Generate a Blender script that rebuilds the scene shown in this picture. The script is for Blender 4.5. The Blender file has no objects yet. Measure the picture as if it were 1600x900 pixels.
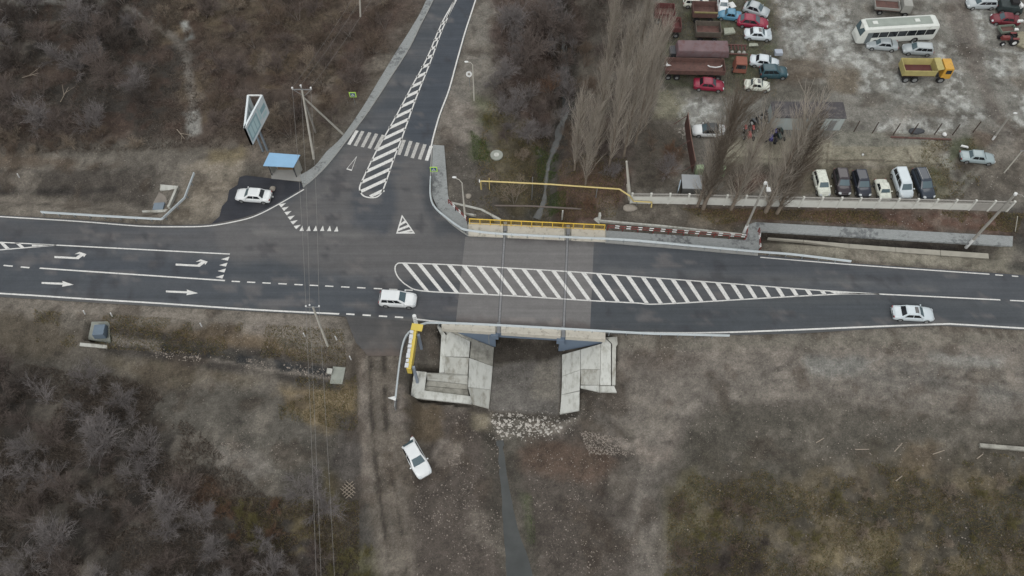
import bpy, math, random
import numpy as np
from mathutils import Vector, Matrix
from mathutils.geometry import tessellate_polygon
R = math.radians
rnd = random.Random(7)
COL = bpy.context.scene.collection
SC = bpy.context.scene
# ------------------------------------------------------------------ camera, sky, sun
CH = 84.0; PITCH = R(60.6); F = 1244.0
cam = bpy.data.objects.new('camera', bpy.data.cameras.new('camera')); COL.objects.link(cam)
cam.location = (0, 0, CH); cam.rotation_euler = (R(90) - PITCH, 0, 0)
cam.data.sensor_width = 36.0; cam.data.lens = 36.0 * F / 1600.0
cam.data.clip_start = 0.5; cam.data.clip_end = 8000
SC.camera = cam
w = bpy.data.worlds.new('World'); SC.world = w; w.use_nodes = True
nt = w.node_tree; nt.nodes.clear()
sky = nt.nodes.new('ShaderNodeTexSky'); sky.sky_type = 'NISHITA'; sky.sun_disc = False
sky.sun_elevation = R(52); sky.sun_rotation = R(200); sky.dust_density = 4.0; sky.air_density = 1.0
hs = nt.nodes.new('ShaderNodeHueSaturation'); hs.inputs['Saturation'].default_value = 0.16
bg = nt.nodes.new('ShaderNodeBackground'); bg.inputs['Strength'].default_value = 0.15
wo = nt.nodes.new('ShaderNodeOutputWorld')
nt.links.new(sky.outputs[0], hs.inputs['Color']); nt.links.new(hs.outputs[0], bg.inputs['Color']); nt.links.new(bg.outputs[0], wo.inputs['Surface'])
sl = bpy.data.lights.new('sun', 'SUN'); sl.energy = 0.9; sl.angle = R(40); sl.color = (1.0, 0.99, 0.955)
so = bpy.data.objects.new('sun', sl); COL.objects.link(so); so.rotation_euler = (R(38), 0, R(160))
SC.view_settings.view_transform = 'Standard'; SC.view_settings.look = 'None'
SC.view_settings.gamma = 1.0; SC.view_settings.use_curve_mapping = False
SC.view_settings.exposure = 0.04
SC.cycles.use_denoising = True; SC.cycles.denoiser = 'OPENIMAGEDENOISE'; SC.cycles.denoising_input_passes = 'RGB_ALBEDO_NORMAL'; SC.cycles.denoising_prefilter = 'NONE'; SC.cycles.max_bounces = 5; SC.cycles.diffuse_bounces = 2; SC.cycles.glossy_bounces = 2
SC.cycles.transparent_max_bounces = 6; SC.cycles.volume_bounces = 0

# ------------------------------------------------------------------ layout helpers
SP, CP = math.sin(PITCH), math.cos(PITCH)
def V(px, py, z=0.0):
    """photo pixel -> point of the world at height z"""
    u = (px - 800) / F; v = (py - 450) / F
    t = (CH - z) / (SP + v * CP)
    return Vector((u * t, (CP - v * SP) * t, z))
def proj(p):
    x, y, z = p[0], p[1], p[2] - CH
    d = y * CP - z * SP; up = y * SP + z * CP
    return 800 + F * x / d, 450 - F * up / d
def G(px, py, dz=0.0):
    z = -0.5
    for _ in range(12):
        p = V(px, py, z); z = 0.5 * z + 0.5 * float(hgt(np.array([p.x]), np.array([p.y]))[0])
    p = V(px, py, z); p.z = z + dz
    return p
def W2(pts, z=0.0): return [(V(*p, z).x, V(*p, z).y) for p in pts]
# noise
class Noise:
    def __init__(s, seed): s.t = np.random.RandomState(seed).rand(256, 256)
    def v(s, x, y):
        xi = np.floor(x).astype(int); yi = np.floor(y).astype(int); fx = x - xi; fy = y - yi
        fx = fx * fx * (3 - 2 * fx); fy = fy * fy * (3 - 2 * fy)
        t = s.t; a = t[xi & 255, yi & 255]; b = t[(xi + 1) & 255, yi & 255]; c = t[xi & 255, (yi + 1) & 255]; d = t[(xi + 1) & 255, (yi + 1) & 255]
        return (a * (1 - fx) + b * fx) * (1 - fy) + (c * (1 - fx) + d * fx) * fy
    def f(s, x, y, sc, o=4):
        r = 0; a = 1; n = 0
        for i in range(o):
            r = r + a * s.v(x / sc * 2 ** i + 17 * i, y / sc * 2 ** i + 31 * i); n += a; a *= 0.55
        return r / n - 0.5
NA, NB, NC, ND = Noise(1), Noise(2), Noise(3), Noise(4)
def inpoly(x, y, poly):
    r = np.zeros(x.shape, bool); n = len(poly)
    for i in range(n):
        x1, y1 = poly[i]; x2, y2 = poly[(i + 1) % n]
        if y1 == y2: continue
        c = ((y1 > y) != (y2 > y)) & (x < (x2 - x1) * (y - y1) / (y2 - y1) + x1)
        r ^= c
    return r
def dline(x, y, pts, closed=False):
    d = np.full(x.shape, 1e9); n = len(pts)
    for i in range(n if closed else n - 1):
        x1, y1 = pts[i]; x2, y2 = pts[(i + 1) % n]; dx, dy = x2 - x1, y2 - y1; L = dx * dx + dy * dy + 1e-9
        t = np.clip(((x - x1) * dx + (y - y1) * dy) / L, 0, 1)
        d = np.minimum(d, np.hypot(x - x1 - t * dx, y - y1 - t * dy))
    return d
def sdf(x, y, poly):
    d = dline(x, y, poly, True); return np.where(inpoly(x, y, poly), -d, d)
def sstep(a, b, x):
    t = np.clip((x - a) / (b - a), 0, 1); return t * t * (3 - 2 * t)

# ------------------------------------------------------------------ plan of the roads (photo pixels)
S_EDGE = [(-300, 448), (0, 464), (150, 473), (250, 479), (400, 487), (530, 494), (650, 502), (780, 511), (960, 522), (1100, 525), (1250, 521), (1400, 512), (1470, 509), (1600, 516), (1900, 532)]
N_L = [(-300, 318), (0, 336), (124, 343), (218, 350.5), (280, 351.5), (327, 350), (373, 342), (400, 334), (432, 318), (474, 293)]
W_IN = [(474, 293), (490, 280), (513, 257), (542, 220), (577, 173), (614, 116), (640, 75), (658, 38), (677, 0), (735, -130)]
W_OUT = [(468, 274), (492, 259), (510, 237), (534, 214), (565, 170), (591, 127), (617, 84), (646, 38), (666, 0), (722, -130)]
E_IN = [(790, -130), (744, 0), (729, 49), (716, 95), (703, 142), (689, 179), (678, 214), (675, 235), (673, 270), (674, 308), (682, 327), (700, 345), (716, 358), (732, 369)]
N_R = [(732, 369), (790, 371), (945, 378), (1080, 389), (1184, 398), (1330, 411), (1546, 426), (1600, 430), (1900, 450)]
ROAD_PX = N_L + W_IN[1:] + E_IN + N_R[1:] + S_EDGE[::-1]
ROAD = W2(ROAD_PX)
BAY_PX = [(474, 293), (432, 318), (400, 334), (373, 342), (330, 350), (343, 338), (347, 322), (355, 314), (358, 297), (371, 289), (374, 277), (384, 274), (425, 279), (470, 285)]
BAY = W2(BAY_PX)
APR_PX = [(540, 494), (648, 502), (640, 518), (632, 540), (626, 556), (575, 556), (556, 535), (548, 515)]
BR_X0, BR_X1 = V(772, 525).x, V(877, 532).x
BR_S = [V(690, 514), V(945, 531)]; BR_N = [V(731, 349), V(947, 358)]
def south_y(x):
    p = W2(S_EDGE); return np.interp(x, [a for a, b in p], [b for a, b in p])
ZC = -4.0
CR_N = [V(*p, ZC)[:2] for p in [(835, 400), (838, 345), (850, 318), (853, 290), (856, 260), (872, 220), (884, 175), (884, 120), (880, 60), (868, 0), (860, -60), (850, -300)]]
CR_S = [V(*p, ZC)[:2] for p in [(826, 430), (824, 530), (824, 650), (800, 668), (781, 690), (784, 720), (789, 760), (798, 830), (813, 900), (830, 980), (880, 1100)]]
def hgt(x, y):
    x = np.asarray(x, float); y = np.asarray(y, float)
    ys = south_y(x); ds = ys - y
    n = NA.f(x, y, 14) * 0.7 + NB.f(x, y, 3.5) * 0.16
    # south side: verge, embankment, lower ground
    wl = sstep(-17, -24, x); wr = sstep(13, 22, x); wm = 1 - wl - wr
    left = -0.06 - 1.5 * sstep(2.5, 8.5, ds) + 0.5 * sstep(9.5, 12.5, ds) - 1.4 * sstep(16, 34, ds)
    mid = -0.06 - 2.9 * sstep(0.8, 9, ds)
    right = -0.06 - 1.7 * sstep(2, 18, ds) - 0.8 * sstep(18, 34, ds)
    zs = left * wl + mid * wm + right * wr
    # dirt track runs down from the road
    dt = dline(x, y, TRK); zt = -0.06 - 2.5 * sstep(5.0, 26, ds)
    wt = sstep(4.5, 2.2, dt); zs = zs * (1 - wt) + zt * wt
    zs = zs + n * sstep(1.0, 6, ds) * (1 - 0.8 * wt)
    hp = sstep(0.8, -0.5, np.minimum(sdf(x, y, SH1), sdf(x, y, SH2))); zs = zs * (1 - hp) + np.maximum(zs, -0.55 - 0.12 * ds + 0.2 * n) * hp
    dr = sdf(x, y, ROAD)
    zn = -0.06 + (n - 0.12) * sstep(2.0, 7.0, dr)
    # dips north of the road (right strip below the fence, left ditch)
    zn = zn - 1.0 * sstep(1.6, 0.4, dline(x, y, GUT) - 0.2) - 0.9 * sstep(3.0, 1.0, dline(x, y, DIT))
    z = np.where(ds > 0, zs, zn)
    z = np.where(dr < 0.4, np.minimum(z, -0.06), z)
    # creek
    dn = dline(x, y, CR_N); dsn = dline(x, y, CR_S)
    zcn = ZC + 0.30 + 0.62 * np.maximum(0, dn - 0.0 - 0.9 * NC.f(x, y, 3, 3)) + n * 0.4
    halfw = np.interp(y, [V(800, 900, ZC).y, V(800, 830, ZC).y, V(800, 760, ZC).y, V(800, 700, ZC).y, V(800, 650, ZC).y], [0.85, 0.35, -0.1, -0.35, 4.0]) + 0.5 * NC.f(x, y, 3, 3)
    zcs = ZC + 0.3 + 0.55 * np.maximum(0, dsn - halfw - 0.3) + n * 0.25
    ym = 0.5 * (BR_S[0].y + BR_N[0].y)
    out_n = y > BR_N[0].y - 0.4; out_s = y < BR_S[1].y + 1.2
    z = np.where(out_n, np.minimum(z, zcn), z)
    z = np.where(out_s, np.minimum(z, np.where(inpoly(x, y, APZ), zcs, zcs)), z)
    under = (x > BR_X0 - 0.45) & (x < BR_X1 + 0.45) & (y > BR_S[0].y - 1.5) & (y < BR_N[0].y + 0.8)
    z = np.where(under, ZC + 0.06 * NB.f(x, y, 1.0), z)
    # keep the soil below the concrete of the aprons
    ap = inpoly(x, y, APZ)
    zx = np.interp(x, [V(684, 560, -1).x, V(714, 560, -1).x, V(772, 560, ZC).x, V(876, 560, ZC).x, V(938, 560, -1).x, V(964, 560, -1).x], [-0.8, -1.1, ZC, ZC, -1.1, -0.9])
    bs = inpoly(x, y, BASIN); z = np.where(ap, np.minimum(z, zx - 0.45), z); z = np.where(bs, np.minimum(z, -3.6), z)
    z = np.where(inpoly(x, y, CULV), np.minimum(z, -1.9), z)
    fl = inpoly(x, y, FLOOR); z = np.where(fl, ZC - 0.02, z)
    return z
TRK = [V(*p, -0.06 if p[1] < 560 else -2)[:2] for p in [(600, 498), (598, 560), (600, 640), (603, 700), (606, 760), (614, 840), (622, 900), (640, 1040)]]
SH1 = [V(*p, -0.8)[:2] for p in [(644, 505), (686, 508), (690, 578), (636, 578)]]
SH2 = [V(*p, -0.8)[:2] for p in [(958, 526), (1010, 526), (1000, 600), (958, 612)]]
GUT = [V(*p, -0.6)[:2] for p in [(1195, 367), (1330, 375), (1545, 393)]]
DIT = [V(*p, -0.6)[:2] for p in [(-60, 300), (60, 300), (180, 308), (235, 318)]]
APZ = [V(*p, -1.5)[:2] for p in [(684, 505), (686, 578), (646, 580), (642, 618), (736, 630), (765, 641), (874, 648), (907, 641), (908, 606), (938, 612), (964, 612), (963, 530)]]
BASIN = [V(*p, -2.5)[:2] for p in [(641, 576), (641, 622), (745, 634), (745, 582)]]
CULV = [V(*p, -0.9)[:2] for p in [(141, 506), (174, 508), (176, 538), (134, 534)]]
FLOOR = [V(*p, ZC)[:2] for p in [(768, 520), (764, 640), (876, 648), (880, 520)]]

# ------------------------------------------------------------------ mesh helpers
def tag(o, label=None, cat=None, group=None, kind=None):
    if label: o['label'] = label
    if cat: o['category'] = cat
    if group: o['group'] = group
    if kind: o['kind'] = kind
    return o
def link(name, me, m=None, parent=None):
    o = bpy.data.objects.new(name, me); COL.objects.link(o)
    if m is not None:
        if isinstance(m, (list, tuple)):
            for k in m: me.materials.append(k)
        else: me.materials.append(m)
    if parent is not None: o.parent = parent
    return o
def empty(name, loc, rz=0, label=None, cat=None, group=None):
    o = bpy.data.objects.new(name, None); COL.objects.link(o); o.location = loc; o.rotation_euler = (0, 0, rz)
    o.empty_display_size = 0.3
    return tag(o, label, cat, group)
class MB:
    def __init__(s): s.v = []; s.f = []; s.mi = []; s.cur = 0
    def add(s, vs, fs):
        b = len(s.v); s.v += [tuple(q) for q in vs]; s.f += [tuple(b + i for i in f) for f in fs]; s.mi += [s.cur] * len(fs); return s
    def box(s, c, d, rz=0, taper=1.0, top=None):
        hx, hy, hz = d[0] / 2, d[1] / 2, d[2] / 2; cs, sn = math.cos(rz), math.sin(rz); vs = []
        for k, (sx, sy, sz) in enumerate([(-1, -1, -1), (1, -1, -1), (1, 1, -1), (-1, 1, -1), (-1, -1, 1), (1, -1, 1), (1, 1, 1), (-1, 1, 1)]):
            t = taper if sz > 0 else 1.0; x, y = sx * hx * t, sy * hy * t
            vs.append((c[0] + x * cs - y * sn, c[1] + x * sn + y * cs, c[2] + sz * hz))
        return s.add(vs, [(0, 3, 2, 1), (4, 5, 6, 7), (0, 1, 5, 4), (1, 2, 6, 5), (2, 3, 7, 6), (3, 0, 4, 7)])
    def tube(s, p, q, r, r2=None, n=6, caps=True):
        p, q = Vector(p), Vector(q); r2 = r if r2 is None else r2; d = (q - p)
        if d.length < 1e-6: return s
        d.normalize(); a = d.orthogonal().normalized(); b = d.cross(a); vs = []
        for c, rr in ((p, r), (q, r2)):
            for i in range(n):
                t = 2 * math.pi * i / n; vs.append(c + (a * math.cos(t) + b * math.sin(t)) * rr)
        fs = [(i, (i + 1) % n, n + (i + 1) % n, n + i) for i in range(n)]
        if caps: fs += [tuple(range(n))[::-1], tuple(range(n, 2 * n))]
        return s.add(vs, fs)
    def path(s, pts, r, n=6):
        for a, b in zip(pts[:-1], pts[1:]): s.tube(a, b, r, n=n)
        return s
    def bar(s, p, q, wd, h):
        """rectangular bar between two points, wd across, h high"""
        p, q = Vector(p), Vector(q); d = (q - p).normalized(); up = Vector((0, 0, 1)) if abs(d.z) < 0.95 else Vector((0, 1, 0))
        sd = d.cross(up).normalized(); up = sd.cross(d).normalized(); vs = []
        for c in (p, q):
            for sx, sy in ((-1, -1), (1, -1), (1, 1), (-1, 1)): vs.append(c + sd * sx * wd / 2 + up * sy * h / 2)
        return s.add(vs, [(0, 1, 2, 3)[::-1], (4, 5, 6, 7), (0, 1, 5, 4), (1, 2, 6, 5), (2, 3, 7, 6), (3, 0, 4, 7)])
    def slab(s, top, th):
        """closed solid: polygon of 3D points and its copy th lower"""
        n = len(top); tris = tessellate_polygon([[Vector(p) for p in top]])
        vs = [Vector(p) for p in top] + [Vector(p) - Vector((0, 0, th)) for p in top]
        fs = [t for t in tris] + [tuple(n + i for i in reversed(t)) for t in tris] + [(i, (i + 1) % n, n + (i + 1) % n, n + i) for i in range(n)]
        return s.add(vs, fs)
    def poly(s, top):
        tris = tessellate_polygon([[Vector(p) for p in top]]); vs = [Vector(p) for p in top]; fs = []
        for t in tris:
            a, b, c = (vs[i] for i in t); fs.append(t if (b - a).cross(c - a).z > 0 else t[::-1])
        return s.add(vs, fs)
    def ball(s, c, r, n=8, m=5, sq=(1, 1, 1)):
        vs = []; fs = []
        for i in range(m + 1):
            t = math.pi * i / m
            for j in range(n):
                p = 2 * math.pi * j / n; vs.append((c[0] + r * sq[0] * math.sin(t) * math.cos(p), c[1] + r * sq[1] * math.sin(t) * math.sin(p), c[2] + r * sq[2] * math.cos(t)))
        for i in range(m):
            for j in range(n): fs.append((i * n + j, (i + 1) * n + j, (i + 1) * n + (j + 1) % n, i * n + (j + 1) % n))
        return s.add(vs, fs)
    def build(s, name, m, parent=None, smooth=False, bevel=0):
        me = bpy.data.meshes.new(name); me.from_pydata(s.v, [], s.f); me.update()
        if any(s.mi): me.polygons.foreach_set('material_index', s.mi)
        if smooth: me.polygons.foreach_set('use_smooth', [True] * len(me.polygons))
        o = link(name, me, m, parent)
        if bevel:
            b = o.modifiers.new('bevel', 'BEVEL'); b.width = bevel; b.segments = 2; b.limit_method = 'ANGLE'
        return o
def strip_pts(pts, wd, z):
    """pts: world xy list -> ribbon (mitred)"""
    P = [Vector((p[0], p[1])) for p in pts]; L = []; Rr = []
    for i, p in enumerate(P):
        a = (P[i] - P[i - 1]).normalized() if i else None; b = (P[i + 1] - P[i]).normalized() if i < len(P) - 1 else None
        d = ((a or b) + (b or a)).normalized(); nrm = Vector((-d.y, d.x)); k = 1 / max(0.5, abs(nrm.dot(Vector((-(a or b).y, (a or b).x)))))
        L.append(p + nrm * wd / 2 * k); Rr.append(p - nrm * wd / 2 * k)
    return L, Rr
def ribbon(mb, pts, wd, z):
    L, Rr = strip_pts(pts, wd, z); n = len(L)
    mb.add([(p.x, p.y, z) for p in L] + [(p.x, p.y, z) for p in Rr], [(i, n + i, n + i + 1, i + 1) for i in range(n - 1)])
def smooth_px(pts, k=4):
    """Catmull-Rom through pixel points"""
    out = []; P = [pts[0]] + list(pts) + [pts[-1]]
    for i in range(1, len(P) - 2):
        p0, p1, p2, p3 = (np.array(P[i + j], float) for j in (-1, 0, 1, 2))
        for j in range(k):
            t = j / k; out.append(tuple(0.5 * (2 * p1 + (p2 - p0) * t + (2 * p0 - 5 * p1 + 4 * p2 - p3) * t * t + (3 * p1 - p0 - 3 * p2 + p3) * t ** 3)))
    out.append(tuple(pts[-1])); return out

# ------------------------------------------------------------------ materials
def lin(c): return tuple(((v / 255) / 12.92 if v / 255 <= 0.04045 else ((v / 255 + 0.055) / 1.055) ** 2.4) for v in c)
MATS = {}
def mat(name, c, rough=0.8, var=0.12, scale=3.0, metal=0.0, coat=0.0, bump=0.0, spots=None, stretch=None, spec=0.4, var2=0.0):
    """c is an sRGB 0-255 colour of the material itself"""
    if name in MATS: return MATS[name]
    m = bpy.data.materials.new(name); m.use_nodes = True; t = m.node_tree; b = t.nodes['Principled BSDF']
    b.inputs['Roughness'].default_value = rough; b.inputs['Metallic'].default_value = metal
    b.inputs['Coat Weight'].default_value = coat; b.inputs['Specular IOR Level'].default_value = spec
    co = t.nodes.new('ShaderNodeTexCoord'); mp = t.nodes.new('ShaderNodeMapping')
    geo = t.nodes.new('ShaderNodeNewGeometry')
    t.links.new(geo.outputs['Position'], mp.inputs['Vector'])
    if stretch: mp.inputs['Scale'].default_value = stretch
    n = t.nodes.new('ShaderNodeTexNoise'); n.inputs['Scale'].default_value = scale; n.inputs['Detail'].default_value = 6; n.inputs['Roughness'].default_value = 0.65
    t.links.new(mp.outputs[0], n.inputs['Vector'])
    l = lin(c); r = t.nodes.new('ShaderNodeValToRGB'); e = r.color_ramp.elements
    e[0].position = 0.3; e[1].position = 0.7
    e[0].color = tuple(v * (1 - var) for v in l) + (1,); e[1].color = tuple(min(1, v * (1 + var)) for v in l) + (1,)
    t.links.new(n.outputs['Fac'], r.inputs['Fac']); out = r.outputs[0]
    if spots:
        sc2, lo, hi, col = spots
        n2 = t.nodes.new('ShaderNodeTexNoise'); n2.inputs['Scale'].default_value = sc2; n2.inputs['Detail'].default_value = 5; n2.inputs['Roughness'].default_value = 0.7
        t.links.new(mp.outputs[0], n2.inputs['Vector'])
        mr = t.nodes.new('ShaderNodeMapRange'); mr.inputs['From Min'].default_value = lo; mr.inputs['From Max'].default_value = hi; t.links.new(n2.outputs['Fac'], mr.inputs['Value'])
        mx = t.nodes.new('ShaderNodeMix'); mx.data_type = 'RGBA'; t.links.new(mr.outputs[0], mx.inputs['Factor']); t.links.new(out, mx.inputs['A']); mx.inputs['B'].default_value = lin(col) + (1,); out = mx.outputs['Result']
    t.links.new(out, b.inputs['Base Color'])
    if bump:
        bp = t.nodes.new('ShaderNodeBump'); bp.inputs['Strength'].default_value = bump; bp.inputs['Distance'].default_value = 0.05
        t.links.new(n.outputs['Fac'], bp.inputs['Height']); t.links.new(bp.outputs[0], b.inputs['Normal'])
    MATS[name] = m; return m
def attrmat(name, attr='Col', rough=0.95, fine=None, bump=0.0, var=0.25, seed=0, pebbles=False):
    m = bpy.data.materials.new(name); m.use_nodes = True; t = m.node_tree; b = t.nodes['Principled BSDF']
    b.inputs['Roughness'].default_value = rough; b.inputs['Specular IOR Level'].default_value = 0.15
    a = t.nodes.new('ShaderNodeAttribute'); a.attribute_name = attr; out = a.outputs['Color']
    geo = t.nodes.new('ShaderNodeNewGeometry')
    if fine:
        for sc, v in fine:
            n = t.nodes.new('ShaderNodeTexNoise'); n.inputs['Scale'].default_value = sc; n.inputs['Detail'].default_value = 5; n.inputs['Roughness'].default_value = 0.7
            t.links.new(geo.outputs['Position'], n.inputs['Vector'])
            mr = t.nodes.new('ShaderNodeMapRange'); mr.inputs['From Min'].default_value = 0.3; mr.inputs['From Max'].default_value = 0.7; mr.inputs['To Min'].default_value = 1 - v; mr.inputs['To Max'].default_value = 1 + v
            t.links.new(n.outputs['Fac'], mr.inputs['Value'])
            mx = t.nodes.new('ShaderNodeVectorMath'); mx.operation = 'SCALE'; t.links.new(out, mx.inputs[0]); t.links.new(mr.outputs[0], mx.inputs['Scale']); out = mx.outputs[0]
            last = n
        if bump:
            bp = t.nodes.new('ShaderNodeBump'); bp.inputs['Strength'].default_value = bump; bp.inputs['Distance'].default_value = 0.08
            t.links.new(last.outputs['Fac'], bp.inputs['Height']); t.links.new(bp.outputs[0], b.inputs['Normal'])
    if pebbles:
        for k, (sc, thr, lo, hi, colp, am) in enumerate(((3.2, 0.20, 0.50, 0.62, (156, 149, 140), 0.7), (6.5, 0.22, 0.46, 0.60, (140, 133, 124), 0.7), (2.6, 0.16, 0.54, 0.64, (44, 40, 36), 0.6))):
            vo = t.nodes.new('ShaderNodeTexVoronoi'); vo.inputs['Scale'].default_value = sc; vo.inputs['Randomness'].default_value = 1.0
            t.links.new(geo.outputs['Position'], vo.inputs['Vector'])
            m1 = t.nodes.new('ShaderNodeMapRange'); m1.inputs['From Min'].default_value = thr; m1.inputs['From Max'].default_value = thr * 0.7; m1.inputs['To Min'].default_value = 0; m1.inputs['To Max'].default_value = 1; t.links.new(vo.outputs['Distance'], m1.inputs['Value'])
            ms = t.nodes.new('ShaderNodeTexNoise'); ms.inputs['Scale'].default_value = 0.22 + 0.1 * k; ms.inputs['Detail'].default_value = 6; ms.inputs['Roughness'].default_value = 0.75
            of = t.nodes.new('ShaderNodeVectorMath'); of.operation = 'ADD'; of.inputs[1].default_value = (13.0 * k, 5.0, 3.0); t.links.new(geo.outputs['Position'], of.inputs[0]); t.links.new(of.outputs[0], ms.inputs['Vector'])
            m2 = t.nodes.new('ShaderNodeMapRange'); m2.inputs['From Min'].default_value = lo; m2.inputs['From Max'].default_value = hi; t.links.new(ms.outputs['Fac'], m2.inputs['Value'])
            sx = t.nodes.new('ShaderNodeSeparateColor'); t.links.new(vo.outputs['Color'], sx.inputs['Color'])
            gt = t.nodes.new('ShaderNodeMath'); gt.operation = 'GREATER_THAN'; gt.inputs[1].default_value = 0.5; t.links.new(sx.outputs[0], gt.inputs[0])
            a1 = t.nodes.new('ShaderNodeMath'); a1.operation = 'MULTIPLY'; t.links.new(m1.outputs[0], a1.inputs[0]); t.links.new(m2.outputs[0], a1.inputs[1])
            a2 = t.nodes.new('ShaderNodeMath'); a2.operation = 'MULTIPLY'; t.links.new(a1.outputs[0], a2.inputs[0]); t.links.new(gt.outputs[0], a2.inputs[1])
            a3 = t.nodes.new('ShaderNodeMath'); a3.operation = 'MULTIPLY'; a3.inputs[1].default_value = am; t.links.new(a2.outputs[0], a3.inputs[0])
            mx = t.nodes.new('ShaderNodeMix'); mx.data_type = 'RGBA'; t.links.new(a3.outputs[0], mx.inputs['Factor']); t.links.new(out, mx.inputs['A']); mx.inputs['B'].default_value = lin(colp) + (1,); out = mx.outputs['Result']
    t.links.new(out, b.inputs['Base Color']); return m
# ------------------------------------------------------------------ ground sheet with painted soils
def axis(a, b, step, far):
    core = list(np.arange(a, b + 1e-6, step)); s = step; lo = []; hi = []; x = a
    while x > -far: s *= 1.28; x -= s; lo.append(x)
    s = step; x = b
    while x < far: s *= 1.28; x += s; hi.append(x)
    return np.array(lo[::-1] + core + hi)
gx = axis(-88, 90, 0.25, 3500); gy = axis(6, 112, 0.25, 3500)
X, Y = np.meshgrid(gx, gy); Xf, Yf = X.ravel(), Y.ravel()
Zf = hgt(Xf, Yf)
far = np.hypot(Xf, Yf - 50); Zf = Zf - 0.0 * far
colr = np.tile(np.array(lin((88, 80, 73))), (Xf.size, 1))
n1 = NA.f(Xf, Yf, 9, 5); n2 = NB.f(Xf, Yf, 2.2, 5); n3 = NC.f(Xf, Yf, 0.8, 3); n4 = ND.f(Xf, Yf, 5, 5)
def blend(mask, c): 
    c = np.array(lin(c)); mk = mask[:, None]; colr[:] = colr * (1 - mk) + c * mk
def area(px, c, soft=0.8, rough=2.5, z=-0.5, amt=1.0, th=None, nn=None):
    """patch of soil; th: only where noise is above th"""
    P = [V(*p, z)[:2] for p in px]; xs = [p[0] for p in P]; ys = [p[1] for p in P]; m_ = 6
    sel = (Xf > min(xs) - m_) & (Xf < max(xs) + m_) & (Yf > min(ys) - m_) & (Yf < max(ys) + m_)
    x, y = Xf[sel], Yf[sel]; d = sdf(x, y, P) + rough * (n2[sel] + 0.8 * n4[sel])
    k = sstep(soft, -soft, d) * amt
    if th is not None:
        nz = (nn if nn is not None else n2)[sel]; k = k * sstep(th - 0.06, th + 0.08, nz)
    f = np.zeros(Xf.size); f[sel] = k; blend(f, c)
def line(px, c, wd, soft=0.25, rough=0.6, z=-0.5, amt=1.0):
    P = [V(*p, z)[:2] for p in px]; d = dline(Xf, Yf, P) - wd / 2 + rough * n2
    blend(sstep(soft, -soft, d) * amt, c)
big = lambda v: sstep(-0.12, 0.16, v)
# base variation
blend(big(n1) * 0.5, (70, 64, 58)); blend(big(n4) * 0.35, (98, 90, 80))
# woods floor (upper left)
area([(-200, -200), (690, -200), (666, 0), (560, 160), (500, 235), (430, 225), (330, 235), (240, 215), (120, 235), (-200, 250)], (82, 68, 60), 2.0, 4)
area([(-200, -100), (230, -100), (300, 100), (250, 200), (-200, 210)], (58, 55, 52), 3.0, 6, amt=0.8)
area([(220, -60), (560, -60), (500, 60), (280, 60)], (92, 78, 60), 2.0, 5, amt=0.7)
area([(-200, -100), (680, -100), (560, 160), (400, 200), (-200, 240)], (72, 54, 46), 1.0, 3, th=0.03, amt=0.7)
area([(230, 40), (560, 20), (520, 180), (300, 200)], (96, 80, 58), 1.0, 3, th=0.06, amt=0.6, nn=n4)
line([(0, 4), (60, 2), (130, 5), (160, 8)], (112, 108, 104), 1.6, 0.5, 1.2)
line([(200, 15), (240, 40), (275, 62), (292, 85), (298, 130), (304, 180), (306, 215)], (108, 100, 94), 1.0, 0.5, 1.5, amt=0.8)
area([(283, 38), (296, 36), (304, 64), (292, 66)], (140, 140, 138), 0.4, 1.0)
area([(292, 180), (312, 175), (318, 212), (298, 218)], (130, 126, 122), 0.5, 1.2)
# bank strip on the left, north of the road
area([(-300, 235), (240, 225), (350, 245), (380, 270), (345, 345), (280, 352), (124, 344), (-300, 318)], (100, 92, 84), 1.2, 3)
area([(-300, 270), (150, 268), (240, 275), (230, 325), (150, 322), (-300, 305)], (70, 63, 58), 0.8, 2, amt=0.9)
area([(-300, 235), (60, 240), (140, 262), (-300, 270)], (92, 76, 62), 1.0, 3, amt=0.8)
area([(-300, 302), (60, 304), (190, 322), (320, 330), (345, 345), (280, 352), (124, 344), (-300, 320)], (112, 102, 92), 0.8, 1.2)
area([(290, 265), (340, 245), (392, 250), (380, 275), (362, 300), (345, 342), (270, 345), (285, 315)], (124, 112, 98), 0.8, 1.5)
area([(325, 238), (400, 232), (400, 250), (330, 262)], (112, 98, 72), 0.8, 2)
line([(-60, 297), (60, 296), (130, 298), (175, 293)], (52, 48, 46), 1.0, 0.4, 1.2, amt=0.8)
area([(395, 215), (475, 215), (480, 240), (412, 258), (380, 262)], (104, 92, 82), 0.8, 2)
# junction corner by the pole
area([(470, 185), (560, 150), (520, 210), (490, 250), (470, 265), (466, 230)], (90, 80, 68), 1.0, 2, amt=0.8)
# right of side road
area([(744, -100), (860, -100), (800, 100), (740, 160), (735, 230), (676, 226), (690, 175), (716, 95), (744, 0)], (108, 101, 94), 1.0, 2.5)
area([(700, 150), (760, 170), (745, 240), (696, 226), (684, 190)], (116, 106, 98), 0.6, 2.5)
area([(698, 232), (760, 225), (830, 260), (820, 335), (735, 340), (702, 312)], (84, 77, 71), 0.8, 2.0)
area([(738, 150), (775, 165), (770, 205), (740, 200)], (92, 94, 66), 1.0, 2.5, amt=0.8)
area([(735, 205), (765, 225), (765, 255), (740, 250)], (78, 84, 52), 0.8, 2.5, amt=0.7)
area([(770, 180), (850, 200), (870, 250), (850, 335), (800, 335), (770, 300)], (86, 76, 52), 1.0, 3, amt=0.8)
area([(836, 230), (872, 235), (868, 265), (845, 280)], (66, 80, 44), 0.6, 1.8, z=-2, amt=0.9)
area([(852, 305), (880, 300), (884, 330), (858, 340)], (62, 82, 40), 0.5, 1.8, z=-2.5, amt=0.9)
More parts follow.
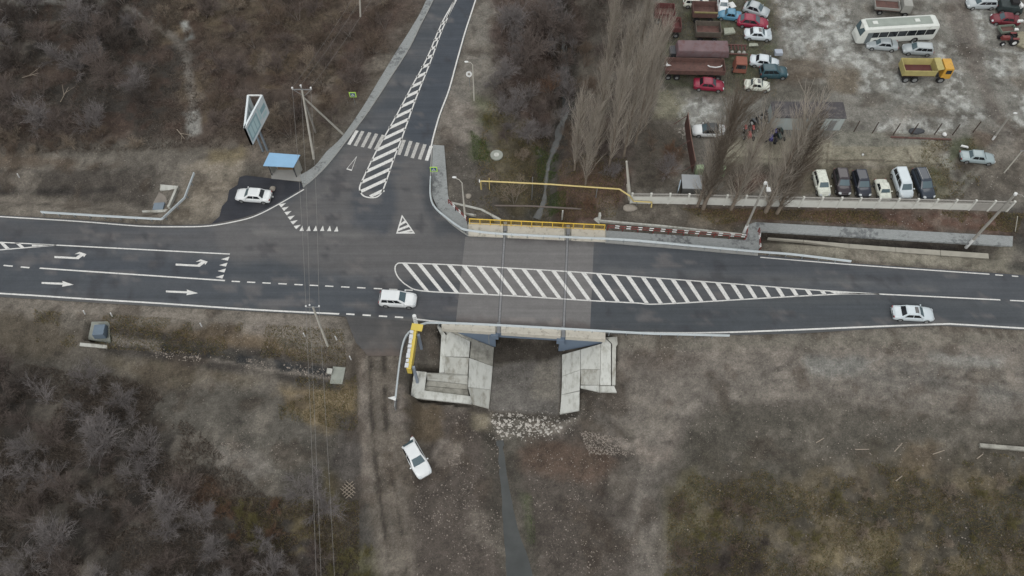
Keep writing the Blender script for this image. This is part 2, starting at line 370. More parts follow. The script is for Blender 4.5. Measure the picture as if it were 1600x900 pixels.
area([(832, 295), (846, 300), (842, 335), (830, 335)], (66, 74, 42), 0.5, 1.2, z=-2.5, amt=0.7)
# creek surroundings with leaf litter
area([(780, -60), (905, -60), (900, 200), (860, 220), (800, 180), (770, 60)], (82, 62, 56), 1.5, 3, amt=0.8)
area([(870, 240), (990, 240), (985, 300), (960, 345), (875, 345), (866, 300)], (94, 70, 60), 0.8, 3)
area([(880, 180), (985, 180), (985, 260), (880, 260)], (84, 72, 66), 1.0, 3)
area([(985, 325), (1240, 326), (1600, 332), (1600, 366), (1180, 345), (1165, 365), (940, 352), (945, 330)], (86, 78, 70), 0.6, 2)
area([(1070, 324), (1600, 334), (1580, 366), (1180, 346), (1120, 350)], (98, 68, 56), 0.8, 2.5, amt=0.85)
area([(1070, 324), (1600, 334), (1580, 366), (1180, 346)], (66, 56, 50), 0.6, 2.5, th=0.04, amt=0.8, nn=n4)
area([(1075, 335), (1150, 335), (1140, 358), (1070, 355)], (112, 96, 74), 0.6, 2.5, amt=0.6)
# strip between path and main road, right
area([(1188, 362), (1583, 386), (1600, 430), (1330, 411), (1188, 400)], (66, 60, 56), 0.3, 0.8)
area([(1195, 374), (1330, 388), (1545, 405), (1560, 388), (1600, 390), (1600, 430), (1330, 411), (1188, 400)], (122, 114, 100), 0.4, 1.2)
area([(1550, 320), (1640, 320), (1640, 430), (1575, 425), (1590, 380)], (66, 64, 62), 0.8, 1.5, amt=0.8)
# yard
area([(1015, -100), (1900, -100), (1900, 330), (985, 318), (1000, 240), (1020, 180)], (104, 97, 90), 1.5, 2.5)
area([(1040, -100), (1215, -100), (1215, 150), (1040, 150)], (84, 80, 68), 1.5, 4)
area([(1030, -100), (1215, -100), (1215, 150), (1030, 150)], (74, 80, 54), 0.6, 3, th=0.02, amt=0.6)
area([(1028, 145), (1075, 145), (1075, 190), (1020, 190)], (118, 112, 92), 0.5, 1.5)
area([(1215, -100), (1560, -100), (1600, 150), (1580, 200), (1220, 150)], (118, 114, 108), 2, 4)
area([(1060, 150), (1540, 150), (1520, 225), (1100, 225)], (112, 108, 102), 2, 4, amt=0.8)
for P_ in ([(1225, -20), (1300, -20), (1330, 60), (1300, 110), (1240, 95), (1215, 50)], [(1290, 20), (1345, 40), (1400, 100), (1400, 150), (1330, 140), (1260, 90)], [(1440, 60), (1490, 80), (1510, 140), (1530, 180), (1400, 160), (1400, 120), (1480, 130)], [(1525, 80), (1600, 85), (1600, 120), (1560, 125)], [(1590, 150), (1640, 150), (1640, 210), (1560, 200)], [(1505, 0), (1545, 15), (1555, 60), (1530, 70)], [(1060, 160), (1130, 160), (1130, 190), (1070, 200)], [(1380, 180), (1500, 190), (1480, 215), (1370, 212)]):
    area(P_, (142, 141, 138), 0.9, 4, th=-0.06, amt=0.55)
    area(P_, (160, 160, 158), 0.4, 4, th=0.04, amt=0.6, nn=n3)
area([(1470, -60), (1500, -60), (1540, 120), (1580, 200), (1640, 260), (1600, 260), (1550, 190), (1510, 110), (1480, 40)], (104, 96, 90), 0.8, 1.2)
area([(1225, 95), (1275, 95), (1300, 130), (1240, 135), (1215, 130)], (92, 80, 68), 0.8, 2)
area([(1290, 105), (1345, 110), (1335, 150), (1280, 150)], (106, 94, 80), 0.8, 2.5)
area([(1200, 130), (1300, 130), (1290, 165), (1200, 160)], (96, 90, 82), 1, 2.5)
# concrete apron of the yard
area([(1125, 215), (1470, 222), (1478, 262), (1260, 262), (1130, 270)], (128, 120, 102), 0.4, 0.6)
area([(1300, 205), (1450, 214), (1450, 232), (1300, 230)], (112, 108, 98), 0.3, 0.6)
area([(1380, 210), (1520, 222), (1480, 226), (1400, 222)], (120, 118, 112), 0.3, 1.0, amt=0.6)
area([(1460, 240), (1480, 242), (1492, 282), (1478, 284)], (136, 132, 124), 0.3, 0.8)
for L_ in ([(1385, 255), (1470, 260)], [(1130, 248), (1380, 254)], [(1205, 216), (1200, 262)], [(1295, 220), (1290, 262)], [(1415, 240), (1425, 256)], [(1385, 214), (1490, 218)]):
    line(L_, (78, 66, 54), 0.16, 0.14, 0.2)
area([(1130, 262), (1250, 262), (1250, 305), (1130, 300)], (92, 82, 72), 0.5, 1.5)
area([(1150, 275), (1200, 275), (1195, 300), (1150, 300)], (88, 62, 52), 0.4, 1.2, amt=0.7)
area([(1250, 262), (1480, 262), (1490, 312), (1250, 308)], (96, 88, 72), 0.5, 1.5)
area([(1455, 262), (1480, 290), (1478, 312), (1445, 312)], (84, 84, 54), 0.5, 1.5, amt=0.8)
area([(1478, 215), (1520, 215), (1540, 235), (1500, 250), (1478, 262)], (70, 76, 50), 0.6, 1.5, amt=0.8)
area([(1520, 205), (1560, 215), (1540, 235), (1510, 232)], (92, 74, 60), 0.5, 1.2, amt=0.7)
area([(1490, 255), (1600, 250), (1600, 310), (1490, 312)], (88, 80, 72), 1.0, 2.5)
for L_ in ([(1540, 258), (1515, 285), (1495, 308)], [(1530, 258), (1505, 280), (1485, 305)]): line(L_, (114, 110, 100), 0.45, 0.2, 0.4, amt=0.7)
area([(1000, 190), (1060, 190), (1060, 300), (990, 300)], (78, 70, 62), 1, 3)
area([(1035, 240), (1070, 240), (1060, 280), (1035, 280)], (96, 72, 58), 0.8, 2, amt=0.7)
# ---- south side
area([(-300, 452), (0, 466), (250, 480), (530, 495), (545, 530), (560, 555), (480, 548), (330, 520), (180, 505), (80, 492), (-300, 470)], (114, 104, 95), 0.7, 1.8)
area([(250, 515), (420, 520), (500, 550), (500, 575), (330, 550), (180, 525)], (98, 80, 58), 0.8, 2.5, amt=0.8)
area([(400, 500), (500, 515), (470, 535), (380, 525)], (128, 116, 108), 0.5, 2.5, amt=0.6)
area([(-300, 485), (100, 500), (140, 540), (60, 560), (-300, 540)], (86, 76, 64), 1, 3)
area([(-300, 560), (180, 565), (400, 600), (560, 640), (560, 700), (480, 760), (330, 760), (250, 680), (-300, 640)], (86, 80, 73), 1.5, 3)
area([(-300, 560), (200, 600), (250, 680), (400, 780), (560, 800), (570, 1100), (-300, 1100)], (62, 56, 52), 2.0, 5)
area([(150, 550), (330, 565), (400, 590), (300, 600), (150, 575)], (92, 80, 60), 0.8, 2.5, amt=0.6)
area([(430, 600), (520, 590), (560, 600), (560, 650), (520, 670), (440, 640)], (124, 104, 70), 0.8, 3, amt=0.85)
area([(300, 740), (430, 780), (560, 790), (560, 880), (450, 860), (360, 800)], (98, 84, 50), 0.8, 4, amt=0.7, th=-0.05)
area([(300, 740), (370, 745), (380, 800), (300, 790)], (98, 68, 48), 0.8, 3, amt=0.7)
area([(500, 730), (560, 745), (560, 780), (530, 800), (500, 790)], (104, 92, 58), 0.6, 2, amt=0.8)
area([(505, 850), (590, 850), (600, 920), (500, 920)], (88, 84, 54), 1.0, 3, amt=0.9)
area([(520, 640), (565, 640), (575, 740), (560, 790), (520, 760)], (84, 77, 73), 0.8, 2)
area([(520, 790), (575, 775), (585, 850), (530, 840)], (70, 65, 61), 0.8, 2)
for P_ in ([(320, 690), (420, 690), (440, 740), (380, 755), (330, 740)],): area(P_, (108, 100, 94), 0.6, 3, th=0.0, amt=0.7)
# ditch
line([(172, 533), (250, 543), (340, 560), (420, 570), (515, 588)], (64, 58, 54), 3.0, 0.5, 0.6, z=-1.2)
line([(172, 534), (250, 546), (330, 560), (420, 575), (515, 588)], (118, 108, 100), 0.9, 0.3, 0.8, z=-1.4, amt=0.8)
line([(330, 552), (380, 560)], (60, 56, 52), 1.3, 0.2, 0.3, z=-1.0)
for L_ in ([(258, 546), (324, 556)], [(375, 562), (452, 574)], [(466, 574), (508, 579)]): line(L_, (50, 50, 52), 1.0, 0.12, 0.12, z=-1.0)
# dirt track
area([(556, 500), (648, 500), (636, 560), (628, 600), (640, 650), (650, 760), (655, 900), (670, 1100), (600, 1100), (590, 900), (575, 760), (568, 640), (560, 560)], (94, 84, 75), 0.8, 1.5, z=-1.5)
area([(560, 556), (578, 560), (578, 780), (566, 780)], (126, 113, 104), 0.4, 2.0, z=-1.5, amt=0.7)
area([(610, 600), (640, 600), (640, 680), (618, 660)], (124, 112, 104), 0.5, 2.0, z=-1.5, amt=0.7)
for L_ in ([(582, 560), (583, 640), (587, 720), (596, 800), (608, 900), (625, 1040)], [(604, 560), (604, 640), (609, 720), (622, 800), (636, 900), (655, 1040)]):
    line(L_, (62, 55, 50), 0.36, 0.2, 0.8, z=-2, amt=0.9)
for L_ in ([(575, 560), (575, 640), (580, 720), (590, 800), (600, 900)], [(594, 560), (594, 640), (598, 720), (608, 800), (622, 900)], [(614, 560), (614, 640), (619, 720), (632, 800), (646, 900)]):
    line(L_, (108, 99, 91), 0.35, 0.3, 0.9, z=-2, amt=0.4)
# between track and creek
area([(640, 620), (760, 640), (790, 700), (800, 900), (830, 1100), (650, 1100), (640, 760)], (82, 72, 66), 1.0, 2.5, z=-2.5)
area([(640, 625), (690, 630), (690, 680), (650, 690)], (94, 78, 56), 0.6, 2.5, z=-2.5, amt=0.7)
for P_ in ([(690, 685), (720, 690), (725, 720), (690, 730), (670, 715)], [(905, 680), (960, 668), (1000, 690), (990, 712), (930, 712)]): area(P_, (130, 118, 110), 0.5, 2.0, z=-2.5, amt=0.85)
area([(735, 642), (768, 645), (770, 665), (745, 668)], (126, 114, 94), 0.4, 1.5, z=-3)
area([(765, 650), (905, 655), (880, 688), (780, 688)], (112, 103, 95), 0.5, 1.0, z=-3.5)
# right of the creek
area([(800, 690), (900, 660), (1000, 700), (1010, 900), (1040, 1100), (860, 1100), (830, 900)], (78, 69, 63), 1.0, 2.5, z=-2.5)
area([(800, 695), (900, 690), (960, 720), (930, 760), (830, 740)], (88, 68, 56), 0.8, 2.5, z=-2.5, amt=0.8)
area([(812, 770), (830, 770), (835, 850), (825, 850)], (76, 80, 54), 0.4, 1.5, z=-3, amt=0.7)
area([(966, 528), (1100, 530), (1300, 524), (1600, 520), (1900, 540), (1900, 640), (1600, 660), (1300, 640), (1100, 640), (1000, 690), (960, 640), (960, 560)], (112, 102, 94), 1.5, 4, z=-1)
area([(966, 528), (1100, 530), (1300, 524), (1600, 516), (1600, 535), (1300, 545), (1100, 548), (966, 548)], (112, 104, 94), 0.6, 1.5, z=-0.3)
area([(970, 555), (1100, 560), (1080, 590), (980, 600)], (88, 77, 70), 0.8, 2.0, z=-1, amt=0.8)
area([(980, 590), (1180, 570), (1230, 580), (1100, 640), (1050, 720), (1040, 900), (1060, 1100), (1000, 1100), (985, 900), (990, 740), (1000, 690), (960, 650)], (108, 99, 92), 1.6, 4.5, z=-1.5, amt=0.85)
area([(990, 680), (1060, 660), (1050, 720), (1010, 720)], (134, 118, 108), 0.5, 2.5, z=-1.5, amt=0.6)
for P_ in ([(1250, 568), (1370, 565), (1330, 595), (1270, 590)], [(1450, 560), (1570, 560), (1560, 590), (1490, 575)], [(1540, 610), (1600, 620), (1580, 640), (1530, 630)]): area(P_, (124, 122, 118), 0.8, 2.5, z=-1, amt=0.75)
area([(1340, 590), (1420, 575), (1480, 600), (1400, 625), (1335, 620)], (84, 78, 74), 1.0, 2.5, z=-1, amt=0.8)
area([(1130, 640), (1900, 640), (1900, 1100), (1060, 1100), (1050, 740), (1080, 660)], (82, 76, 68), 2.0, 3.5, z=-2)
area([(1160, 740), (1900, 700), (1900, 1100), (1040, 1100), (1060, 780)], (78, 70, 58), 2.5, 9, z=-2.2, amt=0.85)
area([(1160, 740), (1900, 700), (1900, 1100), (1040, 1100), (1060, 780)], (100, 86, 62), 2.0, 9, th=0.05, z=-2.2, amt=0.7)
area([(1160, 740), (1900, 700), (1900, 1100), (1040, 1100), (1060, 780)], (58, 54, 46), 0.8, 4, th=0.06, nn=n4, z=-2.2, amt=0.8)
area([(1270, 830), (1400, 825), (1400, 880), (1270, 890)], (122, 106, 72), 0.8, 3, z=-2.2, amt=0.6)
area([(1040, 760), (1080, 740), (1110, 820), (1070, 880), (1035, 840)], (98, 90, 66), 0.8, 3, z=-2.2, amt=0.7)
area([(1060, 850), (1200, 850), (1200, 920), (1060, 920)], (62, 52, 48), 1.5, 4, z=-2.2, amt=0.7)
area([(1410, 690), (1470, 695), (1450, 740), (1410, 740)], (112, 94, 70), 0.8, 2.5, z=-2, amt=0.6)
for i, r_ in enumerate((12, 15.5, 18, 22)):
    line([(1090 + r_, 605 + 2 * i), (1160 + r_, 592 + i), (1210 + r_, 575), (1228 + r_, 550), (1230 + r_, 525)], (78, 71, 66), 0.2, 0.2, 0.5, z=-1, amt=0.4)
for i in range(9):
    line([(1300 + 9 * i, 600 + i * 5), (1380, 572 + i * 6), (1450, 568 + i * 7), (1540, 580 + i * 7), (1700, 590 + i * 8)], (80, 75, 71) if i % 2 else (128, 121, 114), 0.5, 0.5, 2.0, z=-1, amt=0.5)
for i in range(5):
    line([(1000 + 8 * i, 680), (1040 + 6 * i, 640), (1110, 605 + 5 * i), (1200, 590 + 7 * i), (1330, 600 + 6 * i), (1480, 625 + 6 * i), (1700, 640 + 4 * i)], (84, 77, 72) if i % 2 else (128, 118, 109), 0.7, 0.6, 2.4, z=-1, amt=0.45)
for i in range(4): line([(1000 + 10 * i, 900), (1006 + 9 * i, 800), (1008 + 10 * i, 720), (1020 + 14 * i, 670), (1070 + 12 * i, 625)], (86, 78, 74) if i % 2 else (128, 118, 109), 0.7, 0.6, 2.6, z=-2, amt=0.4)
# channel floor
area([(768, 535), (764, 640), (872, 648), (880, 535)], (98, 92, 88), 0.1, 0.0, z=ZC)
area([(840, 565), (872, 560), (868, 620), (835, 620)], (122, 113, 103), 0.5, 1.5, z=ZC, amt=0.6)
area([(765, 530), (882, 530), (882, 556), (840, 564), (768, 572)], (58, 51, 44), 0.4, 1.5, z=ZC, amt=0.9)  # shade beneath the deck edge, put into the floor colour as dark brown
# creek bed
P_ = [(p[0], p[1]) for p in CR_N]; d = dline(Xf, Yf, P_); blend(sstep(2.2, 1.3, d + 0.8 * n2) * (Yf > BR_N[0].y) * 0.8, (66, 64, 60))
P_ = [(p[0], p[1]) for p in CR_S[3:]]; d = dline(Xf, Yf, P_); blend(sstep(2.6, 1.4, d + 0.8 * n2) * 0.5, (72, 68, 60))
# small light / dark debris flecks
f = NC.v(Xf * 3.1, Yf * 3.1); blend(sstep(0.90, 0.96, f) * sstep(0.0, 0.2, n4) * 0.3, (130, 122, 114))
f = NB.v(Xf * 2.3, Yf * 2.3); blend(sstep(0.86, 0.95, f) * 0.35, (48, 44, 40))
blend(sstep(0.06, 0.2, NB.f(Xf, Yf, 3.0, 6)) * 0.5 * (sdf(Xf, Yf, APZ) > 0), (70, 58, 48)); blend(sstep(0.08, 0.22, NC.f(Xf, Yf, 4.0, 6)) * 0.35, (126, 115, 104))
lum = colr @ np.array([0.21, 0.72, 0.07]); colr[:] = lum[:, None] + (colr - lum[:, None]) * 0.68
colr *= np.array([0.97, 1.0, 0.96]); colr *= (1.10 * (1 + 0.55 * n3 + 0.5 * n2 + 0.3 * n4 + 0.5 * NA.f(Xf, Yf, 1.4, 4)))[:, None]
Zf = Zf + 0.05 * n3 * sstep(0.2, 1.0, sdf(Xf, Yf, ROAD))
ny, nx = X.shape; idx = np.arange(nx * ny).reshape(ny, nx)
quads = np.stack([idx[:-1, :-1], idx[:-1, 1:], idx[1:, 1:], idx[1:, :-1]], -1).reshape(-1, 4)
me = bpy.data.meshes.new('ground'); me.vertices.add(nx * ny); me.vertices.foreach_set('co', np.stack([Xf, Yf, Zf], 1).ravel().astype('f4'))
nq = len(quads); me.loops.add(nq * 4); me.loops.foreach_set('vertex_index', quads.ravel().astype('i4'))
me.polygons.add(nq); me.polygons.foreach_set('loop_start', np.arange(0, nq * 4, 4).astype('i4')); me.polygons.foreach_set('loop_total', np.full(nq, 4, 'i4'))
me.update(); me.validate()
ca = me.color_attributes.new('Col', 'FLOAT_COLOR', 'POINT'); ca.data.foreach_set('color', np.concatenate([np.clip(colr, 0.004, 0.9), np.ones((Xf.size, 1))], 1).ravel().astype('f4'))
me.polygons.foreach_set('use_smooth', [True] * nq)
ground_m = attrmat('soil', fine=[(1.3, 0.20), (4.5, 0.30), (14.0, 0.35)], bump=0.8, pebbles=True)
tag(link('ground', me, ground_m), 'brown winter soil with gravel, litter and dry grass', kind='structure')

# ------------------------------------------------------------------ asphalt, pavements, markings
def struct(mb, name, m, label=None, **k): return tag(mb.build(name, m, **k), label, kind='structure')
ASPH = mat('asphalt', (88, 88, 92), 0.85, 0.10, 0.35, spots=(0.22, 0.45, 0.7, (98, 94, 93)), stretch=(0.35, 1.6, 1), spec=0.3)
def asphalt(name, tone_nodes, base, var=0.10):
    """asphalt whose tone varies by wear along the lanes; grain from fine noise"""
    m = mat(name, base, 0.85, var, 0.5, spots=(0.16, 0.50, 0.72, tuple(v + 12 for v in base)), stretch=(0.25, 1.5, 1), spec=0.25)
    t = m.node_tree; b = t.nodes['Principled BSDF']; src = b.inputs['Base Color'].links[0].from_socket
    geo = t.nodes.new('ShaderNodeNewGeometry'); n = t.nodes.new('ShaderNodeTexNoise'); n.inputs['Scale'].default_value = 14; n.inputs['Detail'].default_value = 4
    t.links.new(geo.outputs['Position'], n.inputs['Vector']); mr = t.nodes.new('ShaderNodeMapRange'); mr.inputs['From Min'].default_value = 0.3; mr.inputs['From Max'].default_value = 0.7; mr.inputs['To Min'].default_value = 0.86; mr.inputs['To Max'].default_value = 1.14
    t.links.new(n.outputs['Fac'], mr.inputs['Value']); s = t.nodes.new('ShaderNodeVectorMath'); s.operation = 'SCALE'; t.links.new(src, s.inputs[0]); t.links.new(mr.outputs[0], s.inputs['Scale'])
    t.links.new(s.outputs[0], b.inputs['Base Color']); return m
# the road is one sheet on a fine grid so that wear can be a vertex colour
def sheet(name, poly, z, colfn, m, label, step=0.5, extra=0.0):
    xs = [p[0] for p in poly]; ys = [p[1] for p in poly]
    import bmesh
    bm = bmesh.new(); vs = [bm.verts.new((p[0], p[1], z)) for p in poly]; f = bm.faces.new(vs); f.normal_update()
    if f.normal.z < 0: f.normal_flip()
    x = math.floor(min(xs) / step) * step
    while x < max(xs):
        bmesh.ops.bisect_plane(bm, geom=bm.verts[:] + bm.edges[:] + bm.faces[:], plane_co=(x, 0, 0), plane_no=(1, 0, 0)); x += step
    y = math.floor(min(ys) / step) * step
    while y < max(ys):
        bmesh.ops.bisect_plane(bm, geom=bm.verts[:] + bm.edges[:] + bm.faces[:], plane_co=(0, y, 0), plane_no=(0, 1, 0)); y += step
    me = bpy.data.meshes.new(name); bm.to_mesh(me); bm.free()
    co = np.zeros(len(me.vertices) * 3, 'f4'); me.vertices.foreach_get('co', co); co = co.reshape(-1, 3)
    c = colfn(co[:, 0].astype(float), co[:, 1].astype(float)); ca = me.color_attributes.new('Col', 'FLOAT_COLOR', 'POINT')
    ca.data.foreach_set('color', np.concatenate([np.clip(c, 0.003, 0.9), np.ones((len(c), 1))], 1).ravel().astype('f4'))
    return tag(link(name, me, m), label, kind='structure')
asph_m = attrmat('road_asphalt', rough=0.8, fine=[(0.7, 0.07), (3.5, 0.07), (20.0, 0.16)], bump=0.2)
_t = asph_m.node_tree; _b = _t.nodes['Principled BSDF']; _s = _b.inputs['Base Color'].links[0].from_socket
for rz_, sc_, am_ in ((-3.2, (0.03, 1.1, 1), 0.09), (-3.2, (0.10, 3.5, 1), 0.06)):
    _g = _t.nodes.new('ShaderNodeNewGeometry'); _m = _t.nodes.new('ShaderNodeMapping'); _m.vector_type = 'POINT'; _m.inputs['Rotation'].default_value = (0, 0, R(-rz_)); _m.inputs['Scale'].default_value = sc_
    _n = _t.nodes.new('ShaderNodeTexNoise'); _n.inputs['Scale'].default_value = 1.0; _n.inputs['Detail'].default_value = 4; _t.links.new(_g.outputs['Position'], _m.inputs['Vector']); _t.links.new(_m.outputs[0], _n.inputs['Vector'])
    _r = _t.nodes.new('ShaderNodeMapRange'); _r.inputs['From Min'].default_value = 0.3; _r.inputs['From Max'].default_value = 0.7; _r.inputs['To Min'].default_value = 1 - am_; _r.inputs['To Max'].default_value = 1 + am_; _t.links.new(_n.outputs['Fac'], _r.inputs['Value'])
    _x = _t.nodes.new('ShaderNodeVectorMath'); _x.operation = 'SCALE'; _t.links.new(_s, _x.inputs[0]); _t.links.new(_r.outputs[0], _x.inputs['Scale']); _s = _x.outputs[0]
_t.links.new(_s, _b.inputs['Base Color'])
def road_col(x, y):
    c = np.tile(np.array(lin((83, 87, 90))), (x.size, 1))
    a1 = NA.f(x * 0.12, y, 1.6, 4); a2 = NB.f(x, y, 5, 4); a3 = NC.f(x, y, 1.2, 4)
    def bl(k, col): nonlocal c; k = k[:, None]; c = c * (1 - k) + np.array(lin(col)) * k
    def ar(px, col, soft=0.8, rough=2.0, amt=1.0): bl(sstep(soft, -soft, sdf(x, y, W2(px)) + rough * (a2 + 0.5 * a3)) * amt, col)
    def ln(px, col, wd, soft=0.5, rough=1.0, amt=1.0): bl(sstep(soft, -soft, dline(x, y, W2(px)) - wd / 2 + rough * (a2 + 0.5 * a3)) * amt, col)
    bl(sstep(-0.05, 0.2, a1) * 0.75, (92, 94, 95)); bl(sstep(-0.02, 0.2, -a1) * 0.8, (73, 78, 82))
    ln([(0, 355), (150, 366), (300, 372), (480, 378), (640, 392)], (94, 93, 92), 2.5, 1.0, 1.5, 0.45)
    # junction, older brown-grey
    ar([(330, 352), (432, 322), (474, 297), (560, 210), (600, 215), (560, 300), (600, 312), (625, 250), (668, 232), (672, 300), (700, 350), (728, 372), (720, 440), (620, 440), (360, 405)], (99, 99, 98), 1.0, 2.0, 0.85)
    ar([(478, 295), (545, 225), (700, -40), (680, -40), (600, 150)], (96, 98, 96), 0.8, 1.2, 0.7)
    # dark new lane of the side road
    ar([(760, -130), (716, 0), (692, 46), (650, 156), (629, 214), (668, 232), (680, 205), (712, 95), (743, 0), (790, -130)], (73, 79, 85), 0.3, 0.8, 0.9)
    ar([(558, 300), (580, 315), (596, 312), (610, 285), (620, 310), (600, 360), (560, 352)], (75, 80, 85), 0.7, 2.5, 0.8)
    ar([(655, 270), (672, 270), (674, 308), (700, 347), (718, 362), (690, 365), (662, 330)], (76, 80, 83), 0.6, 1.5, 0.8)
    ln([(500, 270), (550, 205), (600, 130)], (77, 82, 85), 0.8, 0.4, 1.0, 0.6)
    ln([(400, 362), (470, 366), (560, 368)], (118, 118, 115), 0.5, 0.3, 0.8, 0.6)
    ln([(460, 335), (500, 305), (520, 290)], (114, 114, 111), 0.4, 0.4, 1.0, 0.5)
    # main road lanes
    ar([(0, 395), (360, 408), (360, 437), (62, 418), (0, 413)], (73, 78, 83), 0.3, 0.8, 0.7)
    ar([(0, 418), (530, 449), (640, 456), (640, 494), (530, 488), (0, 458)], (77, 82, 86), 0.5, 1.0, 0.7)
    ar([(650, 455), (720, 460), (715, 503), (650, 497)], (82, 84, 87), 0.5, 1.0, 0.7)
    ar([(925, 480), (1040, 477), (1300, 462), (1600, 470), (1600, 508), (1470, 504), (1200, 515), (925, 516)], (75, 80, 83), 0.5, 1.0, 0.8)
    ar([(945, 385), (1184, 402), (1600, 436), (1600, 462), (1370, 456), (1000, 428), (930, 420)], (83, 87, 90), 0.5, 1.0, 0.8)
    ln([(950, 420), (1150, 435), (1330, 441), (1460, 452)], (104, 106, 105), 0.7, 0.5, 1.4, 0.5)
    ln([(940, 400), (1150, 416), (1330, 424), (1600, 446)], (71, 76, 80), 0.8, 0.5, 1.0, 0.4)
    ln([(1100, 475), (1400, 468), (1600, 478)], (88, 92, 93), 0.8, 0.5, 1.2, 0.5)
    ln([(560, 480), (640, 484), (720, 490)], (92, 92, 91), 0.9, 0.4, 1.2, 0.5)
    bl(sstep(0.12, 0.24, NB.f(x * 0.35, y, 1.1, 5)) * 0.45, (116, 113, 110)); bl(sstep(0.14, 0.22, NC.f(x, y, 2.3, 5)) * 0.5, (64, 65, 68))
    # dusty shoulders
    bl(sstep(0.7, 0.0, dline(x, y, W2(S_EDGE)) + 0.8 * a3) * 0.45, (100, 100, 95)); bl(sstep(0.8, 0.0, dline(x, y, W2(N_L[:8])) + 0.8 * a3) * 0.5, (94, 92, 87))
    return c * np.array([0.88, 0.87, 0.885]) * (1 + 0.12 * a3)[:, None]
sheet('main_road', ROAD, 0.0, road_col, asph_m, 'dark asphalt main road and side road meeting at the junction')
APR = W2(APR_PX)
def bay_col(x, y):
    a = NB.f(x, y, 2.5, 5); c = np.tile(np.array(lin((54, 56, 61))), (x.size, 1)); k = sstep(0.0, 0.3, a)[:, None] * 0.5
    return c * (1 - k) + np.array(lin((70, 70, 73))) * k
sheet('bus_bay', BAY, 0.004, bay_col, asph_m, 'black new asphalt bay in front of the bus shelter', 0.5)
def apr_col(x, y):
    a = NB.f(x, y, 2.5, 5); b = sstep(0.0, 0.35, a)[:, None]; ds = dline(x, y, APR[4:6]); c = np.array(lin((76, 76, 76))) * (1 - b * 0.6) + np.array(lin((98, 95, 92))) * b * 0.6
    k = sstep(1.6, 0.0, ds + 2 * NC.f(x, y, 1.0, 3))[:, None] * 0.8; return c * (1 - k) + np.array(lin((98, 89, 83))) * k
import bmesh as _b
aps = sheet('track_mouth', [(p[0], p[1]) for p in APR], 0.0, apr_col, asph_m, 'worn asphalt mouth of the dirt track', 0.5)
co = [v for v in aps.data.vertices]
for v in co:
    v.co.z = max(-0.02, float(hgt(np.array([v.co.x]), np.array([v.co.y]))[0])) + 0.05 if False else float(hgt(np.array([v.co.x]), np.array([v.co.y]))[0]) + 0.09
    if v.co.z > 0.001: v.co.z = 0.002
DECKP = W2([(727, 370), (928, 377.5), (922, 515), (712, 506)])
def deck_col(x, y):
    a = NA.f(x * 0.3, y, 2.0, 4); b = NC.f(x, y, 0.9, 4); c = np.tile(np.array(lin((109, 108, 107))), (x.size, 1)) * (1 + 0.15 * a)[:, None]
    def bl(k, col): nonlocal c; k = k[:, None]; c = c * (1 - k) + np.array(lin(col)) * k
    bl(sstep(1.0, 0.1, dline(x, y, W2([(715, 501), (922, 512)])) + 1.6 * b) * 0.7, (92, 86, 84))
    bl(sstep(0.25, 0.0, dline(x, y, W2([(770, 497), (870, 503)])) + 1.2 * b) * 0.5, (138, 134, 130))
    bl(sstep(0.5, 0.0, dline(x, y, W2([(790, 373), (925, 379)])) + 1.0 * b) * 0.8, (84, 82, 82))
    return c
sheet('bridge_surface', DECKP, 0.004, deck_col, asph_m, 'paler asphalt surfacing across the bridge', 0.5)

PAINT = mat('road_paint', (204, 204, 200), 0.7, 0.16, 3.0, spots=(7.0, 0.55, 0.70, (118, 118, 117)))
PAINT_OLD = mat('worn_road_paint', (178, 177, 172), 0.7, 0.16, 3.0, spots=(8.0, 0.50, 0.64, (104, 104, 104)))
MZ = 0.010
def pline(name, px, wd=0.14, m=PAINT, label=None, sm=True, z=MZ):
    mb = MB(); P = smooth_px(px) if (sm and len(px) > 2) else px; ribbon(mb, W2(P), wd, z); return struct(mb, name, m, label)
pline('edge_line', [(-300, 443), (0, 458.5), (133, 467), (250, 474), (400, 484), (530, 490.5)], 0.20, label='white edge line south of the left half of the main road')
pline('edge_line', [(649, 498.6), (713, 505), (878, 515), (1000, 519.5), (1100, 520), (1202, 517), (1350, 511), (1467, 506.5), (1500, 507), (1600, 513), (1800, 524)], 0.20, label='white edge line south of the right half of the main road')
pline('edge_line', [(-300, 320), (0, 338.5), (124, 346), (218, 353.3), (280, 354.4), (327, 353), (373, 345), (400, 337), (432, 321), (475, 296)], 0.16, label='white edge line curving past the bus bay')
pline('edge_line', [(1188, 402), (1330, 413.5), (1546, 428.5)], 0.14, label='white edge line north of the right half of the main road')
pline('edge_line', [(783, -130), (743, 0), (727, 49), (714, 95), (701, 142), (687, 179), (677, 214), (674, 228)], 0.20, label='white edge line east of the side road')
pline('lane_line', [(88, 383), (359, 397)], 0.16, label='upper white line of the turning lane')
pline('lane_line', [(62, 419), (351.5, 438.4)], 0.18, label='lower white line of the turning lane')
pline('lane_line', [(1374, 459.5), (1563, 468.6)], 0.16, label='white centre line right of the hatched island')
mb = MB(); ribbon(mb, W2([(1578, 469.4), (1720, 476)]), 0.16, MZ)
for a, b in (((1555, 429.5), (1567, 430.3)), ((1581, 431.2), (1591, 432))): ribbon(mb, W2([a, b]), 0.14, MZ)
struct(mb, 'dashed_line', PAINT, 'white dashes at the right edge of the photo')
mb = MB()
for a, b in ((5.6, 20), (32.6, 46)): ribbon(mb, W2([(a, 414.2 + a * 0.09), (b, 414.2 + b * 0.09)]), 0.18, MZ)
for a in (362, 386, 410, 435, 460, 484, 508, 533, 558, 584, 608, 632):
    y_ = lambda x: 439.6 + (x - 364) * 0.0505
    ribbon(mb, W2([(a, y_(a)), (a + 13, y_(a + 13))]), 0.16, MZ)
struct(mb, 'dashed_line', PAINT, 'dashed white centre line before the white car')
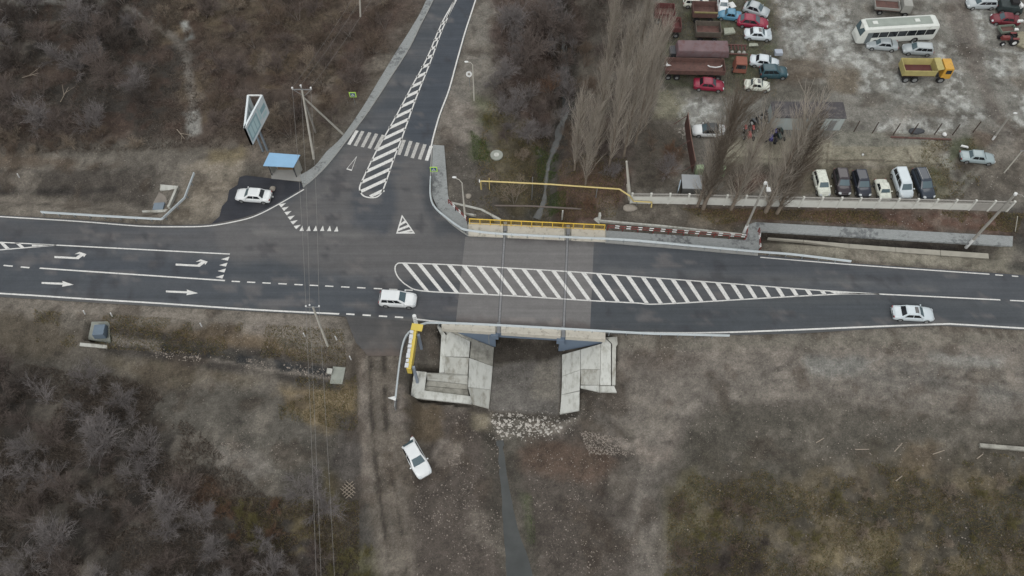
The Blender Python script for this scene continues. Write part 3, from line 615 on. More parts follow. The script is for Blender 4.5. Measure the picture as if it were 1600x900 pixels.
mb = MB()
for a in (541, 566.5, 592, 617): ribbon(mb, W2([(a, 490.6 + (a - 541) * 0.062), (a + 13, 490.6 + (a - 528) * 0.062)]), 0.2, MZ)
struct(mb, 'dashed_line', PAINT, 'dashed white edge line across the mouth of the dirt track')
# hatched island on the main road
TOP = [(627, 411), (660, 412), (700, 413.5), (780, 418), (900, 425), (1000, 432.5), (1100, 440), (1250, 451.5), (1300, 455), (1374, 459.5)]
BOT = [(621, 412.2), (618, 415.5), (617.3, 421), (619, 427.5), (624, 435.5), (636, 446), (658, 454.3), (736, 459), (808, 462.7), (927, 470), (993, 473.3), (1035, 475), (1200, 465.5), (1310, 459.7), (1374, 459.5)]
mb = MB(); ribbon(mb, W2(smooth_px([(1374, 459.5)] + TOP[::-1][1:] + BOT)), 0.15, MZ)
def ypoly(L, x): return float(np.interp(x, [p[0] for p in L], [p[1] for p in L]))
def stripe_to_bottom(x0, y0, k, L):
    y = y0
    while y < 500 and y < ypoly(L, x0 + (y - y0) * k): y += 0.25
    return x0 + (y - y0) * k, y
x = 632
while x < 1292:
    k = float(np.interp(x, [632, 1190], [0.80, 0.60])); y0 = ypoly(TOP, x); bx, by = stripe_to_bottom(x, y0, k, BOT[4:])
    hw = 3.6
    mb.poly([V(x - hw, y0 + 0.5, MZ), V(x + hw, y0 + 0.5, MZ), V(bx + hw * 0.9, by - 0.6, MZ), V(bx - hw * 0.9, by - 0.6, MZ)]) if by - y0 > 2 else None
    x += 23.3
mb.poly([V(1296, 455.5, MZ), V(1374, 459.4, MZ), V(1306, 459.6, MZ)])
struct(mb, 'hatched_island', PAINT, 'long white hatched island on the main road over the bridge')
# left wedge
mb = MB(); ribbon(mb, W2([(-60, 375), (0, 378.5), (88, 383)]), 0.15, MZ); ribbon(mb, W2([(-60, 396), (0, 390.5), (88, 383)]), 0.15, MZ)
for x in (-20, 2, 26): mb.poly([V(x - 3, 379, MZ), V(x + 4, 379.5, MZ), V(x + 14 if x < 10 else x + 12, 389 - x * 0.1, MZ), V(x + 7 if x < 10 else x + 6, 389.5 - x * 0.1, MZ)])
mb.poly([V(50, 381, MZ), V(88, 383, MZ), V(50, 386, MZ)])
struct(mb, 'hatched_island', PAINT, 'short white hatched wedge at the left edge of the photo')
# side road island
LL = [(562, 296), (565.6, 283), (586, 240), (596, 222), (617, 185), (643, 136), (666.5, 92.5), (689.6, 37.6), (710, 0), (745, -70)]
RL = [(600, 293), (614, 252), (629, 213), (649, 156), (672, 98), (691, 46), (712.7, 0), (746, -70)]
mb = MB(); ribbon(mb, W2(smooth_px(LL[::-1] + [(568, 306), (581, 309), (592, 306)] + RL)), 0.18, MZ)
def lx(L, y): P = sorted((p[1], p[0]) for p in L); return float(np.interp(y, [a for a, b in P], [b for a, b in P]))
y = V(600, 297).y; ye = V(700, 22).y
while y < ye:
    # world row -> pixel y on the right line
    pyr = proj((0, y, 0))[1]; xr = lx(RL, pyr); a = V(xr, pyr)
    # left end: direction (-43,+20) px at this scale
    b = None
    for s in np.linspace(0.02, 1.6, 160):
        qx, qy = xr - 43 * s, pyr + 20 * s
        if qx <= lx(LL, qy) or qy > 307: b = (qx, qy); break
    if b:
        b = V(*b); d = (b - a); 
        if d.length > 0.25:
            nrm = Vector((-d.y, d.x, 0)).normalized() * 0.24; mb.poly([Vector((q.x, q.y, MZ)) for q in (a + nrm, b + nrm, b - nrm, a - nrm)])
    y += 1.72
mb.poly([V(697, 28, MZ), V(700, 28, MZ), V(712, 0, MZ), V(709, 0, MZ)])
struct(mb, 'hatched_island', PAINT, 'white hatched island tapering up the side road')
for a, b in (((558, 204), (545, 226)), ((567, 205), (555, 228)), ((578, 207), (566, 230)), ((588.5, 209), (577, 232)), ((599, 211), (587, 234)), ((631.5, 219), (623, 242)), ((642, 220.5), (634, 244)), ((653, 223), (644, 247)), ((664, 225.6), (655.5, 249)), ((674, 228), (666.5, 251))):
    m2 = MB(); ribbon(m2, W2([a, b]), 0.46, MZ + 0.004); struct(m2, 'zebra_bar', PAINT if a[0] in (558, 674) else PAINT_OLD, 'white bar of the zebra crossing on the side road')
def tri(name, pts, label, m=PAINT, z=MZ):
    mb = MB(); mb.poly([V(p[0], p[1], z) for p in pts]); return struct(mb, name, m, label)
def outline_tri(pts, wd, bars=0, label=''):
    P = [Vector(p) for p in W2(pts)]; mb = MB(); c = (P[0] + P[1] + P[2]) / 3
    Q = [p + (c - p) * 0.22 for p in P]
    for i in range(3):
        j = (i + 1) % 3; mb.add([(P[i].x, P[i].y, MZ), (P[j].x, P[j].y, MZ), (Q[j].x, Q[j].y, MZ), (Q[i].x, Q[i].y, MZ)], [(0, 1, 2, 3)])
    for b in range(bars):
        t = 0.3 + 0.25 * b; t2 = min(0.97, t + 0.22)
        a = P[0].lerp(P[1], t2); d = P[0].lerp(P[2], t * 0.95); a2 = P[0].lerp(P[1], min(0.99, t2 + 0.13)); d2 = P[0].lerp(P[2], t * 0.95 + 0.11)
        mb.add([(q.x, q.y, MZ + 0.003) for q in (a, d, d2, a2)], [(0, 1, 2, 3)])
    return struct(mb, 'traffic_triangle', PAINT, label)
outline_tri([(558, 243.5), (541, 264.5), (549.5, 267)], 0.15, 0, 'white outlined triangle below the left half of the crossing')
outline_tri([(628, 335.5), (619, 365), (648.6, 365)], 0.2, 3, 'white hatched triangle at the foot of the side road')
teeth = MB()
for bx, by in ((335, 375), (375, 425), (415, 485), (460, 550), (500, 615), (545, 680)):
    X0, Y0 = 400 + bx / 9, 280 + by / 9; teeth.poly([V(X0 - 1.8, Y0 - 2.4, MZ), V(X0 + 9.5, Y0 - 4.4, MZ), V(X0 + 2.2, Y0 + 2.6, MZ)])
for bx, by in ((640, 728), (738, 728), (832, 728), (930, 728), (1028, 730), (1128, 735)):
    X0, Y0 = 400 + bx / 9, 280 + by / 9; teeth.poly([V(X0 - 3.3, Y0, MZ), V(X0 + 3.3, Y0, MZ), V(X0 + 1.3, Y0 - 8.5, MZ)])
struct(teeth, 'give_way_line', PAINT, 'row of small white give-way triangles across the side road')
teeth = MB()
for tx, ty in ((345.5, 405), (342.5, 414.3), (340, 423.5), (337, 433)): teeth.poly([V(tx, ty, MZ), V(tx + 13, ty - 4, MZ), V(tx + 10.5, ty + 2.2, MZ)])
struct(teeth, 'give_way_line', PAINT, 'four white triangles at the end of the turning lane')
for dx, dy, l_ in ((0, 0, 'left'), (189.5, 11.8, 'right')):
    mb = MB(); pts = [(85, 400.2), (120, 402), (126.5, 397.2), (117, 396.5), (135.5, 392.8), (134, 399.8), (130.5, 398.5), (122, 405), (85, 403.2)]
    pts = [(85, 399.8), (119, 401.3), (125, 397.6), (117, 395.5), (134.5, 396.8), (130.5, 402), (129, 400), (122, 404.6), (85, 402.8)]
    pts = [(85, 400), (118.5, 401.8), (125.5, 396.6), (116.5, 397.2), (124, 393.4), (135, 397), (131, 402), (130.2, 399.2), (122.5, 405), (85, 403)]
    mb.poly([V(p[0] + dx, p[1] + dy, MZ) for p in pts]); struct(mb, 'lane_arrow', PAINT, 'white left-turn arrow, the %s one of two' % l_)
for dx, dy, l_ in ((0, 0, 'left'), (194.3, 13.3, 'right')):
    mb = MB(); pts = [(65, 440.6), (98, 441.8), (97.5, 439), (115, 444.8), (97, 448), (97.8, 445), (65, 443.4)]
    mb.poly([V(p[0] + dx, p[1] + dy, MZ) for p in pts]); struct(mb, 'lane_arrow', PAINT, 'white straight arrow, the %s one of two' % l_)

# pavements (grey tiles, 0.12 m kerb)
def tiles(name, base):
    m = bpy.data.materials.new(name); m.use_nodes = True; t = m.node_tree; b = t.nodes['Principled BSDF']; b.inputs['Roughness'].default_value = 0.85
    geo = t.nodes.new('ShaderNodeNewGeometry'); br = t.nodes.new('ShaderNodeTexBrick'); br.inputs['Scale'].default_value = 2.2
    l = lin(base); br.inputs['Color1'].default_value = tuple(v * 0.9 for v in l) + (1,); br.inputs['Color2'].default_value = tuple(v * 1.1 for v in l) + (1,); br.inputs['Mortar'].default_value = tuple(v * 0.72 for v in l) + (1,); br.inputs['Mortar Size'].default_value = 0.02
    t.links.new(geo.outputs['Position'], br.inputs['Vector'])
    n = t.nodes.new('ShaderNodeTexNoise'); n.inputs['Scale'].default_value = 1.6; n.inputs['Detail'].default_value = 8; n.inputs['Roughness'].default_value = 0.75; t.links.new(geo.outputs['Position'], n.inputs['Vector'])
    n0 = t.nodes.new('ShaderNodeTexNoise'); n0.inputs['Scale'].default_value = 0.13; n0.inputs['Detail'].default_value = 2; t.links.new(geo.outputs['Position'], n0.inputs['Vector'])
    ad = t.nodes.new('ShaderNodeMath'); ad.operation = 'MULTIPLY'; t.links.new(n.outputs['Fac'], ad.inputs[0]); t.links.new(n0.outputs['Fac'], ad.inputs[1])
    mr = t.nodes.new('ShaderNodeMapRange'); mr.inputs['From Min'].default_value = 0.27; mr.inputs['From Max'].default_value = 0.33; mr.inputs['To Max'].default_value = 0.7; t.links.new(ad.outputs[0], mr.inputs['Value'])
    mx = t.nodes.new('ShaderNodeMix'); mx.data_type = 'RGBA'; mx.inputs['B'].default_value = lin((74, 76, 78)) + (1,); t.links.new(mr.outputs[0], mx.inputs['Factor']); t.links.new(br.outputs['Color'], mx.inputs['A']); t.links.new(mx.outputs['Result'], b.inputs['Base Color'])
    return m
TILE = tiles('paving', (138, 142, 141)); KERB = mat('kerb_concrete', (136, 137, 134), 0.9, 0.12, 1.5, bump=0.2)
def pave(name, px, label, m=TILE, z=0.12, th=0.3):
    mb = MB(); mb.slab([V(p[0], p[1], z) for p in px], th); return struct(mb, name, m, label)
pave('sidewalk', smooth_px(W_OUT) + smooth_px(W_IN[::-1]), 'grey paved sidewalk west of the side road')
pave('sidewalk', [(676.5, 226), (694, 227.5), (697, 265), (700, 305), (704.4, 320), (717, 331), (729, 343), (732, 366), (716, 354.5), (700, 341.5), (683, 324), (675.5, 307), (674.5, 270), (675.5, 250)], 'grey paved sidewalk round the junction corner east of the side road')
pave('sidewalk', [(947, 360), (1163, 375), (1166, 352), (1180, 347), (1583, 369), (1582, 384.5), (1190, 361), (1184.5, 396.2), (1080, 387), (947, 377)], 'grey paved sidewalk from the bridge to the right edge')
mb = MB(); P = [V(*p, 0) for p in smooth_px(W_IN)]
for a, b in zip(P[:-1], P[1:]): mb.bar(a + Vector((0, 0, 0.05)), b + Vector((0, 0, 0.05)), 0.15, 0.19)
struct(mb, 'kerb', KERB, 'concrete kerb of the west sidewalk')
mb = MB(); P = [V(*p, 0) for p in smooth_px(E_IN[7:])]
for a, b in zip(P[:-1], P[1:]): mb.bar(a + Vector((0, 0, 0.05)), b + Vector((0, 0, 0.05)), 0.16, 0.20)
struct(mb, 'kerb', KERB, 'concrete kerb round the junction corner')
mb = MB(); P = [V(*p, 0) for p in N_R[2:5]]
for a, b in zip(P[:-1], P[1:]): mb.bar(a + Vector((0, 0, 0.05)), b + Vector((0, 0, 0.05)), 0.35, 0.20)
struct(mb, 'kerb', KERB, 'concrete kerb between bridge sidewalk and main road')
# creek water
WATER = mat('creek_water', (62, 65, 64), 0.3, 0.2, 0.6, bump=0.1, spec=0.45)
mb = MB(); ribbon(mb, CR_N[1:], 4.5, ZC + 0.5); struct(mb, 'creek', WATER, 'dark narrow creek water north of the bridge')
mb = MB(); P = CR_S[4:]; n = len(P); ws = [0.8, 1.2, 2.0] + [4.5] * n
L = []; Rr = []
for i, p in enumerate(P):
    p = Vector(p); a = Vector(P[max(0, i - 1)]); b = Vector(P[min(n - 1, i + 1)]); d = (b - a).normalized(); q = Vector((-d.y, d.x)) * (ws[i] if i < len(ws) else 5.0) / 2; L.append(p + q); Rr.append(p - q)
mb.add([(p.x, p.y, ZC + 0.42) for p in L] + [(p.x, p.y, ZC + 0.42) for p in Rr], [(i, i + 1, n + i + 1, n + i) for i in range(n - 1)])
struct(mb, 'creek', WATER, 'blue grey creek water running out of the bottom of the photo')
# ------------------------------------------------------------------ bridge
CONC = mat('pale_concrete', (172, 173, 166), 0.9, 0.10, 0.8, spots=(1.3, 0.46, 0.66, (132, 130, 120)), bump=0.15, stretch=(1, 0.45, 1))
CONC2 = mat('clean_concrete', (186, 188, 182), 0.9, 0.08, 0.9, spots=(1.6, 0.48, 0.70, (146, 146, 137)), bump=0.1, stretch=(1, 0.45, 1))
CONC3 = mat('stained_concrete', (150, 149, 140), 0.9, 0.16, 1.2, spots=(1.1, 0.45, 0.7, (108, 106, 98)), bump=0.15)
BEIGE = mat('beige_concrete', (184, 180, 168), 0.9, 0.08, 1.0, spots=(2.0, 0.52, 0.72, (140, 135, 124)))
BLUE = mat('blue_grey_paint', (98, 112, 128), 0.7, 0.06, 1.0)
STEEL = mat('galvanised_steel', (150, 158, 162), 0.45, 0.06, 2.0, metal=0.55)
RAILW = mat('guardrail_steel', (176, 184, 186), 0.5, 0.05, 2.0, metal=0.25)
DARK = mat('dark_steel', (70, 72, 75), 0.6, 0.15, 2.0, metal=0.3)
YEL = mat('yellow_paint', (206, 172, 62), 0.5, 0.08, 2.0)
PALEY = mat('pale_yellow_pipe', (196, 178, 118), 0.5, 0.08, 2.0)
RED = mat('dark_red_paint', (112, 48, 44), 0.6, 0.15, 2.0)
WHITE = mat('white_paint', (206, 208, 206), 0.5, 0.06, 2.0)
GREYM = mat('grey_metal', (128, 130, 130), 0.6, 0.1, 2.0, metal=0.2)
BLACK = mat('black_rubber', (34, 34, 35), 0.85, 0.2, 4.0)
br = empty('road_bridge', (V(829, 440).x, V(829, 440).y, 0), 0, 'concrete road bridge over the creek with blue grey side walls and pale edge slabs', 'bridge')
def B(mb, name, m, **k):
    o = mb.build(name, m, **k); o.parent = br; o.matrix_parent_inverse = Matrix.Translation(-br.location); return o
def attach(o, e):
    o.parent = e; bpy.context.view_layer.update() if False else None
    o.matrix_parent_inverse = (Matrix.Translation(e.location) @ e.rotation_euler.to_matrix().to_4x4()).inverted(); return o
# deck below the asphalt
mb = MB(); mb.slab([V(*p, -0.012) for p in [(731, 350), (947, 358), (945, 529), (690, 512)]], 0.6); B(mb, 'deck', CONC3)
# north walkway in three slabs, south edge slabs
NX = [(732, 786), (793, 882), (893, 946)]
for a, b in NX:
    yt = lambda x: 347.5 + (x - 732) * 0.0475; yb = lambda x: 368 + (x - 732) * 0.044
    mb = MB(); mb.slab([V(a, yt(a), 0.2), V(b, yt(b), 0.2), V(b, yb(b), 0.2), V(a, yb(a), 0.2)], 0.55); B(mb, 'walkway_slab', BEIGE)
SX = [(690, 774), (783, 876), (884, 946)]
for a, b in SX:
    yt = lambda x: 503.5 + (x - 690) * 0.062; yb = lambda x: 513.5 + (x - 690) * 0.066
    mb = MB(); mb.slab([V(a, yt(a), 0.2), V(b, yt(b), 0.2), V(b, yb(b), 0.2), V(a, yb(a), 0.2)], 0.75); B(mb, 'edge_slab', BEIGE)
for a, b in (((789.5, 347), (779.2, 518.5)), ((887.5, 352), (880.3, 525))):
    A_, B_ = V(*a), V(*b)
    mb = MB(); mb.bar(A_ + Vector((0, 0, -0.02)), B_ + Vector((0, 0, -0.02)), 0.22, 0.05); j = B(mb, 'expansion_joint', mat('joint_rubber', (118, 119, 120), 0.6, 0.2, 3))
    d = (B_ - A_).normalized(); s = Vector((-d.y, d.x, 0))
    for q in (-1, 1):
        mb = MB(); mb.bar(A_ + s * 0.15 * q + Vector((0, 0, -0.005)), B_ + s * 0.15 * q + Vector((0, 0, -0.005)), 0.05, 0.045); e = mb.build('joint_rail', mat('joint_rail_metal', (62, 63, 66), 0.7, 0.1, 3)); e.parent = j
    for yy, z0 in ((a, 0), (b, 0)):
        q = V(*yy, 0.12); mb = MB(); mb.box((q.x, q.y + (-0.75 if z0 == 0 and yy is a else 0.5), 0.2), (0.42, 1.4, 0.06)); k = mb.build('joint_cover', mat('joint_cover_steel', (118, 120, 122), 0.7)); k.parent = j
# south girder and abutments with blue wing walls
yS = lambda x: (BR_S[0].y + (BR_S[1].y - BR_S[0].y) * (x - BR_S[0].x) / (BR_S[1].x - BR_S[0].x))
yN = lambda x: (BR_N[0].y + (BR_N[1].y - BR_N[0].y) * (x - BR_N[0].x) / (BR_N[1].x - BR_N[0].x))
x0, x1 = BR_X0, BR_X1
mb = MB(); mb.bar((x0 - 0.6, yS(x0) + 0.25, -0.75), (x1 + 0.6, yS(x1) + 0.25, -0.75), 0.4, 0.95); B(mb, 'girder', BLUE)
for k in range(1, 6):
    o_ = 0.25 + k * 1.9
    mb = MB(); mb.bar((x0 - 0.5, yS(x0) + o_, -0.9), (x1 + 0.5, yS(x1) + o_, -0.9), 0.4, 0.6); B(mb, 'girder', CONC3)
mb = MB(); mb.bar((x0 - 0.6, yN(x0) - 0.3, -0.75), (x1 + 0.6, yN(x1) - 0.3, -0.75), 0.4, 0.95); B(mb, 'girder', BLUE)
for xx, sg in ((x0, -1), (x1, 1)):
    mb = MB(); mb.slab([(xx, yS(xx) + 0.1, -0.62), (xx + sg * 0.7, yS(xx) + 0.1, -0.62), (xx + sg * 0.7, yN(xx) - 0.1, -0.62), (xx, yN(xx) - 0.1, -0.62)], 3.6); B(mb, 'abutment', CONC3)
    # wing wall: triangle facing the track side
    xo = V(716, 521, -0.9).x if sg < 0 else V(941, 533, -0.9).x
    for yy, dy, zb in ((yS(xx), 0.05, ZC - 0.1), (yN(xx), -0.3, ZC - 0.1)):
        a = [(xx - sg * 0.12, yy + dy, -0.56), (xo, yy + dy + (yS(xo) - yS(xx)) * 0.9, -0.56), (xo, yy + dy + (yS(xo) - yS(xx)) * 0.9, -1.2), (xx + sg * 0.1, yy + dy, zb), (xx - sg * 0.12, yy + dy, zb)]
        vs = a + [(p[0], p[1] + 0.35, p[2]) for p in a]; n = 5
        mb = MB(); mb.add(vs, [tuple(range(5)), tuple(range(9, 4, -1))] + [(i, (i + 1) % 5, 5 + (i + 1) % 5, 5 + i) for i in range(5)]); B(mb, 'wing_wall', BLUE)
    mb = MB(); mb.box((xx + sg * -0.05, yS(xx) - 0.1, -0.75), (0.9, 0.5, 0.9)); mb.box((xx + sg * 0.25, yS(xx) - 0.08, -1.5), (0.5, 0.4, 0.9)); B(mb, 'bearing_block', BLUE)
# yellow railing
def railing(name, p, q, h, m, nposts, label, cat, bars=True, zb=0.2, posts_m=None):
    p, q = Vector(p), Vector(q); e = empty(name, (p.x, p.y, zb), 0, label, cat); up = Vector((0, 0, 1))
    def A(mb, nm, mm=m): o = mb.build(nm, mm); attach(o, e); return o
    mb = MB(); mb.tube(p + up * h, q + up * h, 0.07); A(mb, 'top_rail')
    mb = MB(); mb.tube(p + up * 0.12, q + up * 0.12, 0.04); A(mb, 'bottom_rail')
    for i in range(nposts):
        c = p.lerp(q, i / (nposts - 1)); mb = MB(); mb.box((c.x, c.y, c.z + h / 2 - 0.02), (0.1, 0.1, h)); A(mb, 'post')
    if bars:
        mb = MB(); L = (q - p).length; n = int(L / 0.14)
        for i in range(1, n): c = p.lerp(q, i / n); mb.tube(c + up * 0.12, c + up * h, 0.014, n=4, caps=False)
        A(mb, 'bars')
    return e
railing('railing', V(734, 350, 0.2), V(944, 359.5, 0.2), 1.15, YEL, 14, 'yellow metal railing on the north edge of the bridge', 'railing')

# ------------------------------------------------------------------ concrete aprons
def zl(px): return float(np.interp(px, [684, 714, 772], [-0.55, -0.75, -3.9]))
def zr(px): return float(np.interp(px, [876, 938, 964], [-3.9, -0.85, -0.6]))
def slabs(name, polys, zf, label):
    e = empty(name, tuple(V(*polys[0][0][0], -0.5)), 0, label, 'concrete apron')
    for pl, m in polys:
        cx = sum(p[0] for p in pl) / len(pl); cy = sum(p[1] for p in pl) / len(pl)
        top = []
        for p in pl:
            z = p[2] if len(p) > 2 else zf(p[0]); q = (p[0] + (0.35 if p[0] < cx else -0.35), p[1] + (0.3 if p[1] < cy else -0.3)); top.append(V(q[0], q[1], z))
        mb = MB(); mb.slab(top, 0.3); o = mb.build('panel', m); attach(o, e)
    return e
slabs('concrete_apron', [
    ([(680, 505), (686, 508), (697, 523), (694, 582), (686, 582), (690, 524)], CONC2),
    ([(688, 508), (712, 515), (702, 520), (699, 523)], CONC),
    ([(697, 523), (703, 518), (735, 533), (733, 558), (694, 557)], CONC2),
    ([(705, 518), (716, 520), (772, 543), (770, 572), (734, 559), (736, 533)], CONC3),
    ([(694, 557), (733, 559), (731, 586), (694, 583)], CONC),
    ([(733, 559), (770, 572), (767, 609), (731, 605)], CONC2),
    ([(731, 605), (767, 609), (764, 638), (738, 631)], CONC),
    ([(666, 582, -0.9), (696, 583, -0.7), (731, 586), (731, 601, -2.6), (667, 594, -2.2)], CONC),
    ([(667, 594, -2.2), (731, 601, -2.6), (731, 609, -3.1), (665, 603, -2.6)], CONC3),
    ([(665, 603, -2.6), (731, 609, -3.1), (733, 619, -3.1), (663, 610, -2.6)], CONC3),
    ([(647, 579, -0.9), (667, 581, -0.9), (663, 613, -2.3), (641, 620, -2.0)], CONC2),
    ([(663, 610, -2.3), (738, 619, -2.9), (737, 631, -3.1), (641, 621, -2.0)], CONC2)], zl, 'broad pale concrete apron with a stepped basin, left of the underpass')
slabs('concrete_apron', [
    ([(878, 554), (907, 546), (907, 578), (878, 588)], CONC2),
    ([(878, 588), (907, 578), (906, 610), (877, 617)], CONC2),
    ([(877, 617), (906, 611), (905.5, 641), (874.6, 647)], CONC2),
    ([(907, 546), (939, 537), (938, 577), (907, 577)], CONC2),
    ([(907, 577), (938, 577), (937, 602), (907, 601)], CONC),
    ([(907, 602), (937, 602), (937, 612), (907, 605)], CONC2),
    ([(939, 537), (946, 529), (955, 537), (955, 602), (937, 602)], CONC2),
    ([(946, 527), (974, 525), (963, 541), (962, 602), (956, 602), (956, 536)], CONC),
    ([(937, 603), (960, 603), (964, 613), (937, 612)], CONC2)], zr, 'pale concrete apron in three strips, right of the underpass')

# ------------------------------------------------------------------ guardrails
def guardrail(px, h, label, spacing=2.0, zf=None, ends=True, sm=True, z0=0.0):
    P = [V(p[0], p[1], h) for p in (smooth_px(px, 5) if sm else px)]
    e = empty('guardrail', (P[0].x, P[0].y, z0), 0, label, 'guardrail')
    mb = MB(); prof = [(-0.15, 0.0), (-0.08, 0.07), (0.0, 0.0), (0.08, 0.07), (0.15, 0.0)]
    Lr, Rr = strip_pts([(p.x, p.y) for p in P], 0.16, h); n = len(P); vs = []
    for i in range(n):
        c = (Lr[i] + Rr[i]) / 2; d = (Lr[i] - Rr[i]).normalized()
        for zz, oo in prof: vs.append((c.x + d.x * (oo + 0.02), c.y + d.y * (oo + 0.02), h + zz))
        for zz, oo in prof[::-1]: vs.append((c.x + d.x * (oo - 0.10), c.y + d.y * (oo - 0.10), h + zz))
    k = 10; fs = [(i * k + j, i * k + (j + 1) % k, (i + 1) * k + (j + 1) % k, (i + 1) * k + j) for i in range(n - 1) for j in range(k)] + [tuple(range(k))[::-1], tuple(range((n - 1) * k, n * k))]
    mb.add(vs, fs); attach(mb.build('beam', RAILW), e)
    # posts
    acc = 0; pts = []; 
    for a, b in zip(P[:-1], P[1:]):
        L = (b - a).length; s = spacing - acc if pts else 0.1
        while s < L: pts.append(a.lerp(b, s / L)); s += spacing
        acc = L - (s - spacing)
    first = None
    for p in pts[:98]:
        zz = float(hgt(np.array([p.x]), np.array([p.y]))[0]) - 0.02; zz = max(zz, -1.0)
        if first is None:
            mb = MB(); mb.box((0, 0, -0.55), (0.08, 0.12, 1.3)); first = mb.build('post', STEEL); attach(first, e); first.location = p; 
        else:
            c = first.copy(); COL.objects.link(c); c.location = p
    return e
guardrail([(673, 276), (672.7, 307), (680, 324), (698, 340), (716, 353), (730, 359), (784, 365), (887, 370), (980, 374.4), (1078, 383), (1185, 392.8), (1240, 397.2), (1330, 408)], 0.75, 'long pale guardrail along the north side of the bridge and round the corner')
guardrail([(617.8, 622), (625, 561), (632, 529.6), (644, 515), (661, 506), (684, 504), (785, 508), (1000, 520), (1060, 522), (1140, 524)], 0.75, 'pale guardrail along the south side of the bridge bending down beside the dirt track')
guardrail([(64, 331), (160, 337), (251, 342), (254, 341), (288, 309), (303, 270)], 0.7, 'pale guardrail along the verge left of the bus shelter', sm=False)
# end plate of the south rail
p = V(613, 622, 0.75); e = empty('guardrail_end', (p.x, p.y, -1), 0, 'white triangular end plate at the lower tip of the south guardrail', 'end plate')
mb = MB(); mb.slab([p + Vector((-0.5, 0, 0.1)), p + Vector((0.45, 0.25, 0.1)), p + Vector((0.4, -0.35, 0.1))], 0.05); attach(mb.build('plate', WHITE), e)
mb = MB(); mb.box((p.x + 0.3, p.y - 0.5, 0.0), (0.12, 0.9, 1.2)); attach(mb.build('post', GREYM), e)
# red-white rails
def redrail(px, label, h=1.0, dz=0.12, seg=None):
    P = [V(p[0], p[1], dz) for p in px]; e = empty('railing', tuple(P[0]), 0, label, 'railing'); up = Vector((0, 0, 1))
    for hh in (h, h * 0.55):
        attach(MB().path([p + up * hh for p in P], 0.05).build('rail', RED), e)
        for a, b in zip(P[:-1], P[1:]):
            L = (b - a).length; n = max(1, int(round(L / 1.4))); 
            for i in range(n):
                c, d = a.lerp(b, i / n), a.lerp(b, (i + 1) / n); m_ = c.lerp(d, 0.62)
                attach(MB().tube(m_ + up * hh, d + up * hh, 0.056).build('white_band', WHITE), e)
    for a, b in zip(P[:-1], P[1:]):
        n = max(1, int(round((b - a).length / 2.0)))
        for i in range(n + 1):
            c = a.lerp(b, i / n); mb = MB(); mb.box((c.x, c.y, c.z + h / 2 - 0.1), (0.09, 0.09, h + 0.2)); attach(mb.build('post', RED), e)
redrail([(949, 359), (1163, 374)], 'red and white railing between the bridge and the concrete lamp pole')
redrail([(1164, 374), (1167, 354)], 'short red and white railing beside the concrete lamp pole', 0.9)
redrail([(1184, 362), (1186, 392)], 'short red and white railing at the bend of the pavement, right of the lamp pole', 0.9)
redrail([(701, 318), (712, 329), (729, 345)], 'red and white railing at the junction corner left of the yellow bridge railing', 0.9)
# retaining walls north of the bridge
def wall(px, z, th, hgt_, label, name='retaining_wall', m=CONC, cat='wall'):
    P = [V(p[0], p[1], z) for p in px]; mb = MB()
    for a, b in zip(P[:-1], P[1:]): mb.bar(a - Vector((0, 0, hgt_ / 2)), b - Vector((0, 0, hgt_ / 2)), th, hgt_)
    return tag(mb.build(name, m), label, cat)
wall([(702, 316), (727, 321), (752, 327), (782, 343)], 0.0, 0.28, 2.6, 'pale concrete wing wall north-west of the bridge sloping to the creek')
wall([(727, 333), (744, 336)], 0.25, 0.2, 1.2, 'low concrete kerb wall behind the corner railing')
wall([(936, 344), (1040, 353), (1163, 366)], 0.3, 0.22, 1.0, 'low pale concrete wall behind the red and white railing')
mb = MB(); mb.slab([V(934, 339, 0.3), V(937, 349, 0), V(915, 351, -0.8), V(906, 349, -1.6)], 0.4); tag(mb.build('retaining_wall', CONC), 'short triangular concrete wing wall north-east of the bridge', 'wall')
mb = MB(); mb.slab([V(745, 329, -0.2), V(780, 341, -1.6), V(786, 347, -1.6), V(742, 347, -0.2)], 0.3); tag(mb.build('concrete_slope', CONC), 'sloping concrete slab under the left end of the yellow railing', 'slab')
mb = MB(); mb.box((V(936, 343).x, V(936, 343).y, 0.3), (0.3, 0.5, 1.8)); tag(mb.build('concrete_post', CONC2), 'stubby white concrete post behind the right end of the yellow railing', 'post')
mb = MB(); q = G(878, 343); mb.box((q.x, q.y, q.z + 0.9), (0.18, 0.18, 2.2)); tag(mb.build('concrete_post', CONC2), 'thin white post standing in the creek bank beside the bridge', 'post')
# grey pipe crossing the creek
P = [V(760, 321, -0.4), V(830, 322, -0.4), V(900, 326, -0.4), V(932, 329, -0.5)]; e = empty('water_pipe', tuple(P[0]), 0, 'thin grey pipe crossing low over the creek near the bridge', 'pipe')
attach(MB().path(P, 0.12).build('pipe', mat('old_pipe', (104, 96, 90), 0.8)), e); attach(MB().tube(V(806, 322, -0.4), V(806, 322, -3.4), 0.09).build('post', GREYM), e)
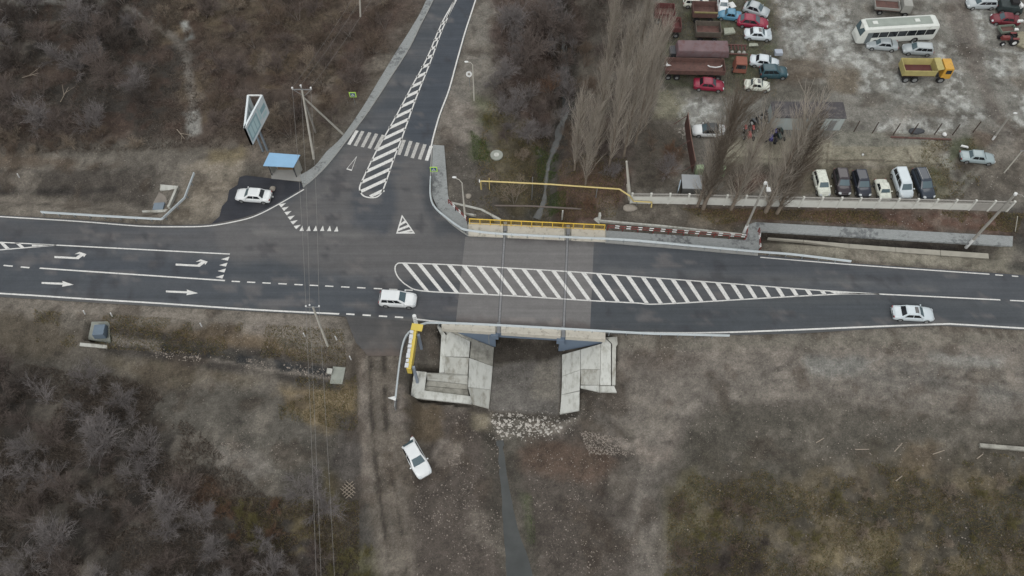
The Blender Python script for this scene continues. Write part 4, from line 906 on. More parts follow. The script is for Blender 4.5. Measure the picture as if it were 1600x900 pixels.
# yellow gas pipe
e = empty('gas_pipe', tuple(V(752, 283, 0)), 0, 'long pale yellow gas pipe on posts crossing above the creek', 'pipe')
P = [V(752, 296, 0.2), V(751, 283, 2.2), V(768, 283.5, 2.2), V(860, 288, 2.2), V(968, 295.5, 2.2), V(984, 306, 2.0)]
attach(MB().path(P, 0.10).build('pipe', PALEY), e)
attach(MB().tube(V(748.5, 283, 2.2), V(750, 283, 2.2), 0.22).build('flange', WHITE), e)
for px, py in ((765, 296), (831, 312), (931, 309)):
    g = G(px, py); t = V(px - 2, py - 16, 2.1); attach(MB().tube((g.x, g.y, g.z - 0.2), (g.x, g.y, 2.15), 0.06).build('post', PALEY if px < 800 else GREYM), e)
e = empty('gas_pipe', tuple(V(1000, 318, 0)), 0, 'pale yellow pipe running low along the foot of the concrete fence', 'pipe')
attach(MB().path([V(984, 306, 2.0), V(990, 314.5, 0.6), V(1018, 316, 0.6), V(1018.5, 318, 0.1), V(1017.5, 324, 0.1)], 0.09).build('pipe', PALEY), e)
attach(MB().tube(V(995, 322, -0.2), V(995, 315, 0.6), 0.05).build('post', GREYM), e)

# ------------------------------------------------------------------ concrete panel fence
FP = [(985, 317.5), (1060, 318.2), (1142, 320.5), (1240, 323), (1330, 324.5), (1420, 326), (1521, 328.5), (1572, 330)]
FW = [V(p[0], p[1], -0.1) for p in FP]; e = empty('concrete_fence', tuple(FW[0]), 0, 'long white concrete panel fence in front of the yard', 'fence')
FWH = mat('whitewashed_concrete', (196, 197, 190), 0.9, 0.06, 0.8, spots=(1.2, 0.55, 0.8, (160, 157, 148)))
FWG = mat('aged_fence_top', (148, 146, 140), 0.9, 0.12, 1.5)
tot = sum((b - a).length for a, b in zip(FW[:-1], FW[1:])); npan = 20
def along(P, s):
    for a, b in zip(P[:-1], P[1:]):
        L = (b - a).length
        if s <= L: return a.lerp(b, s / L)
        s -= L
    return P[-1].copy()
up = Vector((0, 0, 1))
for i in range(npan):
    a, b = along(FW, tot * i / npan), along(FW, tot * (i + 1) / npan); d = (b - a).normalized()
    fade = FWH if i < 18 else FWG
    mb = MB(); mb.bar(a + up * 0.75 + d * 0.12, b + up * 0.75 - d * 0.12, 0.10, 1.5); attach(mb.build('panel', fade), e)
    mb = MB(); n = 12
    mb.bar(a + up * 2.0 + d * 0.12, b + up * 2.0 - d * 0.12, 0.12, 0.12); mb.bar(a + up * 1.53 + d * 0.12, b + up * 1.53 - d * 0.12, 0.13, 0.06)
    for k in range(1, n): c = (a + d * 0.12).lerp(b - d * 0.12, k / n); mb.bar(c + up * 1.5, c + up * 1.98, 0.06, 0.07)
    attach(mb.build('lattice', FWG), e)
    mb = MB(); mb.box((a.x, a.y, 0.98), (0.24, 0.24, 2.2)); attach(mb.build('post', FWH), e)
mb = MB(); mb.box((FW[-1].x, FW[-1].y, 0.98), (0.24, 0.24, 2.2)); attach(mb.build('post', FWH), e)

# ------------------------------------------------------------------ poles and lamps
PC = mat('pole_concrete', (180, 178, 168), 0.9, 0.12, 1.5); PCD = mat('weathered_pole_concrete', (146, 144, 137), 0.9, 0.15, 1.5)
def pole_h(base, top):
    """height at which a vertical pole standing at 'base' reaches the row of 'top'"""
    lo, hi = 1, 25
    for _ in range(40):
        m_ = (lo + hi) / 2
        if proj((base[0], base[1], base[2] + m_))[1] > top[1]: lo = m_
        else: hi = m_
    return lo
def lamp(base, top, head, label, m=PC, r=0.11, r2=0.07, white_base=False, headm=WHITE, square=False, ring=False):
    b = G(*base); h = pole_h(b, top); e = empty('street_lamp', tuple(b), 0, label, 'street lamp')
    T = V(*top, b.z + h)
    mb = MB(); mb.tube(b - up * 0.3, T, r, r2, n=8); attach(mb.build('pole', m), e)
    H = V(*head, b.z + h + 0.25); md = T.lerp(H, 0.45) + up * 0.25
    mb = MB(); mb.path([T, md, H], 0.04, n=6); attach(mb.build('arm', headm if square else m), e)
    d = (H - T).normalized(); c = H + d * 0.2
    mb = MB()
    if square: mb.box((c.x, c.y, c.z - 0.05), (0.45, 0.55, 0.18))
    else: mb.ball((c.x, c.y, c.z), 0.22, 10, 6, (1.3, 0.7, 0.45))
    attach(mb.build('lamp_head', headm), e)
    if white_base: mb = MB(); q = b.lerp(T, 0.17); mb.tube(b + up * 0.05, q, r + 0.012, r + 0.01, n=10); attach(mb.build('painted_base', WHITE), e)
    if ring: mb = MB(); mb.tube(T - up * 0.15, T + up * 0.1, 0.2, n=10); attach(mb.build('pole_cap', WHITE), e)
    return e
lamp((741, 157), (738.5, 101), (731, 97.5), 'slim steel street lamp with curved arm east of the side road')
lamp((727, 342), (722, 286), (712, 278.5), 'steel street lamp with curved arm at the left end of the yellow railing', r=0.14)
lamp((1162, 364), (1196, 286), (1200, 294), 'concrete lamp pole with a short arm and square white head behind the guardrail', m=PCD, r=0.17, r2=0.12, white_base=True, square=True, ring=True)
lamp((1509, 387), (1587, 303), (1604, 311), 'tall grey concrete lamp pole with a white foot near the right edge', m=PCD, r=0.2, r2=0.14, white_base=True, ring=True)
lamp((1551, 218), (1578, 181), (1584, 178), 'dark concrete pole with a pale foot in the yard near the silver car', m=PCD, r=0.15, r2=0.11, white_base=True)
def plain_pole(base, top, label, m=PC, r=0.15, r2=0.1, name='utility_pole', cat='pole'):
    b = G(*base); h = pole_h(b, top); T = V(*top, b.z + h); e = empty(name, tuple(b), 0, label, cat)
    attach(MB().tube(b - up * 0.3, T, r, r2, n=8).build('pole', m), e); return e, T
e, T = plain_pole((1569, 270), (1597, 236), 'thin pale pole at the right edge beside the yard track', r=0.09, r2=0.06)
attach(MB().box((T.x, T.y, T.z), (0.5, 0.08, 0.08)).build('crossarm', GREYM), e)
e, T = plain_pole((563, 26), (562, -12), 'pale pole at the top edge of the photo above the thicket')
e, T = plain_pole((985, 312), (979, 252), 'pale tapered concrete pole at the left corner of the white fence', m=PC, r=0.24, r2=0.12)
attach(MB().tube(G(982, 309), V(980, 288, 3.0), 0.12, 0.1).build('brace', PC), e)
e, T = plain_pole((1588, 362), (1590, 338), 'thin pale post near the right edge below the white fence', r=0.05, r2=0.05, name='post', cat='post')
# three-legged power pole
b = G(490, 248); h = pole_h(b, (472, 140)); T1 = V(472, 140, b.z + h)
e = empty('power_pole', tuple(b), 0, 'three-legged concrete power pole with three insulators behind the bus shelter', 'power pole')
attach(MB().tube(b - up * 0.3, T1, 0.17, 0.11, n=8).build('pole', PC), e)
q = b.lerp(T1, 0.9)
for g, mm in ((G(537, 209), PC), (G(493, 206), PCD)): attach(MB().tube(g - up * 0.3, q, 0.14, 0.1, n=8).build('strut', mm), e)
mb = MB(); A0, A1 = T1 + Vector((-1.1, 0, 0)), T1 + Vector((1.1, 0, 0)); mb.bar(A0, A1, 0.1, 0.1); mb.tube(T1 - up * 1.1, A0, 0.03); mb.tube(T1 - up * 1.1, A1, 0.03); mb.tube(T1 - up * 0.2, T1 + up * 0.5, 0.05); attach(mb.build('crossarm', GREYM), e)
INS = [A0 + up * 0.3, T1 + up * 0.7, A1 + up * 0.3]
for i_ in INS: mb = MB(); mb.tube(i_ - up * 0.28, i_, 0.09, 0.11); mb.ball(i_, 0.13, 8, 4); attach(mb.build('insulator', WHITE), e)
b2 = G(512, 540); h2 = pole_h(b2, (489, 480)); T2 = V(489, 480, b2.z + h2)
e = empty('power_pole', tuple(b2), 0, 'leaning pale concrete power pole on the verge south of the main road', 'power pole')
attach(MB().tube(b2 - up * 0.3, T2, 0.16, 0.11, n=8).build('pole', PC), e)
mb = MB(); mb.bar(T2 + Vector((-0.75, 0, 0)), T2 + Vector((0.75, 0, 0)), 0.08, 0.08); attach(mb.build('crossarm', GREYM), e)
IN2 = [T2 + Vector((-0.7, 0, 0.25)), T2 + Vector((-0.25, 0, 0.5)), T2 + Vector((0.7, 0, 0.25))]
for i_ in IN2: mb = MB(); mb.ball(i_, 0.11, 8, 4); attach(mb.build('insulator', WHITE), e)
WIRE = mat('wire', (120, 118, 114), 0.6, 0.0, 1.0)
far3 = [V(493, 915, 6.5), V(500.5, 915, 6.7), V(522, 915, 6.5)]; far3 = [T2_ + (f_ - T2_) * 1.7 for T2_, f_ in zip(IN2, far3)]
up1 = [V(600, -90, 7), V(615, -90, 7), V(632, -90, 7)]
def sag(a, b, s, n=10):
    return [a.lerp(b, i / n) - up * s * 4 * (i / n) * (1 - i / n) for i in range(n + 1)]
WN = ['left', 'middle', 'right']
for k in range(3):
    mb = MB(); mb.path(sag(INS[k], IN2[k], 0.7) + sag(IN2[k], far3[k], 0.5)[1:], 0.018, n=4)
    tag(mb.build('overhead_wire', WIRE), '%s one of three power wires crossing the main road from the three-legged pole' % WN[k], 'power wire', 'power wires over the main road')
    mb = MB(); mb.path(sag(INS[k], up1[k], 0.8), 0.013, n=4)
    tag(mb.build('overhead_wire', WIRE), '%s one of three thin power wires running from the three-legged pole to the top edge' % WN[k], 'power wire', 'power wires over the thicket')

# ------------------------------------------------------------------ billboard, shelter, signs
BT = 8.0; apx = V(382, 200, BT); lft = V(387.5, 149, BT); rgt = V(409, 149, BT)
g = (apx + lft + rgt) / 3; e = empty('billboard', (g.x, g.y, 0), 0, 'V-shaped double billboard with pale blue panels on grey posts', 'billboard')
PB = mat('billboard_paper', (220, 230, 232), 0.6, 0.06, 1.0); PB2 = mat('billboard_teal', (158, 190, 196), 0.6, 0.05, 1.0); PBL = mat('billboard_light', (198, 208, 208), 0.6, 0.04, 1.0)
FRM = mat('billboard_frame', (206, 214, 216), 0.6, 0.05, 1.0)
HB = 3.2
for en in (lft, rgt):
    d = (en - apx).normalized(); nrm = Vector((d.y, -d.x, 0)); L = (en - apx).length
    side = 1 if en is rgt else -1
    f = MB(); f.bar(apx - up * HB / 2, en - up * HB / 2, 0.22, HB); pn = f.build('panel', PBL if en is lft else PB); attach(pn, e)
    out = nrm * side * 0.125
    fr = MB(); 
    for zz in (0.0, -HB): fr.bar(apx + up * zz, en + up * zz, 0.24, 0.12)
    for q in (apx, en): fr.bar(q, q - up * HB, 0.24, 0.14)
    o = fr.build('panel_frame', FRM); attach(o, e)
    g1 = MB(); g2 = MB(); 
    def rect(mb, s0, s1, z0, z1, k=1): 
        a = apx + d * L * s0 + out * k; b = apx + d * L * s1 + out * k; mb.add([a - up * HB * z0, b - up * HB * z0, b - up * HB * z1, a - up * HB * z1], [(0, 1, 2, 3)])
    if en is rgt:
        rect(g1, 0.05, 0.55, 0.12, 0.88); rect(g1, 0.7, 0.95, 0.3, 0.55)
        for s in (0.10, 0.24, 0.38): rect(g2, s, s + 0.11, 0.22, 0.78, 1.06)
        rect(g2, 0.6, 0.68, 0.1, 0.7, 1.06); rect(g2, 0.72, 0.93, 0.65, 0.85, 1.06)
        attach(g1.build('printed_block', PB2), e); attach(g2.build('printed_block', mat('billboard_pale_cyan', (196, 222, 224), 0.6, 0.03, 1)), e)
    else:
        for s in (0.1, 0.3, 0.5, 0.7): rect(g1, s, s + 0.12, 0.1, 0.9, -1)
        attach(g1.build('printed_block', mat('billboard_grey', (158, 170, 174), 0.6, 0.05, 1)), e)
attach(MB().bar(lft, rgt, 0.16, 0.14).build('tie_bar', WHITE), e)
for pp in ((411, 236), (418, 235)):
    gg = G(*pp); attach(MB().tube(gg - up * 0.3, (gg.x, gg.y, 7.5), 0.16, n=8).build('post', mat('billboard_post', (120, 130, 138), 0.6, 0.08, 1)), e)
# bus shelter
ZR = 2.5; r4 = [V(421, 238.5, ZR + 0.35), V(469, 242, ZR + 0.35), V(458.5, 261.5, ZR - 0.1), V(411, 259, ZR - 0.1)]
fl4 = [V(424, 254, 0.05), V(470, 257, 0.05), V(470, 283, 0.05), V(424, 279, 0.05)]
c = sum(r4, Vector()) / 4; e = empty('bus_shelter', (c.x, c.y, 0), 0, 'small bus shelter with a bright blue roof and grey walls', 'bus shelter')
SHW = mat('shelter_wall', (150, 150, 144), 0.85, 0.08, 1.0)
attach(MB().slab(r4, 0.08).build('roof', mat('blue_roof', (130, 168, 198), 0.6, 0.05, 1.0)), e)
fl = MB().slab(fl4, 0.25).build('floor', mat('shelter_floor', (142, 142, 138), 0.9, 0.08, 1.0)); attach(fl, e)
bk = [fl4[0].lerp(fl4[1], 0.03), fl4[0].lerp(fl4[1], 0.97)]
bk = [Vector((r4[0].x + 0.2, r4[0].y - 0.25, 0)), Vector((r4[1].x - 0.3, r4[1].y - 0.25, 0))]; ft = [Vector((r4[3].x + 0.5, r4[3].y + 0.3, 0)), Vector((r4[2].x - 0.2, r4[2].y + 0.3, 0))]
attach(MB().bar(bk[0] + up * 1.3, bk[1] + up * 1.3, 0.08, 2.5).build('back_wall', SHW), e)
for a, b in ((bk[0], ft[0]), (bk[1], ft[1])): attach(MB().bar(a.lerp(b, 0.05) + up * 1.22, b.lerp(a, 0.15) + up * 1.22, 0.08, 2.3).build('side_wall', SHW), e)
for a in ft: attach(MB().tube(a, a + up * 2.4, 0.07).build('post', DARK), e)
attach(MB().box(((bk[0].x + bk[1].x) / 2, bk[0].y - 0.45, 0.5), (2.8, 0.4, 0.08)).build('bench', mat('bench_wood', (120, 100, 78), 0.8)), e)
# pedestrian signs (yellow-green border, blue square with white triangle)
YG = mat('sign_lime', (176, 214, 96), 0.5, 0.02, 1); SB = mat('sign_blue', (44, 84, 120), 0.5, 0.02, 1)
def ped_sign(px, top, label):
    g = G(*px); h = pole_h(g, top); T = Vector((g.x, g.y, g.z + h)); e = empty('pedestrian_sign', tuple(g), 0, label, 'road sign')
    attach(MB().tube(g - up * 0.2, T + up * 0.35, 0.035).build('post', STEEL), e)
    f = Vector((0, -0.62, 0.79)); f = Vector((0, -1, 0)); c = T
    attach(MB().box((c.x, c.y - 0.06, c.z), (0.95, 0.05, 0.95)).build('sign_border', YG), e)
    b = MB().box((c.x, c.y - 0.095, c.z), (0.66, 0.02, 0.66)).build('sign_face', SB); attach(b, e)
    mb = MB(); y_ = c.y - 0.108; mb.add([(c.x - 0.26, y_, c.z - 0.24), (c.x + 0.26, y_, c.z - 0.24), (c.x, y_, c.z + 0.26)], [(0, 1, 2)]); s = mb.build('white_triangle', WHITE); attach(s, e)
    mb = MB(); y_ = c.y - 0.112; mb.tube((c.x, y_, c.z - 0.02), (c.x, y_, c.z + 0.06), 0.03, n=4); mb.tube((c.x, y_, c.z - 0.02), (c.x - 0.09, y_, c.z - 0.2), 0.022, n=4); mb.tube((c.x, y_, c.z - 0.02), (c.x + 0.09, y_, c.z - 0.2), 0.022, n=4); mb.tube((c.x - 0.08, y_, c.z - 0.04), (c.x + 0.08, y_, c.z - 0.04), 0.018, n=4)
    attach(mb.build('walking_figure', BLACK), e)
ped_sign((680, 281), (674.5, 264), 'pedestrian crossing sign with a lime border at the junction corner')
ped_sign((555, 163), (552, 147.5), 'pedestrian crossing sign with a lime border west of the side road')
# round sign near the lamp
g = V(734, 134, 0); h = 2.2; e = empty('round_sign', tuple(g), 0, 'round white ring-shaped sign beside the slim street lamp', 'road sign')
attach(MB().tube(g, g + up * h, 0.03).build('post', STEEL), e)
mb = MB(); n = 20; vs = []; cc = g + up * (h + 0.1)
tilt = Vector((0, 0.55, 0.83)); sx = Vector((1, 0, 0)); sy = Vector((0, 0.35, 0.94))
for ro in (0.42, 0.2):
    for i in range(n): t = 2 * math.pi * i / n; vs.append(cc + Vector((0, -0.06, 0)) + sx * ro * math.cos(t) + sy * ro * math.sin(t))
for ro in (0.42, 0.2):
    for i in range(n): t = 2 * math.pi * i / n; vs.append(cc + Vector((0, -0.02, 0)) + sx * ro * math.cos(t) + sy * ro * math.sin(t))
mb.add(vs, [(i, (i + 1) % n, n + (i + 1) % n, n + i) for i in range(n)] + [(2 * n + i, 3 * n + i, 3 * n + (i + 1) % n, 2 * n + (i + 1) % n) for i in range(n)] + [(i, 2 * n + i, 2 * n + (i + 1) % n, (i + 1) % n) for i in range(n)])
attach(mb.build('ring', WHITE), e)
# yellow sign frame with white plates by the track
b0 = V(649, 517, 2.6); b1 = V(639.5, 580, 2.6); d = (b1 - b0).normalized(); sdv = Vector((-d.y, d.x, 0)) * 1
if sdv.x < 0: sdv = -sdv
e = empty('sign_frame', (b0.x, b0.y, -1), 0, 'long yellow sign frame with a row of white plates beside the bent guardrail', 'sign')
yel2 = mat('bright_yellow', (200, 178, 82), 0.5, 0.05, 1)
attach(MB().bar(b0, b1, 0.5, 1.3).build('frame', yel2), e)
attach(MB().box((b0.x + 0.25, b0.y + 0.1, 3.3), (1.3, 0.85, 0.1), -0.15).build('frame_head', yel2), e)
L = (b1 - b0).length; nn = 8
for i in range(nn):
    c = b0 + d * (L * (0.1 + 0.82 * i / (nn - 1))) - sdv * 0.26 + up * 0.66
    ang = math.atan2(d.y, d.x); mb = MB(); mb.box((c.x, c.y, c.z + 0.02 * (i % 3)), (L / nn * (0.86 if i % 3 else 0.6), 0.34 + 0.08 * (i % 2), 0.12), ang); attach(mb.build('plate', mat('silver_plate', (196, 200, 202), 0.4, 0.1, 2)), e)
for t in (0.12, 0.92):
    c = b0.lerp(b1, t) + sdv * 0.45; g = G(*proj(c)); mb = MB(); mb.box((c.x, c.y, 0.3), (0.3, 0.3, 5.2)); attach(mb.build('post', mat('sign_post_grey', (128, 138, 150), 0.6, 0.1, 2)), e)
g = V(651.5, 512, 0.0); e = empty('white_post', tuple(g), 0, 'serrated white post standing above the yellow sign frame', 'post')
mb = MB(); mb.tube(g - up * 1.0, g + up * 3.0, 0.05)
attach(mb.build('pole', WHITE), e)
for i in range(7): mb = MB(); mb.tube(g + up * (0.2 + i * 0.42), g + up * (0.5 + i * 0.42), 0.17, 0.24, n=8); attach(mb.build('cap', WHITE), e)

# ------------------------------------------------------------------ culverts, gutters, scraps
def slab_thing(name, px, z, th, m, label, cat):
    mb = MB(); mb.slab([V(p[0], p[1], p[2] if len(p) > 2 else z) for p in px], th); return tag(mb.build(name, m), label, cat)
GRC = mat('grey_green_concrete', (140, 144, 136), 0.9, 0.12, 1.5)
e = empty('culvert_head', tuple(V(155, 520, -1)), 0, 'pale concrete culvert head with a blue grey box on the left verge', 'culvert')
attach(MB().slab([V(144, 499, -0.25), V(171, 500.5, -0.25), V(172.6, 536, -1.4), V(137, 530, -1.4)], 0.3).build('ramp', GRC), e)
q = V(154, 515, 0.1); attach(MB().box((q.x, q.y, -0.35), (1.4, 1.5, 0.9), 0.05, 0.9).build('box', mat('culvert_box', (98, 112, 124), 0.8, 0.08, 1)), e)
attach(MB().slab([G(126, 536, 0.12), G(168, 540, 0.12), G(168, 545, 0.12), G(125, 541, 0.12)], 0.5).build('sill', CONC), e)
e = empty('culvert_head', tuple(V(527, 586, -1)), 0, 'pale concrete culvert plate at the right end of the ditch', 'culvert')
attach(MB().slab([G(520.5, 573, 0.08), G(540, 574.5, 0.08), G(535, 600.5, 0.08), G(515.5, 599.5, 0.08)], 0.3).build('plate', GRC), e)
attach(MB().slab([V(511, 575, -1.1), V(519.5, 576, -1.1), V(518, 584, -1.1), V(510, 583, -1.1)], 0.3).build('lip', CONC), e)
e = empty('culvert_head', tuple(V(257, 305, -1)), 0, 'concrete culvert headwall with a sloped ramp inside the bend of the left guardrail', 'culvert')
attach(MB().slab([V(250.5, 288, 0.0), V(278, 290.5, 0.0), V(276, 297.5, -0.2), V(249.5, 296.5, -0.2)], 0.8).build('headwall', CONC), e)
attach(MB().slab([V(250, 297, -0.7), V(268, 299, -0.7), V(260, 326, -0.35), V(239, 318, -0.35)], 0.4).build('ramp', mat('dirty_concrete', (126, 120, 112), 0.9, 0.15, 1.2)), e)
attach(MB().bar(V(278, 293, 0.0), V(264, 325, 0.1), 0.3, 0.6).build('side_wall', CONC), e)
attach(MB().slab([V(241, 317, -0.05), V(257, 316, -0.05), V(254, 328.5, -0.15), V(238, 327.5, -0.15)], 0.4).build('cover', mat('culvert_cover', (112, 124, 134), 0.8, 0.08, 1)), e)
attach(MB().slab([V(222, 329, -0.04), V(262, 327, -0.04), V(258, 331, -0.04), V(222, 331, -0.04)], 0.25).build('sill', CONC), e)
# gutter strips right
e = empty('concrete_gutter', tuple(V(1200, 372, -0.5)), 0, 'long concrete gutter tapering along the right verge below the pavement', 'gutter')
P1 = [(1200, 371), (1256, 375), (1327, 381), (1400, 386.5), (1470, 391), (1545, 396)]; P2 = [(1200, 372.5), (1256, 377.5), (1327, 388), (1400, 394), (1470, 399), (1546, 404)]
for i in range(5):
    mb = MB(); a, b, c_, d_ = V(*P1[i], -0.12), V(P1[i + 1][0] - 0.7, P1[i + 1][1], -0.12), V(P2[i + 1][0] - 0.7, P2[i + 1][1], -0.25), V(*P2[i], -0.25); mb.slab([a, b, c_, d_], 0.4); attach(mb.build('trough', mat('gutter_concrete', (146, 143, 132), 0.9, 0.12, 1.2)), e)
mb = MB(); mb.bar(V(1188, 360.5, 0.0), V(1215, 362, 0.0), 0.15, 0.3); tag(mb.build('kerb_stone', KERB), 'short kerb stone at the bend of the pavement', 'kerb')
# manhole rings and boulders
for px, r, label in (((776, 243.5), 0.85, 'round concrete manhole cover among bushes right of the side road'),):
    g = G(*px); e = empty('manhole', tuple(g), 0, label, 'manhole'); attach(MB().tube(g - up * 0.3, g + up * 0.22, r, r, n=20).build('ring', GRC), e); attach(MB().tube(g + up * 0.22, g + up * 0.28, 0.35, n=14).build('lid', CONC2), e)
def rock_mesh(c, r, seed, sq=(1, 1, 0.5)):
    mb = MB(); mb.ball((0, 0, 0), r, 12, 7, sq); q = random.Random(seed); K = [(q.uniform(-1, 1), q.uniform(-1, 1), q.uniform(-1, 1), q.uniform(0.05, 0.16)) for _ in range(9)]
    mb.v = [tuple(c[k] + v[k] * (1 + sum(w_ * math.sin(3 * (v[0] * a + v[1] * b_ + v[2] * c_) / r) for a, b_, c_, w_ in K) * 0.6) for k in range(3)) for v in mb.v]; return mb
ROCK = mat('pale_rock', (140, 134, 124), 0.9, 0.2, 2.0, bump=0.4)
g = G(984, 325.5); m_ = rock_mesh((g.x, g.y, g.z + 0.1), 0.95, 3, (1.0, 0.6, 0.35)); tag(m_.build('boulder', ROCK, smooth=False), 'broad pale boulder below the left corner of the white fence', 'boulder')
g = G(732, 307); tag(rock_mesh((g.x, g.y, g.z + 0.1), 0.4, 5).build('boulder', ROCK), 'small pale boulder beside the lamp at the junction corner', 'boulder')
g = V(427.5, 296.5, 0); tag(rock_mesh((g.x, g.y, 0.2), 0.42, 8, (0.9, 1, 0.6)).build('boulder', ROCK), 'pale stone on the black bay behind the parked white sedan', 'boulder')
g = V(426, 307.5, 0.1); tag(MB().ball(tuple(g), 0.14, 8, 5).build('ball', WHITE), 'tiny white ball beside the parked white sedan', 'ball')
# marker posts
for px, label in (((133, 491), 'first short white marker stake from the left, on the south verge'), ((175.5, 494.5), 'second short white marker stake from the left, just right of the culvert box'), ((315.5, 510.5), 'short white marker stake on the verge between the culvert box and the power pole'), ((477, 526), 'short white marker stake left of the leaning power pole'), ((526.5, 531), 'short white marker stake right of the leaning power pole'), ((549, 562), 'short white marker stake at the edge of the dirt track'), ((30, 277), 'short pale stake on the bank at the far left')):
    g = G(*px); t = V(px[0] - 3, px[1] - 5.5, g.z + 0.75); mb = MB(); mb.tube(g - up * 0.1, t, 0.07, n=6); tag(mb.build('marker_stake', WHITE), label, 'stake', 'white marker stakes')
# lattice pallet
g = G(546, 766); e = empty('wooden_lattice', tuple(g), 0, 'crossed wooden lattice lying beside the dirt track', 'lattice'); WD = mat('weathered_wood', (146, 136, 122), 0.85, 0.15, 3)
for k in range(4):
    for an, dz in ((0.75, 0.12), (-0.65, 0.2)):
        dx = Vector((math.cos(an), math.sin(an), 0)); s = Vector((-dx.y, dx.x, 0)); c = g + up * dz + s * (k - 1.5) * 0.32; attach(MB().bar(c - dx * 0.85, c + dx * 0.85, 0.08, 0.06).build('slat', WD), e)
# logs and beam at right
for a, b, label, r in (((1529, 697), (1612, 704), 'long weathered concrete beam lying at the right edge', 0.24),):
    A_, B_ = G(*a), G(*b); tag(MB().bar(A_ + up * 0.2, B_ + up * 0.2, 0.42, 0.35).build('concrete_beam', CONC3), label, 'beam')
for a, b, label in (((1275, 692), (1287, 685), 'short stick lying left of the other sticks on the lower right ground'), ((1336, 702.5), (1357, 702.5), 'level pale stick on the lower right ground'), ((1397, 706), (1409, 693), 'steep pale stick on the lower right ground'), ((1457, 710), (1475, 704), 'pale stick nearest the long concrete beam'), ((1526, 717), (1535, 710), 'dull short stick under the left end of the concrete beam'), ((1399, 752), (1409, 744), 'small pale stick below the steep one')):
    A_, B_ = G(*a), G(*b); tag(MB().tube(A_ + up * 0.08, B_ + up * 0.12, 0.07, 0.05, n=6).build('stick', WD), label, 'stick', 'sticks scattered at lower right')
# riprap and stone scatters (nobody could count them)
def stones(name, areas, m, label, seed):
    q = random.Random(seed); mb = MB()
    for poly, cnt, r0, r1, z in areas:
        xs = [p[0] for p in poly]; ys = [p[1] for p in poly]; rs_ = np.random.RandomState(seed * 97 + int(xs[0])); M_ = cnt * 12
        PX, PY = rs_.uniform(min(xs), max(xs), M_), rs_.uniform(min(ys), max(ys), M_); k_ = inpoly(PX, PY, poly); PX, PY = PX[k_], PY[k_]
        def bulk(Z): u = (PX - 800) / F; v = (PY - 450) / F; t_ = (CH - Z) / (SP + v * CP); return u * t_, (CP - v * SP) * t_
        X_w, Y_w = bulk(np.full(PX.shape, float(z))); Z_w = hgt(X_w, Y_w); X_w, Y_w = bulk(Z_w); Z_w = hgt(X_w, Y_w)
        if name != 'riprap': k_ = NB.f(X_w, Y_w, 2.5, 4) > rs_.uniform(-0.12, 0.1, X_w.shape); X_w, Y_w, Z_w = X_w[k_], Y_w[k_], Z_w[k_]
        for gx_, gy_, zz in list(zip(X_w, Y_w, Z_w))[:cnt]:
            g = Vector((float(gx_), float(gy_), float(zz))); zz = float(zz); r = r0 * 0.7 + (r1 * 1.15 - r0 * 0.7) * q.random() ** 2.2
            b0 = len(mb.v); an = q.uniform(0, 6.3); ax, ay, az = q.uniform(0.6, 1.3), q.uniform(0.5, 1.0), q.uniform(0.4, 0.8)
            vs = []
            for dx, dy, dz in ((1, 0, 0), (0.3, 0.9, 0.1), (-0.8, 0.5, 0), (-0.7, -0.6, 0.1), (0.4, -0.9, 0), (0.1, 0.1, 1), (0, 0, -0.6)):
                j = q.uniform(0.8, 1.2); x, y = dx * ax * j * r, dy * ay * j * r; vs.append((g.x + x * math.cos(an) - y * math.sin(an), g.y + x * math.sin(an) + y * math.cos(an), zz + dz * az * r + 0.2 * r))
            mb.add(vs, [(i, (i + 1) % 5, 5) for i in range(5)] + [((i + 1) % 5, i, 6) for i in range(5)])
    return tag(mb.build(name, m), label, kind='stuff')
STW = mat('white_stone', (176, 172, 164), 0.9, 0.25, 1.5); STG = mat('grey_stone', (134, 126, 117), 0.9, 0.3, 1.2)
stones('riprap', [([(768, 645), (868, 650), (878, 672), (840, 684), (785, 684), (768, 665)], 250, 0.08, 0.22, -3.7), ([(760, 640), (905, 648), (895, 684), (830, 692), (765, 690)], 330, 0.03, 0.10, -3.7)], STW, 'white riprap stones below the underpass', 1)
stones('gravel', [([(640, 640), (780, 650), (790, 900), (650, 900)], 1100, 0.03, 0.1, -2.5), ([(900, 540), (1600, 530), (1600, 680), (1000, 690)], 700, 0.03, 0.09, -2), ([(905, 672), (1000, 690), (990, 712), (920, 710)], 900, 0.04, 0.11, -2.5), ([(820, 700), (1010, 700), (1040, 900), (840, 900)], 900, 0.035, 0.09, -2.5), ([(910, 620), (990, 620), (1000, 670), (905, 660)], 140, 0.03, 0.08, -2), ([(250, 490), (540, 520), (540, 560), (300, 545)], 300, 0.03, 0.07, -1), ([(100, 490), (260, 495), (260, 540), (60, 520)], 110, 0.03, 0.07, -1), ([(1000, 530), (1600, 522), (1600, 545), (1000, 550)], 260, 0.03, 0.07, -0.5), ([(1050, 680), (1600, 680), (1600, 900), (1050, 900)], 700, 0.03, 0.1, -2.5), ([(180, 535), (510, 575), (515, 592), (180, 550)], 420, 0.05, 0.12, -1.4), ([(320, 690), (440, 690), (430, 755), (340, 745)], 200, 0.04, 0.09, -2), ([(200, 620), (560, 620), (560, 760), (400, 760)], 240, 0.03, 0.07, -2), ([(640, 500), (690, 520), (685, 580), (640, 575)], 60, 0.03, 0.08, -1), ([(690, 685), (722, 690), (728, 722), (690, 732), (668, 715)], 350, 0.04, 0.1, -2.3)], STG, 'pale gravel and pebbles over the bare soil', 2)
